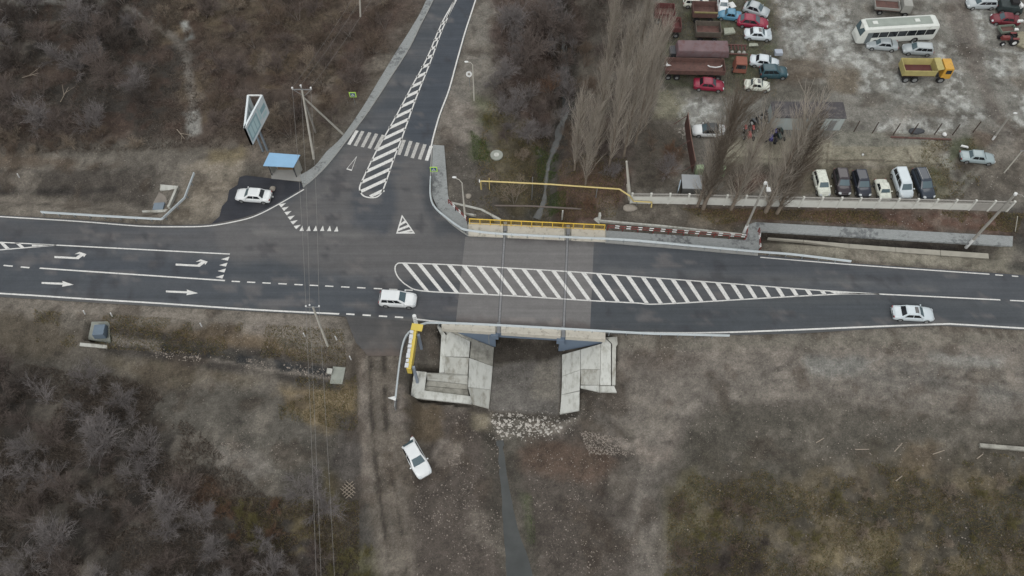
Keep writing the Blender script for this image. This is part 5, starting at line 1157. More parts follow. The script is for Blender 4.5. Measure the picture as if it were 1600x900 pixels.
stones('rubble', [([(1050, 150), (1140, 150), (1140, 190), (1050, 200)], 90, 0.04, 0.14, 0), ([(1040, 200), (1075, 200), (1085, 250), (1060, 240)], 60, 0.06, 0.22, 0), ([(1220, 0), (1600, 20), (1600, 210), (1340, 205)], 420, 0.04, 0.14, 0), ([(1180, 330), (1560, 335), (1560, 360), (1180, 345)], 90, 0.03, 0.09, 0), ([(1215, 0), (1330, 0), (1330, 100), (1215, 95)], 260, 0.05, 0.14, 0), ([(1480, 240), (1600, 240), (1600, 310), (1480, 310)], 60, 0.04, 0.1, 0), ([(0, 240), (300, 240), (300, 330), (0, 320)], 120, 0.03, 0.07, 0), ([(700, 235), (760, 235), (740, 330), (705, 320)], 90, 0.03, 0.06, 0)], mat('dull_rubble', (146, 142, 134), 0.9, 0.25, 1.5), 'pale rubble scattered over the yard', 3)
# ------------------------------------------------------------------ vehicles
GLASS = mat('car_glass', (74, 92, 98), 0.15, 0.05, 1.0, spec=0.8)
DKGL = mat('dark_window', (30, 34, 38), 0.15, 0.05, 1.0, spec=0.7)
TYRE = mat('tyre', (34, 34, 35), 0.9, 0.1, 4.0); RIM = mat('rim', (150, 152, 152), 0.4, 0.1, 4.0, metal=0.5)
LAMPM = mat('headlight_glass', (200, 206, 208), 0.15, 0.03, 1.0, spec=0.7); TAIL = mat('tail_light', (130, 30, 32), 0.3, 0.05, 1.0)
def paint(name, c, dirt=0.0):
    return mat('paint_' + name, c, 0.32 + dirt * 0.4, 0.04 + dirt * 0.2, 1.5, coat=0.4 * (1 - dirt), spots=(2.5, 0.5, 0.8, tuple(v * 0.75 for v in c)) if dirt else None)
def surf(rows, closed=True):
    n = len(rows[0]); vs = [v for r in rows for v in r]; fs = []
    for i in range(len(rows) - 1):
        for j in range(n - 1 if not closed else n): fs.append((i * n + j, i * n + (j + 1) % n, (i + 1) * n + (j + 1) % n, (i + 1) * n + j))
    return vs, fs
KINDS = {  # L, W, H, belt height, hood height, (xs of glass base front, roof front, roof rear, glass base rear), tail deck height  (fractions of L from rear)
    'sedan': dict(L=4.6, W=1.78, H=1.45, belt=0.92, hood=0.88, deck=0.95, g=(0.74, 0.58, 0.30, 0.17)),
    'hatch': dict(L=4.3, W=1.90, H=1.55, belt=0.93, hood=0.90, deck=0.95, g=(0.74, 0.52, 0.22, 0.07)),
    'wagon': dict(L=4.4, W=1.72, H=1.47, belt=0.92, hood=0.88, deck=0.95, g=(0.75, 0.57, 0.08, 0.015)),
    'suv': dict(L=4.5, W=1.85, H=1.70, belt=1.08, hood=1.04, deck=1.1, g=(0.745, 0.53, 0.08, 0.015)),
    'van': dict(L=4.6, W=1.85, H=1.80, belt=1.05, hood=1.0, deck=1.1, g=(0.83, 0.66, 0.06, 0.01)),
    'old': dict(L=4.1, W=1.62, H=1.42, belt=0.90, hood=0.86, deck=0.88, g=(0.72, 0.60, 0.31, 0.22)),
}
def car(p0, p1, kind, col, label, name='parked_car', cat='car', group=None, glass=GLASS, dirt=0.0, sunroof=False, rails=False, roofcol=None, L=None, tilt=0.0, open_hood=False, nowheels=False):
    A_, B_ = V(*p0, 0.75), V(*p1, 0.75); d = B_ - A_; K = KINDS[kind]; L0 = L or min(max(d.length, K['L'] * 0.88), K['L'] * 1.1); c = (A_ + B_) / 2
    gz = float(hgt(np.array([c.x]), np.array([c.y]))[0]); gz = max(gz, 0.0) if float(sdf(np.array([c.x]), np.array([c.y]), ROAD)[0]) < 0 or float(sdf(np.array([c.x]), np.array([c.y]), BAY)[0]) < 0 else gz
    zz = gz + 0.75; A_, B_ = V(*p0, zz), V(*p1, zz); c = (A_ + B_) / 2; d = B_ - A_
    e = empty(name, (c.x, c.y, gz), math.atan2(d.y, d.x), label, cat, group); e.rotation_euler.x = tilt
    W, H = K['W'], K['H']; hx = L0 / 2; P = col if hasattr(col, 'node_tree') else paint(*col, dirt)
    def A(mb, nm, m_, par=None, sm=False, **k): o = mb.build(nm, m_, smooth=sm, **k); o.parent = par or e; return o
    g = K['g']; X_ = lambda t: (t - 0.5) * L0
    # lower body: stations along the length
    st = [(0.0, 0.80, 0.42, K['deck'] - 0.22), (0.012, 0.90, 0.30, K['deck'] - 0.08), (0.05, 0.96, 0.24, K['deck']), (g[3] if g[3] > 0.06 else 0.1, 0.99, 0.22, max(K['deck'], K['belt'])), (0.30, 1.0, 0.20, K['belt'] + 0.02), (0.5, 1.0, 0.20, K['belt']), (g[0] - 0.02, 0.99, 0.20, K['belt'] - 0.01), (g[0] + 0.05, 0.985, 0.20, K['hood'] + 0.03), (0.90, 0.95, 0.22, K['hood'] - 0.06), (0.955, 0.88, 0.24, K['hood'] - 0.16), (0.985, 0.78, 0.28, K['hood'] - 0.28), (1.0, 0.66, 0.36, K['hood'] - 0.38)]
    rows = []
    for t, wf, zb, zt in st:
        w_ = W / 2 * wf; x = X_(t); half = [(w_ * 0.90, zb), (w_, zb + 0.14), (w_ * 1.005, (zb + zt) / 2), (w_ * 0.985, zt - 0.13), (w_ * 0.93, zt - 0.03), (w_ * 0.6, zt + 0.015), (0, zt + 0.03)]
        rows.append([(x, y, z) for y, z in half] + [(x, -y, z) for y, z in half[-2::-1]] )
    vs, fs = surf(rows); n = len(rows[0]); fs += [tuple(range(n)), tuple(range(len(vs) - 1, len(vs) - n - 1, -1))]
    mb = MB(); mb.add(vs, fs); body = A(mb, 'body', P, sm=True)
    # cabin
    xf, xrf, xrr, xr = (X_(t) for t in g); zb_, zt_ = K['belt'] - 0.04, H; wb, wt = W / 2 * 0.93, W / 2 * 0.70
    rows = []
    for z, x1, x0, w_ in ((zb_, xf, xr, wb), (zb_ + (zt_ - zb_) * 0.88, xrf + (xf - xrf) * 0.14, xrr + (xr - xrr) * 0.14, wt + (wb - wt) * 0.16), (zt_ - 0.02, xrf - 0.03, xrr + 0.03, wt - 0.02), (zt_ + 0.015, xrf - 0.22, xrr + 0.2, wt - 0.18)):
        b_ = 0.07
        rows.append([(x0 + b_, -w_, z), (x1 - b_ * 2, -w_, z), (x1 - b_ * 0.3, -w_ * 0.82, z), (x1, 0, z), (x1 - b_ * 0.3, w_ * 0.82, z), (x1 - b_ * 2, w_, z), (x0 + b_, w_, z), (x0, w_ * 0.85, z), (x0 - 0.01, 0, z), (x0, -w_ * 0.85, z)])
    vs, fs = surf(rows); n = 10; fs.append(tuple(range(len(vs) - n, len(vs))))
    mb = MB(); mb.add(vs, fs); A(mb, 'cabin', roofcol or P, sm=False)
    b0, b1 = rows[0], rows[1]
    def L3(a, b, t): return tuple(a[i] + (b[i] - a[i]) * t for i in range(3))
    def quad(ia, ib, u0, u1, v0, v1, off, mb):
        p00 = L3(L3(b0[ia], b0[ib], u0), L3(b1[ia], b1[ib], u0), v0); p10 = L3(L3(b0[ia], b0[ib], u1), L3(b1[ia], b1[ib], u1), v0)
        p11 = L3(L3(b0[ia], b0[ib], u1), L3(b1[ia], b1[ib], u1), v1); p01 = L3(L3(b0[ia], b0[ib], u0), L3(b1[ia], b1[ib], u0), v1)
        q = [Vector(p) for p in (p00, p10, p11, p01)]; nn = (q[1] - q[0]).cross(q[3] - q[0]).normalized(); q = [p + nn * off for p in q]; mb.add(q, [(0, 1, 2, 3)])
    mb = MB(); quad(2, 3, 0.02, 1, 0.16, 0.98, 0.012, mb); quad(3, 4, 0, 0.98, 0.16, 0.98, 0.012, mb); A(mb, 'windshield', glass)
    mb = MB(); quad(7, 8, 0.04, 1, 0.2, 0.95, 0.012, mb); quad(8, 9, 0, 0.96, 0.2, 0.95, 0.012, mb); A(mb, 'rear_window', DKGL if kind not in ('old', 'hatch') else glass)
    for ia, ib in ((0, 1), (5, 6)):
        mb = MB(); cuts = [(0.06, 0.34), (0.37, 0.64), (0.67, 0.95)] if kind in ('suv', 'van', 'wagon') else [(0.08, 0.49), (0.53, 0.94)]
        if ia == 5: cuts = [(1 - b_, 1 - a_) for a_, b_ in cuts]
        for u0, u1 in cuts: quad(ia, ib, u0, u1, 0.2, 0.93, 0.012, mb)
        A(mb, 'side_window', DKGL)
    if sunroof: mb = MB(); mb.box((X_(0.52), 0, zt_ + 0.02), (0.42, 0.8, 0.03)); A(mb, 'sunroof', DKGL)
    if rails:
        for s in (-1, 1): mb = MB(); mb.bar((xrr + 0.2, s * (wt - 0.1), zt_ + 0.04), (xrf - 0.2, s * (wt - 0.1), zt_ + 0.04), 0.05, 0.05); A(mb, 'roof_rail', RIM)
    if not nowheels:
        R_ = 0.33 if kind not in ('suv', 'van') else 0.36
        for t in (0.185, 0.815):
            for s in (-1, 1):
                y = s * (W / 2 - 0.09); mb = MB(); mb.tube((X_(t), y - 0.11, R_), (X_(t), y + 0.11, R_), R_, n=16); wl_ = A(mb, 'wheel', TYRE)
                mb = MB(); y2 = y + s * 0.114; mb.tube((X_(t), y2 - 0.01, R_), (X_(t), y2 + 0.01, R_), R_ * 0.64, n=12); A(mb, 'rim', RIM, wl_)
    for s in (-1, 1):
        mb = MB(); mb.add([(X_(0.945), s * W * 0.43, K['hood'] - 0.12), (X_(0.985), s * W * 0.36, K['hood'] - 0.2), (X_(0.99), s * W * 0.24, K['hood'] - 0.22), (X_(0.955), s * W * 0.27, K['hood'] - 0.085), (X_(0.955), s * W * 0.445, K['hood'] - 0.26), (X_(0.99), s * W * 0.38, K['hood'] - 0.33), (X_(0.998), s * W * 0.25, K['hood'] - 0.34)], [(0, 1, 2, 3), (0, 4, 5, 1), (1, 5, 6, 2)][::1]); A(mb, 'headlight', LAMPM)
        mb = MB(); mb.box((X_(0.008), s * W * 0.37, K['deck'] - 0.17), (0.08, 0.26, 0.16)); A(mb, 'tail_light', TAIL)
        mb = MB(); mb.ball((X_(g[0]) - 0.28, s * (W / 2 + 0.09), K['belt'] + 0.03), 0.11, 8, 4, (0.8, 1.1, 0.7)); A(mb, 'mirror', P)
    mb = MB(); mb.box((X_(0.992), 0, 0.42), (0.06, W * 0.5, 0.2)); A(mb, 'grille', BLACK)
    if open_hood:
        mb = MB(); mb.slab([(X_(0.80), -W * 0.38, K['hood'] + 0.05), (X_(0.80), W * 0.38, K['hood'] + 0.05), (X_(0.90), W * 0.36, K['hood'] + 0.5), (X_(0.90), -W * 0.36, K['hood'] + 0.5)], 0.03); A(mb, 'raised_hood', P)
    return e
WHT = ('white', (212, 216, 216)); SIL = ('silver', (158, 166, 168)); SLW = ('pearl', (192, 202, 206)); CRM = ('crimson', (136, 36, 60)); DRD = ('dark_red', (104, 34, 44)); TEA = ('teal', (48, 78, 86)); SKY_ = ('sky_blue', (84, 134, 160)); BRN = ('brown_black', (52, 46, 50)); BLK = ('blue_black', (42, 46, 56)); GBL = ('slate', (50, 58, 68)); MINT = ('mint_silver', (146, 160, 162)); CREAM = ('cream', (204, 208, 196))
car((595.5, 465.5), (648, 468.5), 'suv', WHT, 'white estate car driving right on the main road before the bridge', name='car', L=4.4)
car((1396, 487), (1459, 490.5), 'sedan', SLW, 'long white sedan with a sunroof driving on the right end of the main road', name='car', sunroof=True, L=4.85)
car((636, 691), (663, 739), 'hatch', WHT, 'white hatchback parked askew beside the dirt track', L=4.75)
car((421, 306), (370, 302.5), 'sedan', WHT, 'white sedan standing on the black asphalt bay by the bus shelter', L=4.6)
GR = 'cars parked in a row behind the concrete fence'
car((1279, 267), (1290, 305), 'wagon', CREAM, 'dirty white estate car, leftmost in the row behind the fence', group=GR, dirt=0.5)
car((1312, 266.5), (1320, 303), 'suv', BRN, 'dark brown off-roader, second from the left in the row behind the fence', group=GR)
car((1341, 268), (1352, 306), 'suv', BLK, 'blue black off-roader, third from the left in the row behind the fence', group=GR)
car((1376.5, 283), (1384.5, 309), 'old', CREAM, 'short white old car, fourth from the left in the row behind the fence', group=GR, dirt=0.4, L=3.3)
car((1403, 265), (1418, 308), 'van', SLW, 'silver white minivan, fifth from the left in the row behind the fence', group=GR, rails=False)
car((1434, 266), (1452, 308), 'suv', GBL, 'slate off-roader with roof rails, rightmost in the row behind the fence', group=GR, rails=True, L=4.7)
car((1501, 242), (1556, 247), 'old', MINT, 'pale blue silver sedan alone on the grass right of the yard', L=4.5)
car((1133, 203.5), (1083, 202), 'sedan', WHT, 'white car with a black roof behind the poplar twigs', roofcol=mat('black_roof', (60, 62, 62), 0.5), L=4.4)
car((1403, 70), (1354, 66), 'sedan', SIL, 'silver sedan parked below the front of the white bus', L=4.5)
car((1458, 77), (1411, 74), 'wagon', SIL, 'silver estate car parked above the yellow dump truck', L=4.25)
car((1068, 1), (1108, 3), 'wagon', CREAM, 'white estate car cut by the top edge above the open truck beds', dirt=0.3)
car((1129, -12), (1131, 22), 'old', WHT, 'white old car with its front behind the sky blue sedan', dirt=0.2)
car((1158, 24), (1122, 20), 'old', SKY_, 'sky blue old sedan nosed against the crimson car', dirt=0.3)
car((1163, 8), (1202, 20), 'hatch', SIL, 'silver hatchback at the top edge behind the crimson hatchback', dirt=0.3)
car((1152, 30), (1201, 36), 'hatch', CRM, 'crimson hatchback squeezed between two silver cars', dirt=0.4)
car((1164, 51), (1206, 54), 'sedan', SLW, 'silver white sedan with a sunroof and a raised bonnet under the crimson hatchback', sunroof=True, dirt=0.2, open_hood=True)
car((1172, 92), (1218, 99), 'sedan', SLW, 'silver white sedan parked against the teal car', dirt=0.2)
car((1190, 112), (1228, 112), 'suv', TEA, 'dark teal car below the silver white sedan', dirt=0.4, glass=mat('dusty_glass', (70, 88, 92), 0.4))
car((1163, 130), (1204, 134), 'old', CREAM, 'white boxy old car at the foot of the wreck group', dirt=0.2, sunroof=True)
car((1084, 129), (1132, 133), 'sedan', CRM, 'crimson sedan parked in front of the rusty long trailer', dirt=0.3)
car((1557, 4), (1511, 4), 'wagon', SIL, 'grey estate car at the top edge, second from the right corner', dirt=0.3)
car((1592, 31), (1550, 27), 'sedan', DRD, 'dark red sedan wreck near the top right corner', dirt=0.6)
# bus
def local(name, px0, px1, z, label, cat, group=None):
    A_, B_ = V(*px0, z), V(*px1, z); c = (A_ + B_) / 2; d = B_ - A_; gz = float(hgt(np.array([c.x]), np.array([c.y]))[0])
    return empty(name, (c.x, c.y, gz), math.atan2(d.y, d.x), label, cat, group), d.length
def P_(mb, nm, m_, par, **k): o = mb.build(nm, m_, **k); o.parent = par; return o
def wheels(e, xs, W, r, hub=RIM, hubr=0.55, wd=0.28):
    for x in xs:
        for s in (-1, 1):
            y = s * (W / 2 - wd / 2 + 0.02); mb = MB(); mb.tube((x, y - wd / 2, r), (x, y + wd / 2, r), r, n=16); wl_ = P_(mb, 'wheel', TYRE, e); mb = MB(); y2 = y + s * wd / 2; mb.tube((x, y2 - 0.02, r), (x, y2 + 0.015, r), r * hubr, n=12); P_(mb, 'rim', hub, wl_)
e, L = local('bus', (1457, 45), (1338, 52), 1.0, 'long white coach bus with dark windows in the yard', 'bus'); L = 11.6; W = 2.5
BW = mat('bus_white', (204, 208, 202), 0.5, 0.05, 1.0, spots=(1.5, 0.55, 0.8, (170, 172, 164)))
rows = []
for x, w_, zb, zt in ((-L / 2, 1.15, 0.7, 2.7), (-L / 2 + 0.15, 1.22, 0.45, 2.95), (-L / 2 + 0.5, 1.25, 0.4, 3.05), (L / 2 - 1.2, 1.25, 0.4, 3.05), (L / 2 - 0.55, 1.22, 0.4, 2.9), (L / 2 - 0.2, 1.15, 0.4, 1.7), (L / 2, 1.0, 0.45, 1.2)):
    hf = [(w_ * 0.97, zb), (w_, zb + 0.3), (w_ * 0.99, zt - 0.5), (w_ * 0.93, zt - 0.12), (w_ * 0.75, zt), (0, zt + 0.04)]; rows.append([(x, y, z) for y, z in hf] + [(x, -y, z) for y, z in hf[-2::-1]])
vs, fs = surf(rows); n = len(rows[0]); fs += [tuple(range(n)), tuple(range(len(vs) - 1, len(vs) - n - 1, -1))]; mb = MB(); mb.add(vs, fs); P_(mb, 'body', BW, e)
for s in (-1, 1):
    mb = MB()
    for i in range(7): x = -L / 2 + 0.5 + i * 1.38; mb.add([(x, s * 1.262, 1.45), (x + 1.3, s * 1.262, 1.45), (x + 1.3, s * 1.255, 2.4), (x, s * 1.255, 2.4)], [(0, 1, 2, 3)])
    P_(mb, 'side_window', DKGL, e)
    mb = MB(); mb.add([(L / 2 - 1.9, s * 1.266, 0.5), (L / 2 - 1.1, s * 1.266, 0.5), (L / 2 - 1.1, s * 1.26, 2.4), (L / 2 - 1.9, s * 1.26, 2.4)], [(0, 1, 2, 3)]); P_(mb, 'door', mat('bus_door', (96, 104, 106), 0.4), e)
    mb = MB(); mb.box((L / 2 - 0.1, s * 0.85, 0.85), (0.1, 0.35, 0.2)); P_(mb, 'headlight', LAMPM, e)
mb = MB(); mb.add([(L / 2 - 0.21 + 0.02, -1.08, 1.72), (L / 2 - 0.21 + 0.02, 1.08, 1.72), (L / 2 - 0.53 + 0.02, 1.12, 2.78), (L / 2 - 0.53 + 0.02, -1.12, 2.78)], [(0, 1, 2, 3)]); P_(mb, 'windshield', GLASS, e)
mb = MB(); mb.box((0, 0, 3.085), (L * 0.82, 1.5, 0.06)); P_(mb, 'roof_panel', mat('bus_roof', (142, 150, 142), 0.7, 0.1, 1.0), e)
for x in (3.6, -2.6): mb = MB(); mb.box((x, 0, 3.14), (0.7, 0.6, 0.1)); P_(mb, 'roof_hatch', BW, e)
wheels(e, (L / 2 - 2.7, -L / 2 + 2.9), 2.5, 0.5)
# dump truck
RUST = mat('rust_brown', (98, 74, 68), 0.9, 0.2, 1.5, spots=(2.0, 0.5, 0.7, (74, 60, 56))); RUSTR = mat('rust_red', (96, 58, 56), 0.9, 0.2, 1.5, spots=(1.5, 0.5, 0.75, (70, 56, 54))); OLIVE = mat('olive_beam', (128, 120, 82), 0.8, 0.2, 2)
TYEL = mat('truck_yellow', (196, 150, 58), 0.5, 0.15, 1.5, spots=(3, 0.5, 0.7, (160, 124, 64))); BEDY = mat('faded_yellow', (168, 158, 104), 0.8, 0.15, 1.2)
def open_bed(e, x0, x1, W, z0, z1, m_out, m_in, flare=0.0, frontguard=False, th=0.08, name='bed'):
    o = MB(); f = flare
    o.bar((x0, 0, z0), (x1, 0, z0), W, 0.12)
    bed = P_(o, name + '_floor', m_in, e)
    for s in (-1, 1):
        q = MB(); q.slab([(x0 - f, s * (W / 2 + f), z1), (x1 + f, s * (W / 2 + f), z1), (x1 + f, s * (W / 2 + f - th), z1), (x0 - f, s * (W / 2 + f - th), z1)], 0.1); q.add([(x0, s * W / 2, z0), (x1, s * W / 2, z0), (x1 + f, s * (W / 2 + f), z1 - 0.1), (x0 - f, s * (W / 2 + f), z1 - 0.1), (x0, s * (W / 2 - th), z0), (x1, s * (W / 2 - th), z0), (x1 + f, s * (W / 2 + f - th), z1 - 0.1), (x0 - f, s * (W / 2 + f - th), z1 - 0.1)], [(0, 1, 2, 3), (4, 7, 6, 5), (0, 3, 7, 4), (1, 5, 6, 2)]); P_(q, 'side_board', m_out, e)
    for x, sx in ((x0, -1), (x1, 1)):
        q = MB(); q.bar((x + sx * f / 2, 0, (z0 + z1) / 2), (x + sx * (f / 2 + th), 0, (z0 + z1) / 2), W + f, z1 - z0); P_(q, 'end_board', m_out, e)
e, L = local('dump_truck', (1411, 109), (1479, 110), 1.0, 'yellow dump truck with a faded open tipper bed and grey wheels', 'dump truck')
q = MB(); q.box((0, 0, 0.85), (6.6, 0.9, 0.3)); P_(q, 'chassis', DARK, e)
open_bed(e, -3.3, 1.0, 2.2, 1.25, 2.35, BEDY, RUSTR, 0.15)
q = MB(); q.slab([(1.05, -1.2, 2.5), (1.05, 1.2, 2.5), (1.9, 1.1, 2.65), (1.9, -1.1, 2.65)], 0.08); P_(q, 'bed_visor', BEDY, e)
q = MB(); q.box((2.75, 0, 1.7), (1.4, 2.3, 1.8), 0, 0.9); P_(q, 'cab', TYEL, e, bevel=0.08)
q = MB(); q.add([(3.475, -0.95, 1.75), (3.475, 0.95, 1.75), (3.40, 0.9, 2.4), (3.40, -0.9, 2.4)], [(0, 1, 2, 3)]); P_(q, 'windshield', DKGL, e)
for s in (-1, 1): q = MB(); q.add([(2.4, s * 1.16, 1.75), (3.2, s * 1.16, 1.75), (3.15, s * 1.09, 2.35), (2.4, s * 1.09, 2.35)], [(0, 1, 2, 3)]); P_(q, 'side_window', DKGL, e)
wheels(e, (-2.6, -1.35, 2.3), 2.4, 0.52, GREYM, 0.6, 0.35)
# light flatbed truck at the top edge
e, L = local('flatbed_truck', (1371, 6), (1421, 10), 1.0, 'light grey flatbed truck cut by the top edge above the bus', 'truck'); LG = mat('truck_grey', (150, 150, 144), 0.7, 0.1, 1)
q = MB(); q.box((0, 0, 0.7), (5.2, 0.9, 0.25)); P_(q, 'chassis', DARK, e); open_bed(e, -2.7, 0.8, 2.1, 1.0, 1.45, LG, RUST)
q = MB(); q.box((1.85, 0, 1.35), (1.5, 1.95, 1.4), 0, 0.88); P_(q, 'cab', LG, e, bevel=0.1)
q = MB(); q.add([(2.57, -0.8, 1.45), (2.57, 0.8, 1.45), (2.5, 0.78, 1.95), (2.5, -0.78, 1.95)], [(0, 1, 2, 3)]); P_(q, 'windshield', DKGL, e); wheels(e, (-1.8, 1.9), 2.0, 0.4)
# rusty truck bodies
def old_bed(p0, p1, W, z0, z1, label, mo, mi, name='rusty_trailer', wx=None, yel=False):
    e, L = local(name, p0, p1, (z0 + z1) / 2, label, 'trailer'); q = MB(); q.box((0, 0, z0 - 0.2), (L * 0.95, 0.8, 0.25)); P_(q, 'chassis', DARK, e)
    open_bed(e, -L / 2, L / 2, W, z0, z1, mo, mi, 0.05)
    if yel: q = MB(); q.bar((-L / 2, -W / 2 - 0.12, z1 + 0.02), (L / 2, -W / 2 - 0.12, z1 + 0.02), 0.16, 0.2); P_(q, 'yellow_beam', OLIVE, e)
    wheels(e, wx or (-L * 0.3, L * 0.3), W, 0.45, GREYM, 0.5); return e, L
old_bed((1083, 14), (1119, 15), 2.3, 1.2, 2.2, 'rusty open truck bed with a yellow lower edge at the top of the wreck group', RUST, RUST, yel=True)
old_bed((1088, 44), (1125, 45), 2.3, 1.2, 2.1, 'rusty open truck bed just below the one with the yellow edge', mat('rust_grey', (92, 86, 78), 0.9, 0.2, 1.5), RUST)
old_bed((1024, 16), (1053, 17), 2.2, 1.2, 2.1, 'brown truck bed half behind the poplar twigs at the top', RUSTR, RUST)
old_bed((1036, 37), (1063, 38), 2.2, 1.2, 2.0, 'dark red truck bed below the half hidden brown one', RUSTR, RUSTR)
e, L = old_bed((1040, 102), (1131, 104), 2.4, 1.2, 1.95, 'long rusty open trailer behind the crimson sedan', RUST, RUST, wx=(-3.6, -2.4, 2.4, 3.4))
q = MB(); P0 = [(1.9, 0.3, 1.5), (2.2, 0.05, 1.5), (3.0, -0.05, 1.5), (3.7, 0.1, 1.5), (3.9, 0.35, 1.5)]; q.path([Vector(p) for p in P0], 0.09); tag(q.build('scrap_bumper', WHITE), 'curved white car bumper lying in the long rusty trailer', 'bumper').matrix_world = Matrix.Translation(e.location) @ e.rotation_euler.to_matrix().to_4x4()
q = MB(); q.slab([(0.0, 0.5, 0.1), (0.15, 0.0, 0.1), (0.6, -0.2, 0.1), (0.0, -0.35, 0.1), (-0.6, -0.3, 0.1), (-0.1, 0.0, 0.1)], 0.08); o = q.build('scrap_metal', WHITE); o.location = V(1042, 101, 1.4); tag(o, 'torn white car panel at the left end of the long rusty trailer', 'car panel')
e, L = local('tanker_body', (1058, 76), (1137, 77), 1.6, 'closed rusty grey truck body with a flat top above the long trailer', 'trailer')
q = MB(); q.box((0, 0, 1.7), (7.6, 2.3, 1.3), 0, 0.94); P_(q, 'body', mat('rust_mauve', (112, 96, 98), 0.9, 0.15, 0.6, spots=(0.8, 0.5, 0.7, (104, 74, 74))), e, bevel=0.15); wheels(e, (-2.6, 2.6), 2.3, 0.45, GREYM, 0.5)
q = MB(); q.box((-4.2, 0, 1.1), (0.8, 1.6, 0.8)); P_(q, 'end_box', DARK, e)
e, L = local('wrecked_chassis', (1139, 75), (1165, 76), 1.0, 'bare rusty truck frame with red cross bars right of the closed truck body', 'wrecked chassis')
for s in (-1, 1): q = MB(); q.bar((-1.5, s * 0.9, 0.9), (1.5, s * 0.9, 0.9), 0.15, 0.25); P_(q, 'side_beam', RUST, e)
for i in range(6): q = MB(); q.bar((-1.3 + i * 0.5, 0.9, 0.95), (-1.3 + i * 0.5, -0.1, 0.95), 0.14, 0.12); P_(q, 'cross_bar', RUSTR, e)
for x in (-0.7, 0.3, 1.0): q = MB(); q.ball((x, -0.5, 0.8), 0.3, 8, 5); P_(q, 'tank', LG, e)
e, L = local('truck_cab', (1158, 111), (1157, 89), 1.3, 'faded orange truck cab standing behind poplar twigs', 'truck cab')
q = MB(); q.box((0.1, 0, 1.3), (1.9, 1.9, 1.6), 0, 0.82); P_(q, 'cab', mat('faded_orange', (132, 84, 70), 0.8, 0.12, 1.5), e, bevel=0.1); q = MB(); q.add([(-0.86, -0.7, 1.35), (-0.86, 0.7, 1.35), (-0.74, 0.65, 1.95), (-0.74, -0.65, 1.95)], [(0, 1, 2, 3)]); P_(q, 'windshield', DKGL, e); wheels(e, (-0.2,), 1.9, 0.42)
o = MB().box((0, 0, 0.25), (1.1, 0.85, 0.5)).build('crate', mat('pale_crate', (158, 166, 176), 0.7, 0.05, 1)); o.location = V(1215.5, 84, 0.05); tag(o, 'small pale grey box on the ground right of the wreck group', 'box')
# right corner wrecks
e, L = local('small_trailer', (1563, 46), (1586, 44), 0.6, 'small green-edged open trailer below the dark red wreck', 'trailer'); open_bed(e, -1.1, 1.1, 1.4, 0.6, 1.0, mat('green_rim', (112, 124, 112), 0.8, 0.1, 1), RUST); wheels(e, (0,), 1.5, 0.3)
q = MB(); q.bar((1.1, 0, 0.6), (2.3, 0.2, 0.6), 0.08, 0.08); P_(q, 'drawbar', DARK, e)
def tractor(p, rz, col, label, s=1.0, group=None):
    g = V(*p, 0.4); gz = float(hgt(np.array([g.x]), np.array([g.y]))[0]); e = empty('small_tractor', (g.x, g.y, gz), rz, label, 'tractor', group); C_ = mat('tractor_' + col[0], col[1], 0.5, 0.1, 2)
    q = MB(); q.box((0.55 * s, 0, 0.85 * s), (1.3 * s, 0.6 * s, 0.5 * s), 0, 0.85); P_(q, 'hood', C_, e, bevel=0.05); q = MB(); q.box((-0.45 * s, 0, 0.75 * s), (0.9 * s, 0.9 * s, 0.35 * s)); P_(q, 'chassis', DARK, e)
    q = MB(); q.box((-0.6 * s, 0, 1.1 * s), (0.4 * s, 0.45 * s, 0.12 * s)); q.box((-0.8 * s, 0, 1.3 * s), (0.08 * s, 0.45 * s, 0.4 * s)); P_(q, 'seat', BLACK, e)
    q = MB(); q.tube((-0.1 * s, 0, 1.0 * s), (-0.25 * s, 0, 1.35 * s), 0.03); q.tube((-0.25 * s, 0, 1.34 * s), (-0.27 * s, 0, 1.38 * s), 0.2 * s, n=12); P_(q, 'steering_wheel', BLACK, e)
    for x, r in ((-0.6, 0.6), (0.95, 0.36)):
        for sd in (-1, 1):
            y = sd * 0.72 * s; q = MB(); q.tube((x * s, y - 0.13, r * s), (x * s, y + 0.13, r * s), r * s, n=16); w_ = P_(q, 'wheel', TYRE, e); q = MB(); q.tube((x * s, y + sd * 0.1, r * s), (x * s, y + sd * 0.145, r * s), r * s * 0.5, n=12); P_(q, 'rim', WHITE, w_)
    for sd in (-1, 1): q = MB(); q.box((-0.6 * s, sd * 0.6 * s, 1.22 * s), (0.9 * s, 0.35 * s, 0.06)); P_(q, 'fender', C_, e)
TG = 'small tractors by the grey shed'
tractor((1171, 206), R(-95), ('red', (140, 52, 50)), 'small red tractor, leftmost by the grey shed', 0.85, TG)
tractor((1186, 192), R(-60), ('dark', (62, 66, 68)), 'small dark grey tractor behind the red one', 0.85, TG)
tractor((1200, 181), R(-50), ('black', (40, 44, 48)), 'small black tractor against the end wall of the grey shed', 0.7, TG)
tractor((1205, 211), R(-100), ('navy', (46, 44, 98)), 'small navy blue tractor in front of the grey shed', 0.85, TG)
tractor((1217, 209), R(-80), ('green', (44, 58, 56)), 'small dark green tractor right of the navy one', 0.75, TG)
tractor((1576, 61), R(180), ('maroon', (110, 52, 50)), 'old maroon tractor near the pale rubble heap at the right edge', 1.0)
g = V(1598, 66, 0); tag(rock_mesh((g.x, g.y, 0.1), 1.3, 11, (1.0, 1.3, 0.6)).build('rubble_heap', mat('rubble', (134, 130, 112), 0.9, 0.3, 3, bump=0.6)), 'pale rubble heap cut by the right edge beside the maroon tractor', 'heap')
e, L = local('tank_wreck', (1562, 4), (1600, 8), 1.0, 'dark green black machine wreck in the top right corner', 'machine')
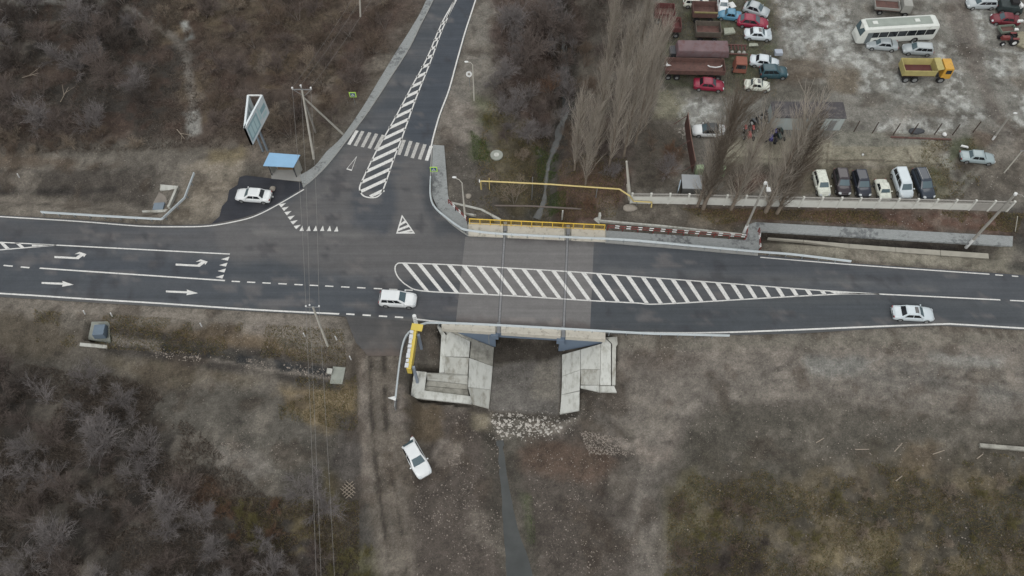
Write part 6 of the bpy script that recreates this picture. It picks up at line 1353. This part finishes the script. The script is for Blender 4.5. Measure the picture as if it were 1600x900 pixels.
q = MB(); q.box((0, 0, 0.9), (3.6, 2.0, 1.0), 0, 0.85); P_(q, 'body', mat('dark_green_paint', (44, 54, 54), 0.6, 0.3, 2), e, bevel=0.1); wheels(e, (-1.1, 1.1), 2.1, 0.45); q = MB(); q.box((0.4, 0.2, 1.6), (1.2, 1.2, 0.5), 0.1, 0.9); P_(q, 'hood', BLACK, e)
for k, (px, sz, an, l_) in enumerate((((1594, 33), (0.9, 0.35, 0.25), 0.1, 'small white panel beside the dark red wreck'), ((1588, 46), (0.6, 0.35, 0.2), 0, 'small white box on the drawbar of the green-edged trailer'), ((1595, 8), (0.5, 1.1, 0.4), 0.2, 'white panel standing in the dark machine wreck'), ((1111, 7), (1.3, 0.7, 0.08), 0.15, 'loose white car door between two white cars at the top'), ((1144, 8), (0.9, 1.3, 0.1), 0.3, 'loose white bonnet right of the white old car'), ((1139, 49), (1.7, 1.2, 0.3), 0.1, 'crumpled pale sheet on the grass right of the open truck bed'), ((1507, 229), (1.0, 0.3, 0.15), -0.35, 'white plank on the grass above the lone silver sedan'), ((1177, 70), (1.4, 0.6, 0.12), 0.0, 'pale scrap sheet below the sedan with the raised bonnet'))):
    g = V(*px, 0.1); zz = 1.2 if k in (0, 1, 2) else (0.1 if k < 7 else 0.05); q = MB(); q.slab([(-sz[0] / 2, -sz[1] / 2, sz[2] / 2), (sz[0] / 2, -sz[1] * 0.4, sz[2] * 0.6), (sz[0] * 0.45, sz[1] / 2, sz[2] / 2), (-sz[0] * 0.4, sz[1] * 0.45, sz[2] * 0.7)], sz[2]); o = q.build('scrap_metal', WHITE if k != 5 and k != 7 else mat('pale_scrap', (150, 154, 140), 0.9, 0.3, 4)); o.location = V(*px, zz if k < 3 else 0.1); o.rotation_euler = (0, 0, an); tag(o, l_, 'scrap')
# shed
e, L = local('shed', (1203, 190), (1306, 191), 0.0, 'long grey shed with a dark flat roof behind the poplars', 'shed'); L = 9.6; SH = mat('shed_wall', (158, 166, 164), 0.8, 0.10, 0.6, stretch=(6, 6, 0.3)); 
q = MB(); q.box((0, 0, 1.25), (L, 2.6, 2.5)); P_(q, 'walls', SH, e)
q = MB(); q.slab([(-L / 2 - 0.1, -1.4, 2.56), (L / 2 + 0.1, -1.4, 2.56), (L / 2 + 0.1, 1.4, 2.66), (-L / 2 - 0.1, 1.4, 2.66)], 0.1); P_(q, 'roof', mat('tar_roof', (72, 70, 72), 0.9, 0.25, 1.2, spots=(1.0, 0.5, 0.7, (112, 108, 104))), e)
for x in (1.2, 3.4): q = MB(); q.box((x, -1.31, 1.0), (0.9, 0.04, 1.9)); P_(q, 'door', GREYM, e)
# rusty sheet fence
T_ = [V(1075, 176, 2.4), V(1080, 214, 2.4), V(1087, 252, 2.4)]
e = empty('sheet_fence', (T_[0].x, T_[0].y, 0), 0, 'tall rusty sheet fence panel running away from the grey slab', 'fence')
for a, b in zip(T_[:-1], T_[1:]): q = MB(); q.bar(a - up * 1.2, b - up * 1.2, 0.06, 2.4); attach(q.build('sheet', mat('rust_sheet', (82, 58, 52), 0.9, 0.25, 1)), e)
q = MB(); q.path([t + up * 0.03 for t in T_], 0.06); attach(q.build('top_rail', mat('rail_rust', (124, 98, 88), 0.8, 0.1, 1)), e)
for t in T_: q = MB(); q.tube(Vector((t.x - 1.4, t.y + 0.1, 0)), t - up * 0.6, 0.05); attach(q.build('brace', RUST), e)
# small grey hut, leaning panel, green cabins
e, L = local('hut', (1064, 298), (1092, 299), 0.0, 'small hut with a flat pale grey roof behind the concrete fence', 'hut')
q = MB(); q.box((0, 0.3, 0.85), (2.3, 1.8, 1.7)); P_(q, 'walls', mat('hut_wall', (96, 96, 94), 0.9), e); q = MB(); q.slab([(-1.3, -0.8, 1.8), (1.3, -0.8, 1.8), (1.3, 1.4, 1.85), (-1.3, 1.4, 1.85)], 0.1); P_(q, 'roof', mat('hut_roof', (146, 150, 152), 0.8, 0.06, 1), e)
q = MB(); a, b = V(1059, 300, 0.6), V(1063, 283, 1.1); q.bar(a, b, 0.1, 1.2); tag(q.build('leaning_board', mat('pale_blue_panel', (150, 164, 172), 0.6, 0.1, 1)), 'narrow pale blue panel leaning left of the small hut', 'panel')
for px, rz, l_ in (((1092, 268), 0.02, 'boxy pale green cabinet, the left one of two behind the poplars'), ((1127, 269), -0.25, 'slanting pale green cabinet, the right one of two behind the poplars')):
    g = V(*px, 0.4); e = empty('cabinet', (g.x, g.y, 0), rz, l_, 'cabinet'); q = MB(); q.box((0, 0, 0.7), (0.95, 0.8, 1.4), 0, 0.95); P_(q, 'body', mat('pale_green', (146, 164, 132), 0.8, 0.1, 2), e, bevel=0.04); q = MB(); q.box((0, -0.41, 0.7), (0.7, 0.03, 1.0)); P_(q, 'door', mat('green_door', (122, 142, 112), 0.8), e)
# lone fence posts and fallen beam
LN = ['first', 'second', 'third', 'fourth', 'fifth', 'sixth', 'seventh']
for i, px in enumerate(((1334, 206), (1363, 208), (1396, 210), (1424, 210), (1460, 210), (1488, 211), (1520, 207))):
    g = G(*px); q = MB(); q.box((g.x, g.y, g.z + 1.1), (0.10, 0.10, 2.2)); tag(q.build('fence_post', mat('rusty_post', (72, 60, 54), 0.9)), LN[i] + ' rusty fence post from the left in the bare row above the parked cars', 'fence post', 'bare row of fence posts')
q = MB(); q.bar(V(1392, 214, 0.1), V(1486, 218, 0.1), 0.2, 0.2); tag(q.build('steel_beam', RUST), 'rusty beam lying on the ground along the bare post row', 'beam')
for px, r, sq, c_, l_ in (((1430, 206), 0.7, (1.6, 0.7, 0.5), DARK, 'dark scrap heap behind the bare post row'), ((1475, 211), 0.3, (1, 1, 0.8), WHITE, 'small white drum behind the bare post row'), ((1348, 227), 0.001, (1, 1, 1), WHITE, '')):
    if r > 0.01: g = V(*px, 0); tag(rock_mesh((g.x, g.y, 0.15), r, 5, sq).build('scrap_heap' if c_ is DARK else 'drum', c_), l_, 'scrap')
g = V(1348, 242, 0.1); tag(MB().ball((g.x, g.y, 0.15), 0.16, 8, 5).build('ball', WHITE), 'tiny white ball on the concrete slab of the yard', 'ball')
# ------------------------------------------------------------------ bare trees
def grow(seed, H, spread, nlev, kids, up_, r0, twig, stems=1, jitter=0.35, lenf=0.62, tilt0=0.15):
    """recursive bare tree -> list of segments (p, q, r0, r1, level)"""
    q = random.Random(seed); S = []
    def br_(p, d, L, r, lev):
        n = 3 if lev < nlev else 2; pts = [p]; dirs = []; dd = d.copy(); c = p.copy()
        for i in range(n):
            dd = (dd + Vector((q.gauss(0, 1), q.gauss(0, 1), q.gauss(0, 0.6) + up_ * (0.5 if lev else 0.1))) * jitter * 0.3).normalized(); nx_ = c + dd * L / n
            S.append((c, nx_, r * (1 - i / n * 0.6), r * (1 - (i + 1) / n * 0.6), lev)); c = nx_; pts.append(c); dirs.append(dd.copy())
        if lev < nlev:
            k = kids[lev]
            for i in range(k):
                t = 0.25 + 0.75 * (i + q.random()) / k; j = min(n - 1, int(t * n)); a = pts[j].lerp(pts[j + 1], t * n - j); az = q.uniform(0, 6.283); el = spread * q.uniform(0.6, 1.25)
                ref = dirs[j]; o_ = ref.orthogonal().normalized(); o2 = ref.cross(o_); nd = (ref * math.cos(el) + (o_ * math.cos(az) + o2 * math.sin(az)) * math.sin(el)); nd.z += up_ * 0.25; nd.normalize()
                br_(a, nd, L * lenf * q.uniform(0.65, 1.15), max(twig, r * 0.52), lev + 1)
    for s in range(stems):
        az = q.uniform(0, 6.283); t = tilt0 * q.uniform(0.4, 1.6) * (1 if stems == 1 else 2.2); d = Vector((math.sin(t) * math.cos(az), math.sin(t) * math.sin(az), math.cos(t)))
        br_(Vector((q.uniform(-.2, .2) * (stems > 1), q.uniform(-.2, .2) * (stems > 1), -0.2)), d, H * q.uniform(0.85, 1.1), r0, 0)
    return S
def seg_mesh(name, S, m_, n=3):
    N = len(S); P = np.array([tuple(s[0]) for s in S]); Q = np.array([tuple(s[1]) for s in S]); r0 = np.array([s[2] for s in S]); r1 = np.array([s[3] for s in S])
    d = Q - P; d /= (np.linalg.norm(d, axis=1, keepdims=True) + 1e-9); ref = np.where(np.abs(d[:, 2:3]) > 0.9, np.array([[1.0, 0, 0]]), np.array([[0, 0, 1.0]])); a = np.cross(d, ref); a /= np.linalg.norm(a, axis=1, keepdims=True); b = np.cross(d, a)
    vs = np.zeros((N, 2 * n, 3)); 
    for i in range(n):
        t = 2 * math.pi * i / n; o_ = a * math.cos(t) + b * math.sin(t); vs[:, i] = P + o_ * r0[:, None]; vs[:, n + i] = Q + o_ * r1[:, None]
    base = np.arange(N)[:, None] * 2 * n; F_ = []
    for i in range(n): F_.append(base + np.array([[i, (i + 1) % n, n + (i + 1) % n, n + i]]))
    F_ = np.concatenate(F_, 0); me = bpy.data.meshes.new(name); me.vertices.add(N * 2 * n); me.vertices.foreach_set('co', vs.ravel().astype('f4')); k = len(F_)
    me.loops.add(k * 4); me.loops.foreach_set('vertex_index', F_.ravel().astype('i4')); me.polygons.add(k); me.polygons.foreach_set('loop_start', np.arange(0, k * 4, 4).astype('i4')); me.polygons.foreach_set('loop_total', np.full(k, 4, 'i4')); me.update(); me.materials.append(m_); return me
BK = mat('bark', (84, 76, 70), 0.95, 0.2, 2.0); BKG = mat('grey_bark', (118, 112, 106), 0.95, 0.2, 2.0); BKP = mat('poplar_bark', (120, 110, 98), 0.95, 0.2, 2.0)
TW = {'grey': mat('grey_twigs', (126, 121, 119), 0.95, 0.18, 0.25), 'mauve': mat('mauve_twigs', (107, 97, 91), 0.95, 0.18, 0.25), 'brown': mat('brown_twigs', (108, 95, 83), 0.95, 0.2, 0.25), 'tan': mat('tan_twigs', (140, 128, 113), 0.95, 0.2, 0.25), 'rust': mat('rust_twigs', (116, 92, 74), 0.95, 0.2, 0.4), 'olive': mat('olive_twigs', (108, 102, 66), 0.95, 0.2, 0.4), 'dark': mat('dark_twigs', (82, 75, 70), 0.95, 0.2, 0.3), 'popd': mat('dark_poplar_twigs', (112, 102, 90), 0.95, 0.2, 0.3), 'pop': mat('poplar_twigs', (166, 158, 146), 0.95, 0.18, 0.3)}
PROTO = {}
def proto(kind, var, tw):
    key = (kind, var, tw)
    if key in PROTO: return PROTO[key]
    if kind == 'tree': S = grow(100 + var, 2.5, 0.72, 4, (8, 6, 5, 4), 0.35, 0.10, 0.0095, 2, lenf=0.70, tilt0=0.12); b = BK
    elif kind == 'bush': S = grow(200 + var, 1.9, 0.6, 3, (8, 6, 5), 0.3, 0.035, 0.009, 8, lenf=0.62, tilt0=0.28); b = BKG
    elif kind == 'thin': S = grow(300 + var, 2.4, 0.65, 3, (7, 6, 5), 0.5, 0.05, 0.010, 3, lenf=0.6, tilt0=0.18); b = BKG
    elif kind == 'poplar':
        q = random.Random(400 + var); S = []; H = 16.0; p = Vector((0, 0, -0.2)); n = 12
        for i in range(n):
            c = Vector((q.gauss(0, 0.05), q.gauss(0, 0.05), H * (i + 1) / n)); S.append((p, c, 0.20 * (1 - i / n) + 0.02, 0.20 * (1 - (i + 1) / n) + 0.02, 0)); p = c
        for i in range(80):
            z = H * (0.05 + 0.84 * (i / 80) ** 0.95); az = q.uniform(0, 6.283); L = q.uniform(3.0, 6.0) * (1.1 - 0.55 * z / H); t = q.uniform(0.22, 0.50); p = Vector((0, 0, z)); d = Vector((math.sin(t) * math.cos(az), math.sin(t) * math.sin(az), math.cos(t))); r = 0.06 if i % 3 == 0 else 0.035; m_ = 6
            for j in range(m_):
                d = (d + Vector((q.gauss(0, 0.07), q.gauss(0, 0.07), 0.11))).normalized(); c = p + d * L / m_; S.append((p, c, r * (1 - j / m_) + 0.008, r * (1 - (j + 1) / m_) + 0.008, 1))
                for k in range(3):
                    a2 = q.uniform(0, 6.283); dd = (d + Vector((math.cos(a2), math.sin(a2), 0.1)) * q.uniform(0.2, 0.5)).normalized(); e1 = p.lerp(c, q.random()); L2 = q.uniform(0.5, 1.4); e2 = e1 + dd * L2; e3 = e2 + (dd + Vector((0, 0, 0.4))).normalized() * L2 * 0.6; S.append((e1, e2, 0.012, 0.009, 2)); S.append((e2, e3, 0.009, 0.006, 2))
                p = c
        b = BKP
    lim = 1 if kind != 'bush' else 1
    tr = [s for s in S if s[4] < lim or (kind == 'tree' and s[4] < 2)]; cr = [s for s in S if s not in tr] if False else [s for s in S if not (s[4] < lim or (kind == 'tree' and s[4] < 2))]
    PROTO[key] = (seg_mesh('trunk', tr, b, 6), seg_mesh('crown', cr, TW[tw], 3)); return PROTO[key]
CNT = [0]
def tree(p, kind, var, tw, s, label, cat='tree', group=None, name='bare_tree', rz=None, sz=None, sink=0.0):
    tm, cm = proto(kind, var, tw); e = empty(name, (p.x, p.y, p.z - sink), rnd.uniform(0, 6.28) if rz is None else rz, label, cat, group); e.scale = (s, s, sz or s)
    for nm, me in (('trunk', tm), ('crown', cm)): o = bpy.data.objects.new(nm, me); COL.objects.link(o); o.parent = e
    CNT[0] += 1; return e
def clump(poly, n, mix, label, group, seed, mind=2.0, cat='tree', name='bare_tree', smin=0.8, smax=1.3, z=None, jit=True):
    q = random.Random(seed); xs = [p[0] for p in poly]; ys = [p[1] for p in poly]; pts = []; info = []; t = 0
    while len(pts) < n and t < n * 60:
        t += 1; px, py = q.uniform(min(xs), max(xs)), q.uniform(min(ys), max(ys))
        if not inpoly(np.array([float(px)]), np.array([float(py)]), poly)[0]: continue
        g = G(px, py)
        if any((g.x - a.x) ** 2 + (g.y - a.y) ** 2 < mind ** 2 for a in pts): continue
        pts.append(g); kind, tw = q.choice(mix); pts[-1] = g; info.append((px, py, g, kind, tw, q.randrange(3), q.uniform(smin, smax)))
    # rows from the top of the photo, each row counted from the left
    info.sort(key=lambda r: r[1]); nr = max(1, round(math.sqrt(len(info) / 1.6))); per = math.ceil(len(info) / nr); ORD = ['first', 'second', 'third', 'fourth', 'fifth', 'sixth', 'seventh', 'eighth', 'ninth', 'tenth', 'eleventh', 'twelfth', 'thirteenth', 'fourteenth']
    rowsn = {1: [''], 2: ['upper ', 'lower ']}.get(nr, ['top ', 'second ', 'third ', 'fourth ', 'fifth ', 'sixth ', 'seventh ', 'eighth '])
    med = 0.5 * (smin + smax)
    for r_ in range(nr):
        row = sorted(info[r_ * per:(r_ + 1) * per], key=lambda t: t[0])
        for k, (px, py, g, kind, tw, var, s_) in enumerate(row):
            look = ('large ' if s_ > med else 'small ') + {'grey': 'pale grey', 'mauve': 'grey brown', 'dark': 'dark', 'brown': 'brown', 'tan': 'tan', 'rust': 'rusty', 'olive': 'olive'}[tw]
            tree(g, kind, var, tw, s_, '%s %s, %s from left, %srow, %s' % (look, 'bush' if cat == 'bush' else 'tree', ORD[k], rowsn[r_], label), cat, group, name)
    return pts
# thicket, upper left
clump([(-40, -80), (230, -60), (240, 100), (230, 205), (-40, 230)], 52, [('tree', 'mauve'), ('tree', 'grey'), ('tree', 'dark'), ('bush', 'grey'), ('thin', 'mauve')], 'upper left thicket', 'bare trees in the thicket left of the grey footpath', 11, 2.6, smin=0.85, smax=1.25)
clump([(320, -90), (660, -90), (630, 30), (560, 140), (530, 190), (440, 225), (320, 220)], 66, [('bush', 'brown'), ('bush', 'mauve'), ('tree', 'mauve'), ('thin', 'brown'), ('thin', 'mauve'), ('bush', 'tan')], 'thicket beside sidewalk', 'bare trees in the thicket beside the sidewalk', 12, 2.2, smin=0.6, smax=1.05)
clump([(235, -60), (320, -60), (320, 60), (250, 60)], 8, [('bush', 'tan'), ('bush', 'brown')], 'bushes at the footpath top', 'low bushes near the top of the footpath', 13, 2.0, cat='bush', name='bare_bush', smin=0.5, smax=0.8)
clump([(0, 215), (230, 205), (240, 235), (100, 250), (0, 245)], 10, [('bush', 'brown'), ('bush', 'tan')], 'upper left thicket fringe', 'low bushes along the lower fringe of the left thicket', 14, 1.8, cat='bush', name='bare_bush', smin=0.4, smax=0.7)
# thicket, lower left
clump([(-40, 590), (120, 580), (230, 640), (250, 720), (200, 920), (-60, 920)], 34, [('tree', 'grey'), ('bush', 'grey'), ('bush', 'grey'), ('tree', 'mauve'), ('tree', 'dark'), ('bush', 'mauve'), ('thin', 'grey')], 'lower left thicket', 'bare trees in the lower left thicket', 21, 2.6, smin=0.75, smax=1.15)
clump([(230, 790), (420, 830), (520, 850), (500, 960), (200, 960)], 16, [('bush', 'grey'), ('tree', 'grey'), ('bush', 'mauve')], 'bottom edge trees', 'bare pale trees at the bottom edge', 22, 2.4, smin=0.7, smax=1.0)
for px, s, tw, l_ in (((175, 700), 1.25, 'grey', 'broad bare grey tree at the right fringe of the lower left thicket'), ((300, 770), 0.9, 'mauve', 'small mauve bare tree between the lower left thicket and the bushes'), ((275, 800), 1.0, 'grey', 'bare tree with a pale crown above the bottom edge bushes')):
    tree(G(*px), 'tree', 1, tw, s, l_)
tree(G(505, 790), 'bush', 1, 'grey', 1.1, 'dense pale grey bush left of the crossed wooden lattice', 'bush', name='bare_bush')
tree(G(480, 770), 'bush', 2, 'grey', 1.1, 'round grey bush behind the dense one under the power wires', 'bush', name='bare_bush')
clump([(330, 800), (430, 790), (440, 850), (360, 860)], 7, [('bush', 'olive'), ('bush', 'rust')], 'lower left bushes', 'low olive bushes in the lower left', 23, 1.6, cat='bush', name='dry_bush', smin=0.35, smax=0.6)
clump([(520, 850), (590, 860), (590, 920), (510, 920)], 5, [('bush', 'olive')], 'beside dirt track', 'low olive bushes by the dirt track', 24, 1.4, cat='bush', name='dry_bush', smin=0.35, smax=0.55)
clump([(1060, 780), (1180, 760), (1200, 920), (1040, 920)], 14, [('bush', 'brown'), ('bush', 'olive'), ('bush', 'dark')], 'right of pale track', 'low dry bushes right of the pale track', 25, 1.8, cat='bush', name='dry_bush', smin=0.3, smax=0.6)
clump([(1250, 790), (1600, 740), (1640, 920), (1220, 920)], 26, [('bush', 'olive'), ('bush', 'tan')], 'lower right corner', 'low straw-coloured bushes in the lower right corner', 26, 2.2, cat='bush', name='dry_bush', smin=0.25, smax=0.5)
# trees along the creek
for px, s, tw, kd, l_ in (((828, 105), 1.35, 'mauve', 'tree', 'big dark bare tree with thick limbs by the creek at the top'), ((850, 60), 1.4, 'mauve', 'tree', 'big bare tree with a reddish crown at the top edge by the creek'), ((885, 75), 1.3, 'mauve', 'tree', 'bare reddish tree between the creek and the poplars at the top'), ((800, 55), 1.2, 'grey', 'tree', 'bare pale tree nearest the side road at the top'), ((790, 130), 0.9, 'grey', 'tree', 'bare grey tree below the slim street lamp height'), ((822, 160), 0.85, 'grey', 'thin', 'small bare grey tree left of the orange-leaved bush'), ((845, 215), 0.8, 'grey', 'bush', 'bare grey bush on the creek bank above the green grass'), ((858, 150), 0.85, 'rust', 'thin', 'orange-leaved bush on the creek bank'), ((802, 318), 1.0, 'tan', 'thin', 'small bare tan tree standing behind the yellow gas pipe'), ((790, 215), 0.6, 'mauve', 'bush', 'low mauve bush right of the round manhole'), ((815, 250), 0.6, 'tan', 'bush', 'low tan bush above the gas pipe'), ((765, 190), 0.5, 'olive', 'bush', 'low olive bush above the round manhole'), ((770, 285), 0.5, 'tan', 'bush', 'low tan bush at the left end of the gas pipe'), ((955, 275), 0.7, 'grey', 'bush', 'grey bush between the poplars and the fence corner'), ((900, 255), 0.7, 'brown', 'thin', 'thin brown tree on the right creek bank'), ((1045, 270), 0.9, 'grey', 'bush', 'grey bush left of the small hut'), ((1050, 240), 0.7, 'rust', 'bush', 'rusty brown bush above the small hut'), ((1020, 235), 0.8, 'brown', 'thin', 'thin brown tree behind the fence corner'), ((920, 320), 0.5, 'rust', 'bush', 'low rusty bush right of the creek below the gas pipe'), ((895, 318), 0.4, 'brown', 'bush', 'low brown bush nearest the creek below the gas pipe')):
    tree(G(*px), kd, 1 if kd == 'tree' else 0, tw, s, l_, 'tree' if kd != 'bush' else 'bush', name='bare_tree' if kd != 'bush' else 'bare_bush')
clump([(870, -80), (960, -80), (950, 20), (880, 20)], 6, [('tree', 'mauve')], 'top edge behind poplars', 'bare trees at the top edge behind the poplars', 31, 3.0, smin=1.0, smax=1.3)
clump([(770, -120), (860, -120), (850, 0), (790, 0)], 5, [('tree', 'mauve'), ('tree', 'grey')], 'top edge beside side road', 'bare trees at the top edge right of the side road', 32, 3.0, smin=0.9, smax=1.2)
clump([(775, 30), (870, 20), (880, 150), (850, 230), (800, 225), (770, 150)], 30, [('tree', 'grey'), ('thin', 'mauve'), ('bush', 'mauve'), ('bush', 'grey'), ('tree', 'mauve')], 'brush by the creek', 'bare brush between the side road and the creek', 33, 2.2, smin=0.55, smax=0.95)
clump([(880, 60), (960, 60), (980, 240), (900, 285), (880, 200)], 18, [('bush', 'mauve'), ('bush', 'brown'), ('thin', 'brown')], 'brush under the left poplars', 'bare brush under the left poplars', 34, 2.2, smin=0.5, smax=0.9)
clump([(862, -40), (905, -40), (905, 190), (870, 195), (870, 100)], 12, [('thin', 'mauve'), ('tree', 'mauve'), ('thin', 'grey')], 'brush leaning over the creek', 'bare brush leaning over the creek', 35, 2.0, smin=0.8, smax=1.1)
# poplars
for i, (px, s, sz, l_) in enumerate((((908, 262), 0.95, 0.9, 'leftmost poplar beside the creek'), ((925, 285), 0.95, 0.95, 'second poplar from the creek, before the yellow pipe'), ((940, 240), 0.9, 1.0, 'slim poplar behind the two nearest the creek'), ((962, 255), 1.0, 1.1, 'fourth poplar from the creek'), ((985, 240), 1.1, 1.2, 'tall poplar in the middle of the left poplar row'), ((1003, 220), 1.1, 1.25, 'tall poplar right of the middle of the left poplar row'), ((972, 190), 1.0, 1.1, 'rear poplar of the left row'), ((1018, 195), 1.0, 1.15, 'rightmost poplar of the left row, near the truck beds'), ((1002, 120), 1.0, 1.1, 'farthest poplar of the left row at the top edge'), ((955, 130), 0.9, 1.0, 'far thin poplar between the creek and the truck beds'), ((1099, 326), 1.0, 1.15, 'leftmost of the three poplars rooted before the concrete fence'), ((1142, 328), 0.75, 0.95, 'middle one of the three poplars rooted before the concrete fence'), ((1196, 331), 1.05, 1.05, 'rightmost thick poplar rooted before the concrete fence'), ((1214, 333), 0.9, 0.95, 'poplar touching the rightmost thick one before the fence'), ((1090, 322), 0.7, 0.8, 'slim young poplar beside the leftmost one before the fence'))):
    px = (px[0] - 10, px[1] + 4) if i < 10 else px
    tree(G(*px), 'poplar', i % 3, 'popd' if i in (10, 13) else 'pop', s * (1.4 if i > 9 else 0.80), l_, 'poplar tree', 'poplars', 'poplar_tree', sz=sz * (1.15 if i > 9 else 1))
# fallen branches
for px, a_, l_ in (((35, 122), 0.2, 'fallen pale forked branch in the dark thicket near the left edge'), ((95, 160), 1.3, 'pale forked branch lying left of the footpath'), ((277, 203), -0.9, 'thin pale fallen branch beside the lower end of the footpath')):
    g = G(*px); q = MB(); d = Vector((math.cos(a_), math.sin(a_), 0)); s = Vector((-d.y, d.x, 0)); q.tube(g + up * 0.1, g + d * 2.5 + up * 0.5, 0.06, 0.03); q.tube(g + d * 1.1 + up * 0.3, g + d * 2.6 + s * 1.0 + up * 0.6, 0.04, 0.02); q.tube(g + d * 1.6 + up * 0.3, g + d * 2.8 - s * 0.7 + up * 0.4, 0.03, 0.015); tag(q.build('fallen_branch', WD), l_, 'branch')
# litter of dead stems, grass and leaves (stuff)
def scatter(name, polys, cols, label, seed, Lr=(0.15, 0.5), r=0.012, tiltmax=1.2):
    q = np.random.RandomState(seed); S = []; C = []
    for poly, cnt, z in polys:
        P = np.array([tuple(V(*p, z)[:2]) for p in poly]); n = 0; x = q.uniform(P[:, 0].min(), P[:, 0].max(), cnt * 4); y = q.uniform(P[:, 1].min(), P[:, 1].max(), cnt * 4)
        k = inpoly(x, y, [tuple(p) for p in P]) & (NB.f(x, y, 2.0, 4) + NA.f(x, y, 6, 3) > -0.10); x, y = x[k][:cnt], y[k][:cnt]; dr_ = (sdf(x, y, ROAD) > 0.3) & (sdf(x, y, APZ) > 0.2); x, y = x[dr_], y[dr_]; S.append(np.stack([x, y, hgt(x, y)], 1))
    P = np.concatenate(S); N = len(P); az = q.uniform(0, 6.283, N); t = q.uniform(0.2, tiltmax, N); L = q.uniform(*Lr, N); d = np.stack([np.sin(t) * np.cos(az), np.sin(t) * np.sin(az), np.cos(t)], 1); Q = P + d * L[:, None]; sd = np.stack([-np.sin(az), np.cos(az), np.zeros(N)], 1) * (r * q.uniform(0.6, 1.6, N))[:, None]
    vs = np.stack([P - sd, P + sd, Q + np.array([0, 0, 0.0]), P + np.array([0, 0, 0.02]) + d * 0.05], 1).reshape(-1, 3); b = np.arange(N)[:, None] * 4; F_ = np.concatenate([b + np.array([[0, 1, 2]]), b + np.array([[1, 3, 2]]), b + np.array([[3, 0, 2]])], 0)
    me = bpy.data.meshes.new(name); me.vertices.add(len(vs)); me.vertices.foreach_set('co', vs.ravel().astype('f4')); k = len(F_); me.loops.add(k * 3); me.loops.foreach_set('vertex_index', F_.ravel().astype('i4')); me.polygons.add(k); me.polygons.foreach_set('loop_start', np.arange(0, k * 3, 3).astype('i4')); me.polygons.foreach_set('loop_total', np.full(k, 3, 'i4')); me.update()
    cl = np.array([lin(c) for c in cols])[q.randint(0, len(cols), N)]; cl = np.repeat(cl, 4, 0); ca = me.color_attributes.new('Col', 'FLOAT_COLOR', 'POINT'); ca.data.foreach_set('color', np.concatenate([cl, np.ones((len(cl), 1))], 1).ravel().astype('f4'))
    return tag(link(name, me, STEMS), label, kind='stuff')
STEMS = attrmat('dry_stems')
scatter('undergrowth', [([(-60, -90), (660, -90), (560, 150), (470, 235), (330, 235), (-60, 245)], 60000, -0.5), ([(-60, 560), (230, 600), (420, 780), (560, 800), (560, 930), (-60, 930)], 45000, -2.5), ([(770, -90), (1000, -90), (985, 300), (870, 240), (780, 150)], 22000, -0.5)], [(92, 84, 76), (118, 108, 98), (78, 71, 65), (86, 74, 65), (112, 103, 95)], 'tangled dead stems and leaf litter under the bare trees', 41, (0.2, 0.75), 0.02, 1.45)
scatter('dry_grass', [([(1045, 790), (1080, 740), (1130, 760), (1190, 735), (1260, 770), (1330, 720), (1420, 735), (1500, 705), (1600, 720), (1700, 700), (1700, 930), (1040, 930)], 40000, -2.2), ([(430, 590), (560, 590), (560, 670), (440, 660)], 3500, -1.5), ([(330, 780), (560, 780), (560, 880), (380, 860)], 7000, -2.2), ([(760, 160), (860, 190), (860, 335), (735, 335)], 9000, -0.5), ([(870, 240), (985, 240), (960, 345), (875, 345)], 7000, -0.8), ([(1060, 328), (1600, 336), (1585, 366), (1180, 345), (1120, 355)], 9000, -0.5), ([(1040, 0), (1215, 0), (1215, 150), (1040, 150)], 6000, 0), ([(1440, 220), (1530, 215), (1530, 310), (1440, 310)], 3000, 0), ([(60, 490), (540, 520), (540, 570), (60, 540)], 9000, -1)], [(128, 112, 76), (104, 98, 64), (88, 78, 58), (140, 124, 90), (84, 92, 56)], 'dry straw-coloured grass tufts', 42, (0.12, 0.4), 0.018, 1.1)
scatter('green_grass', [([(836, 225), (874, 230), (868, 270), (842, 282)], 2500, -2), ([(855, 300), (884, 300), (884, 332), (858, 338)], 1500, -2.5), ([(735, 205), (765, 225), (765, 255), (740, 250)], 1200, -0.3), ([(812, 765), (832, 770), (838, 850), (822, 850)], 160, -3)], [(70, 92, 44), (84, 100, 52), (62, 78, 40)], 'green grass by the creek', 43, (0.1, 0.3), 0.02, 1.0)
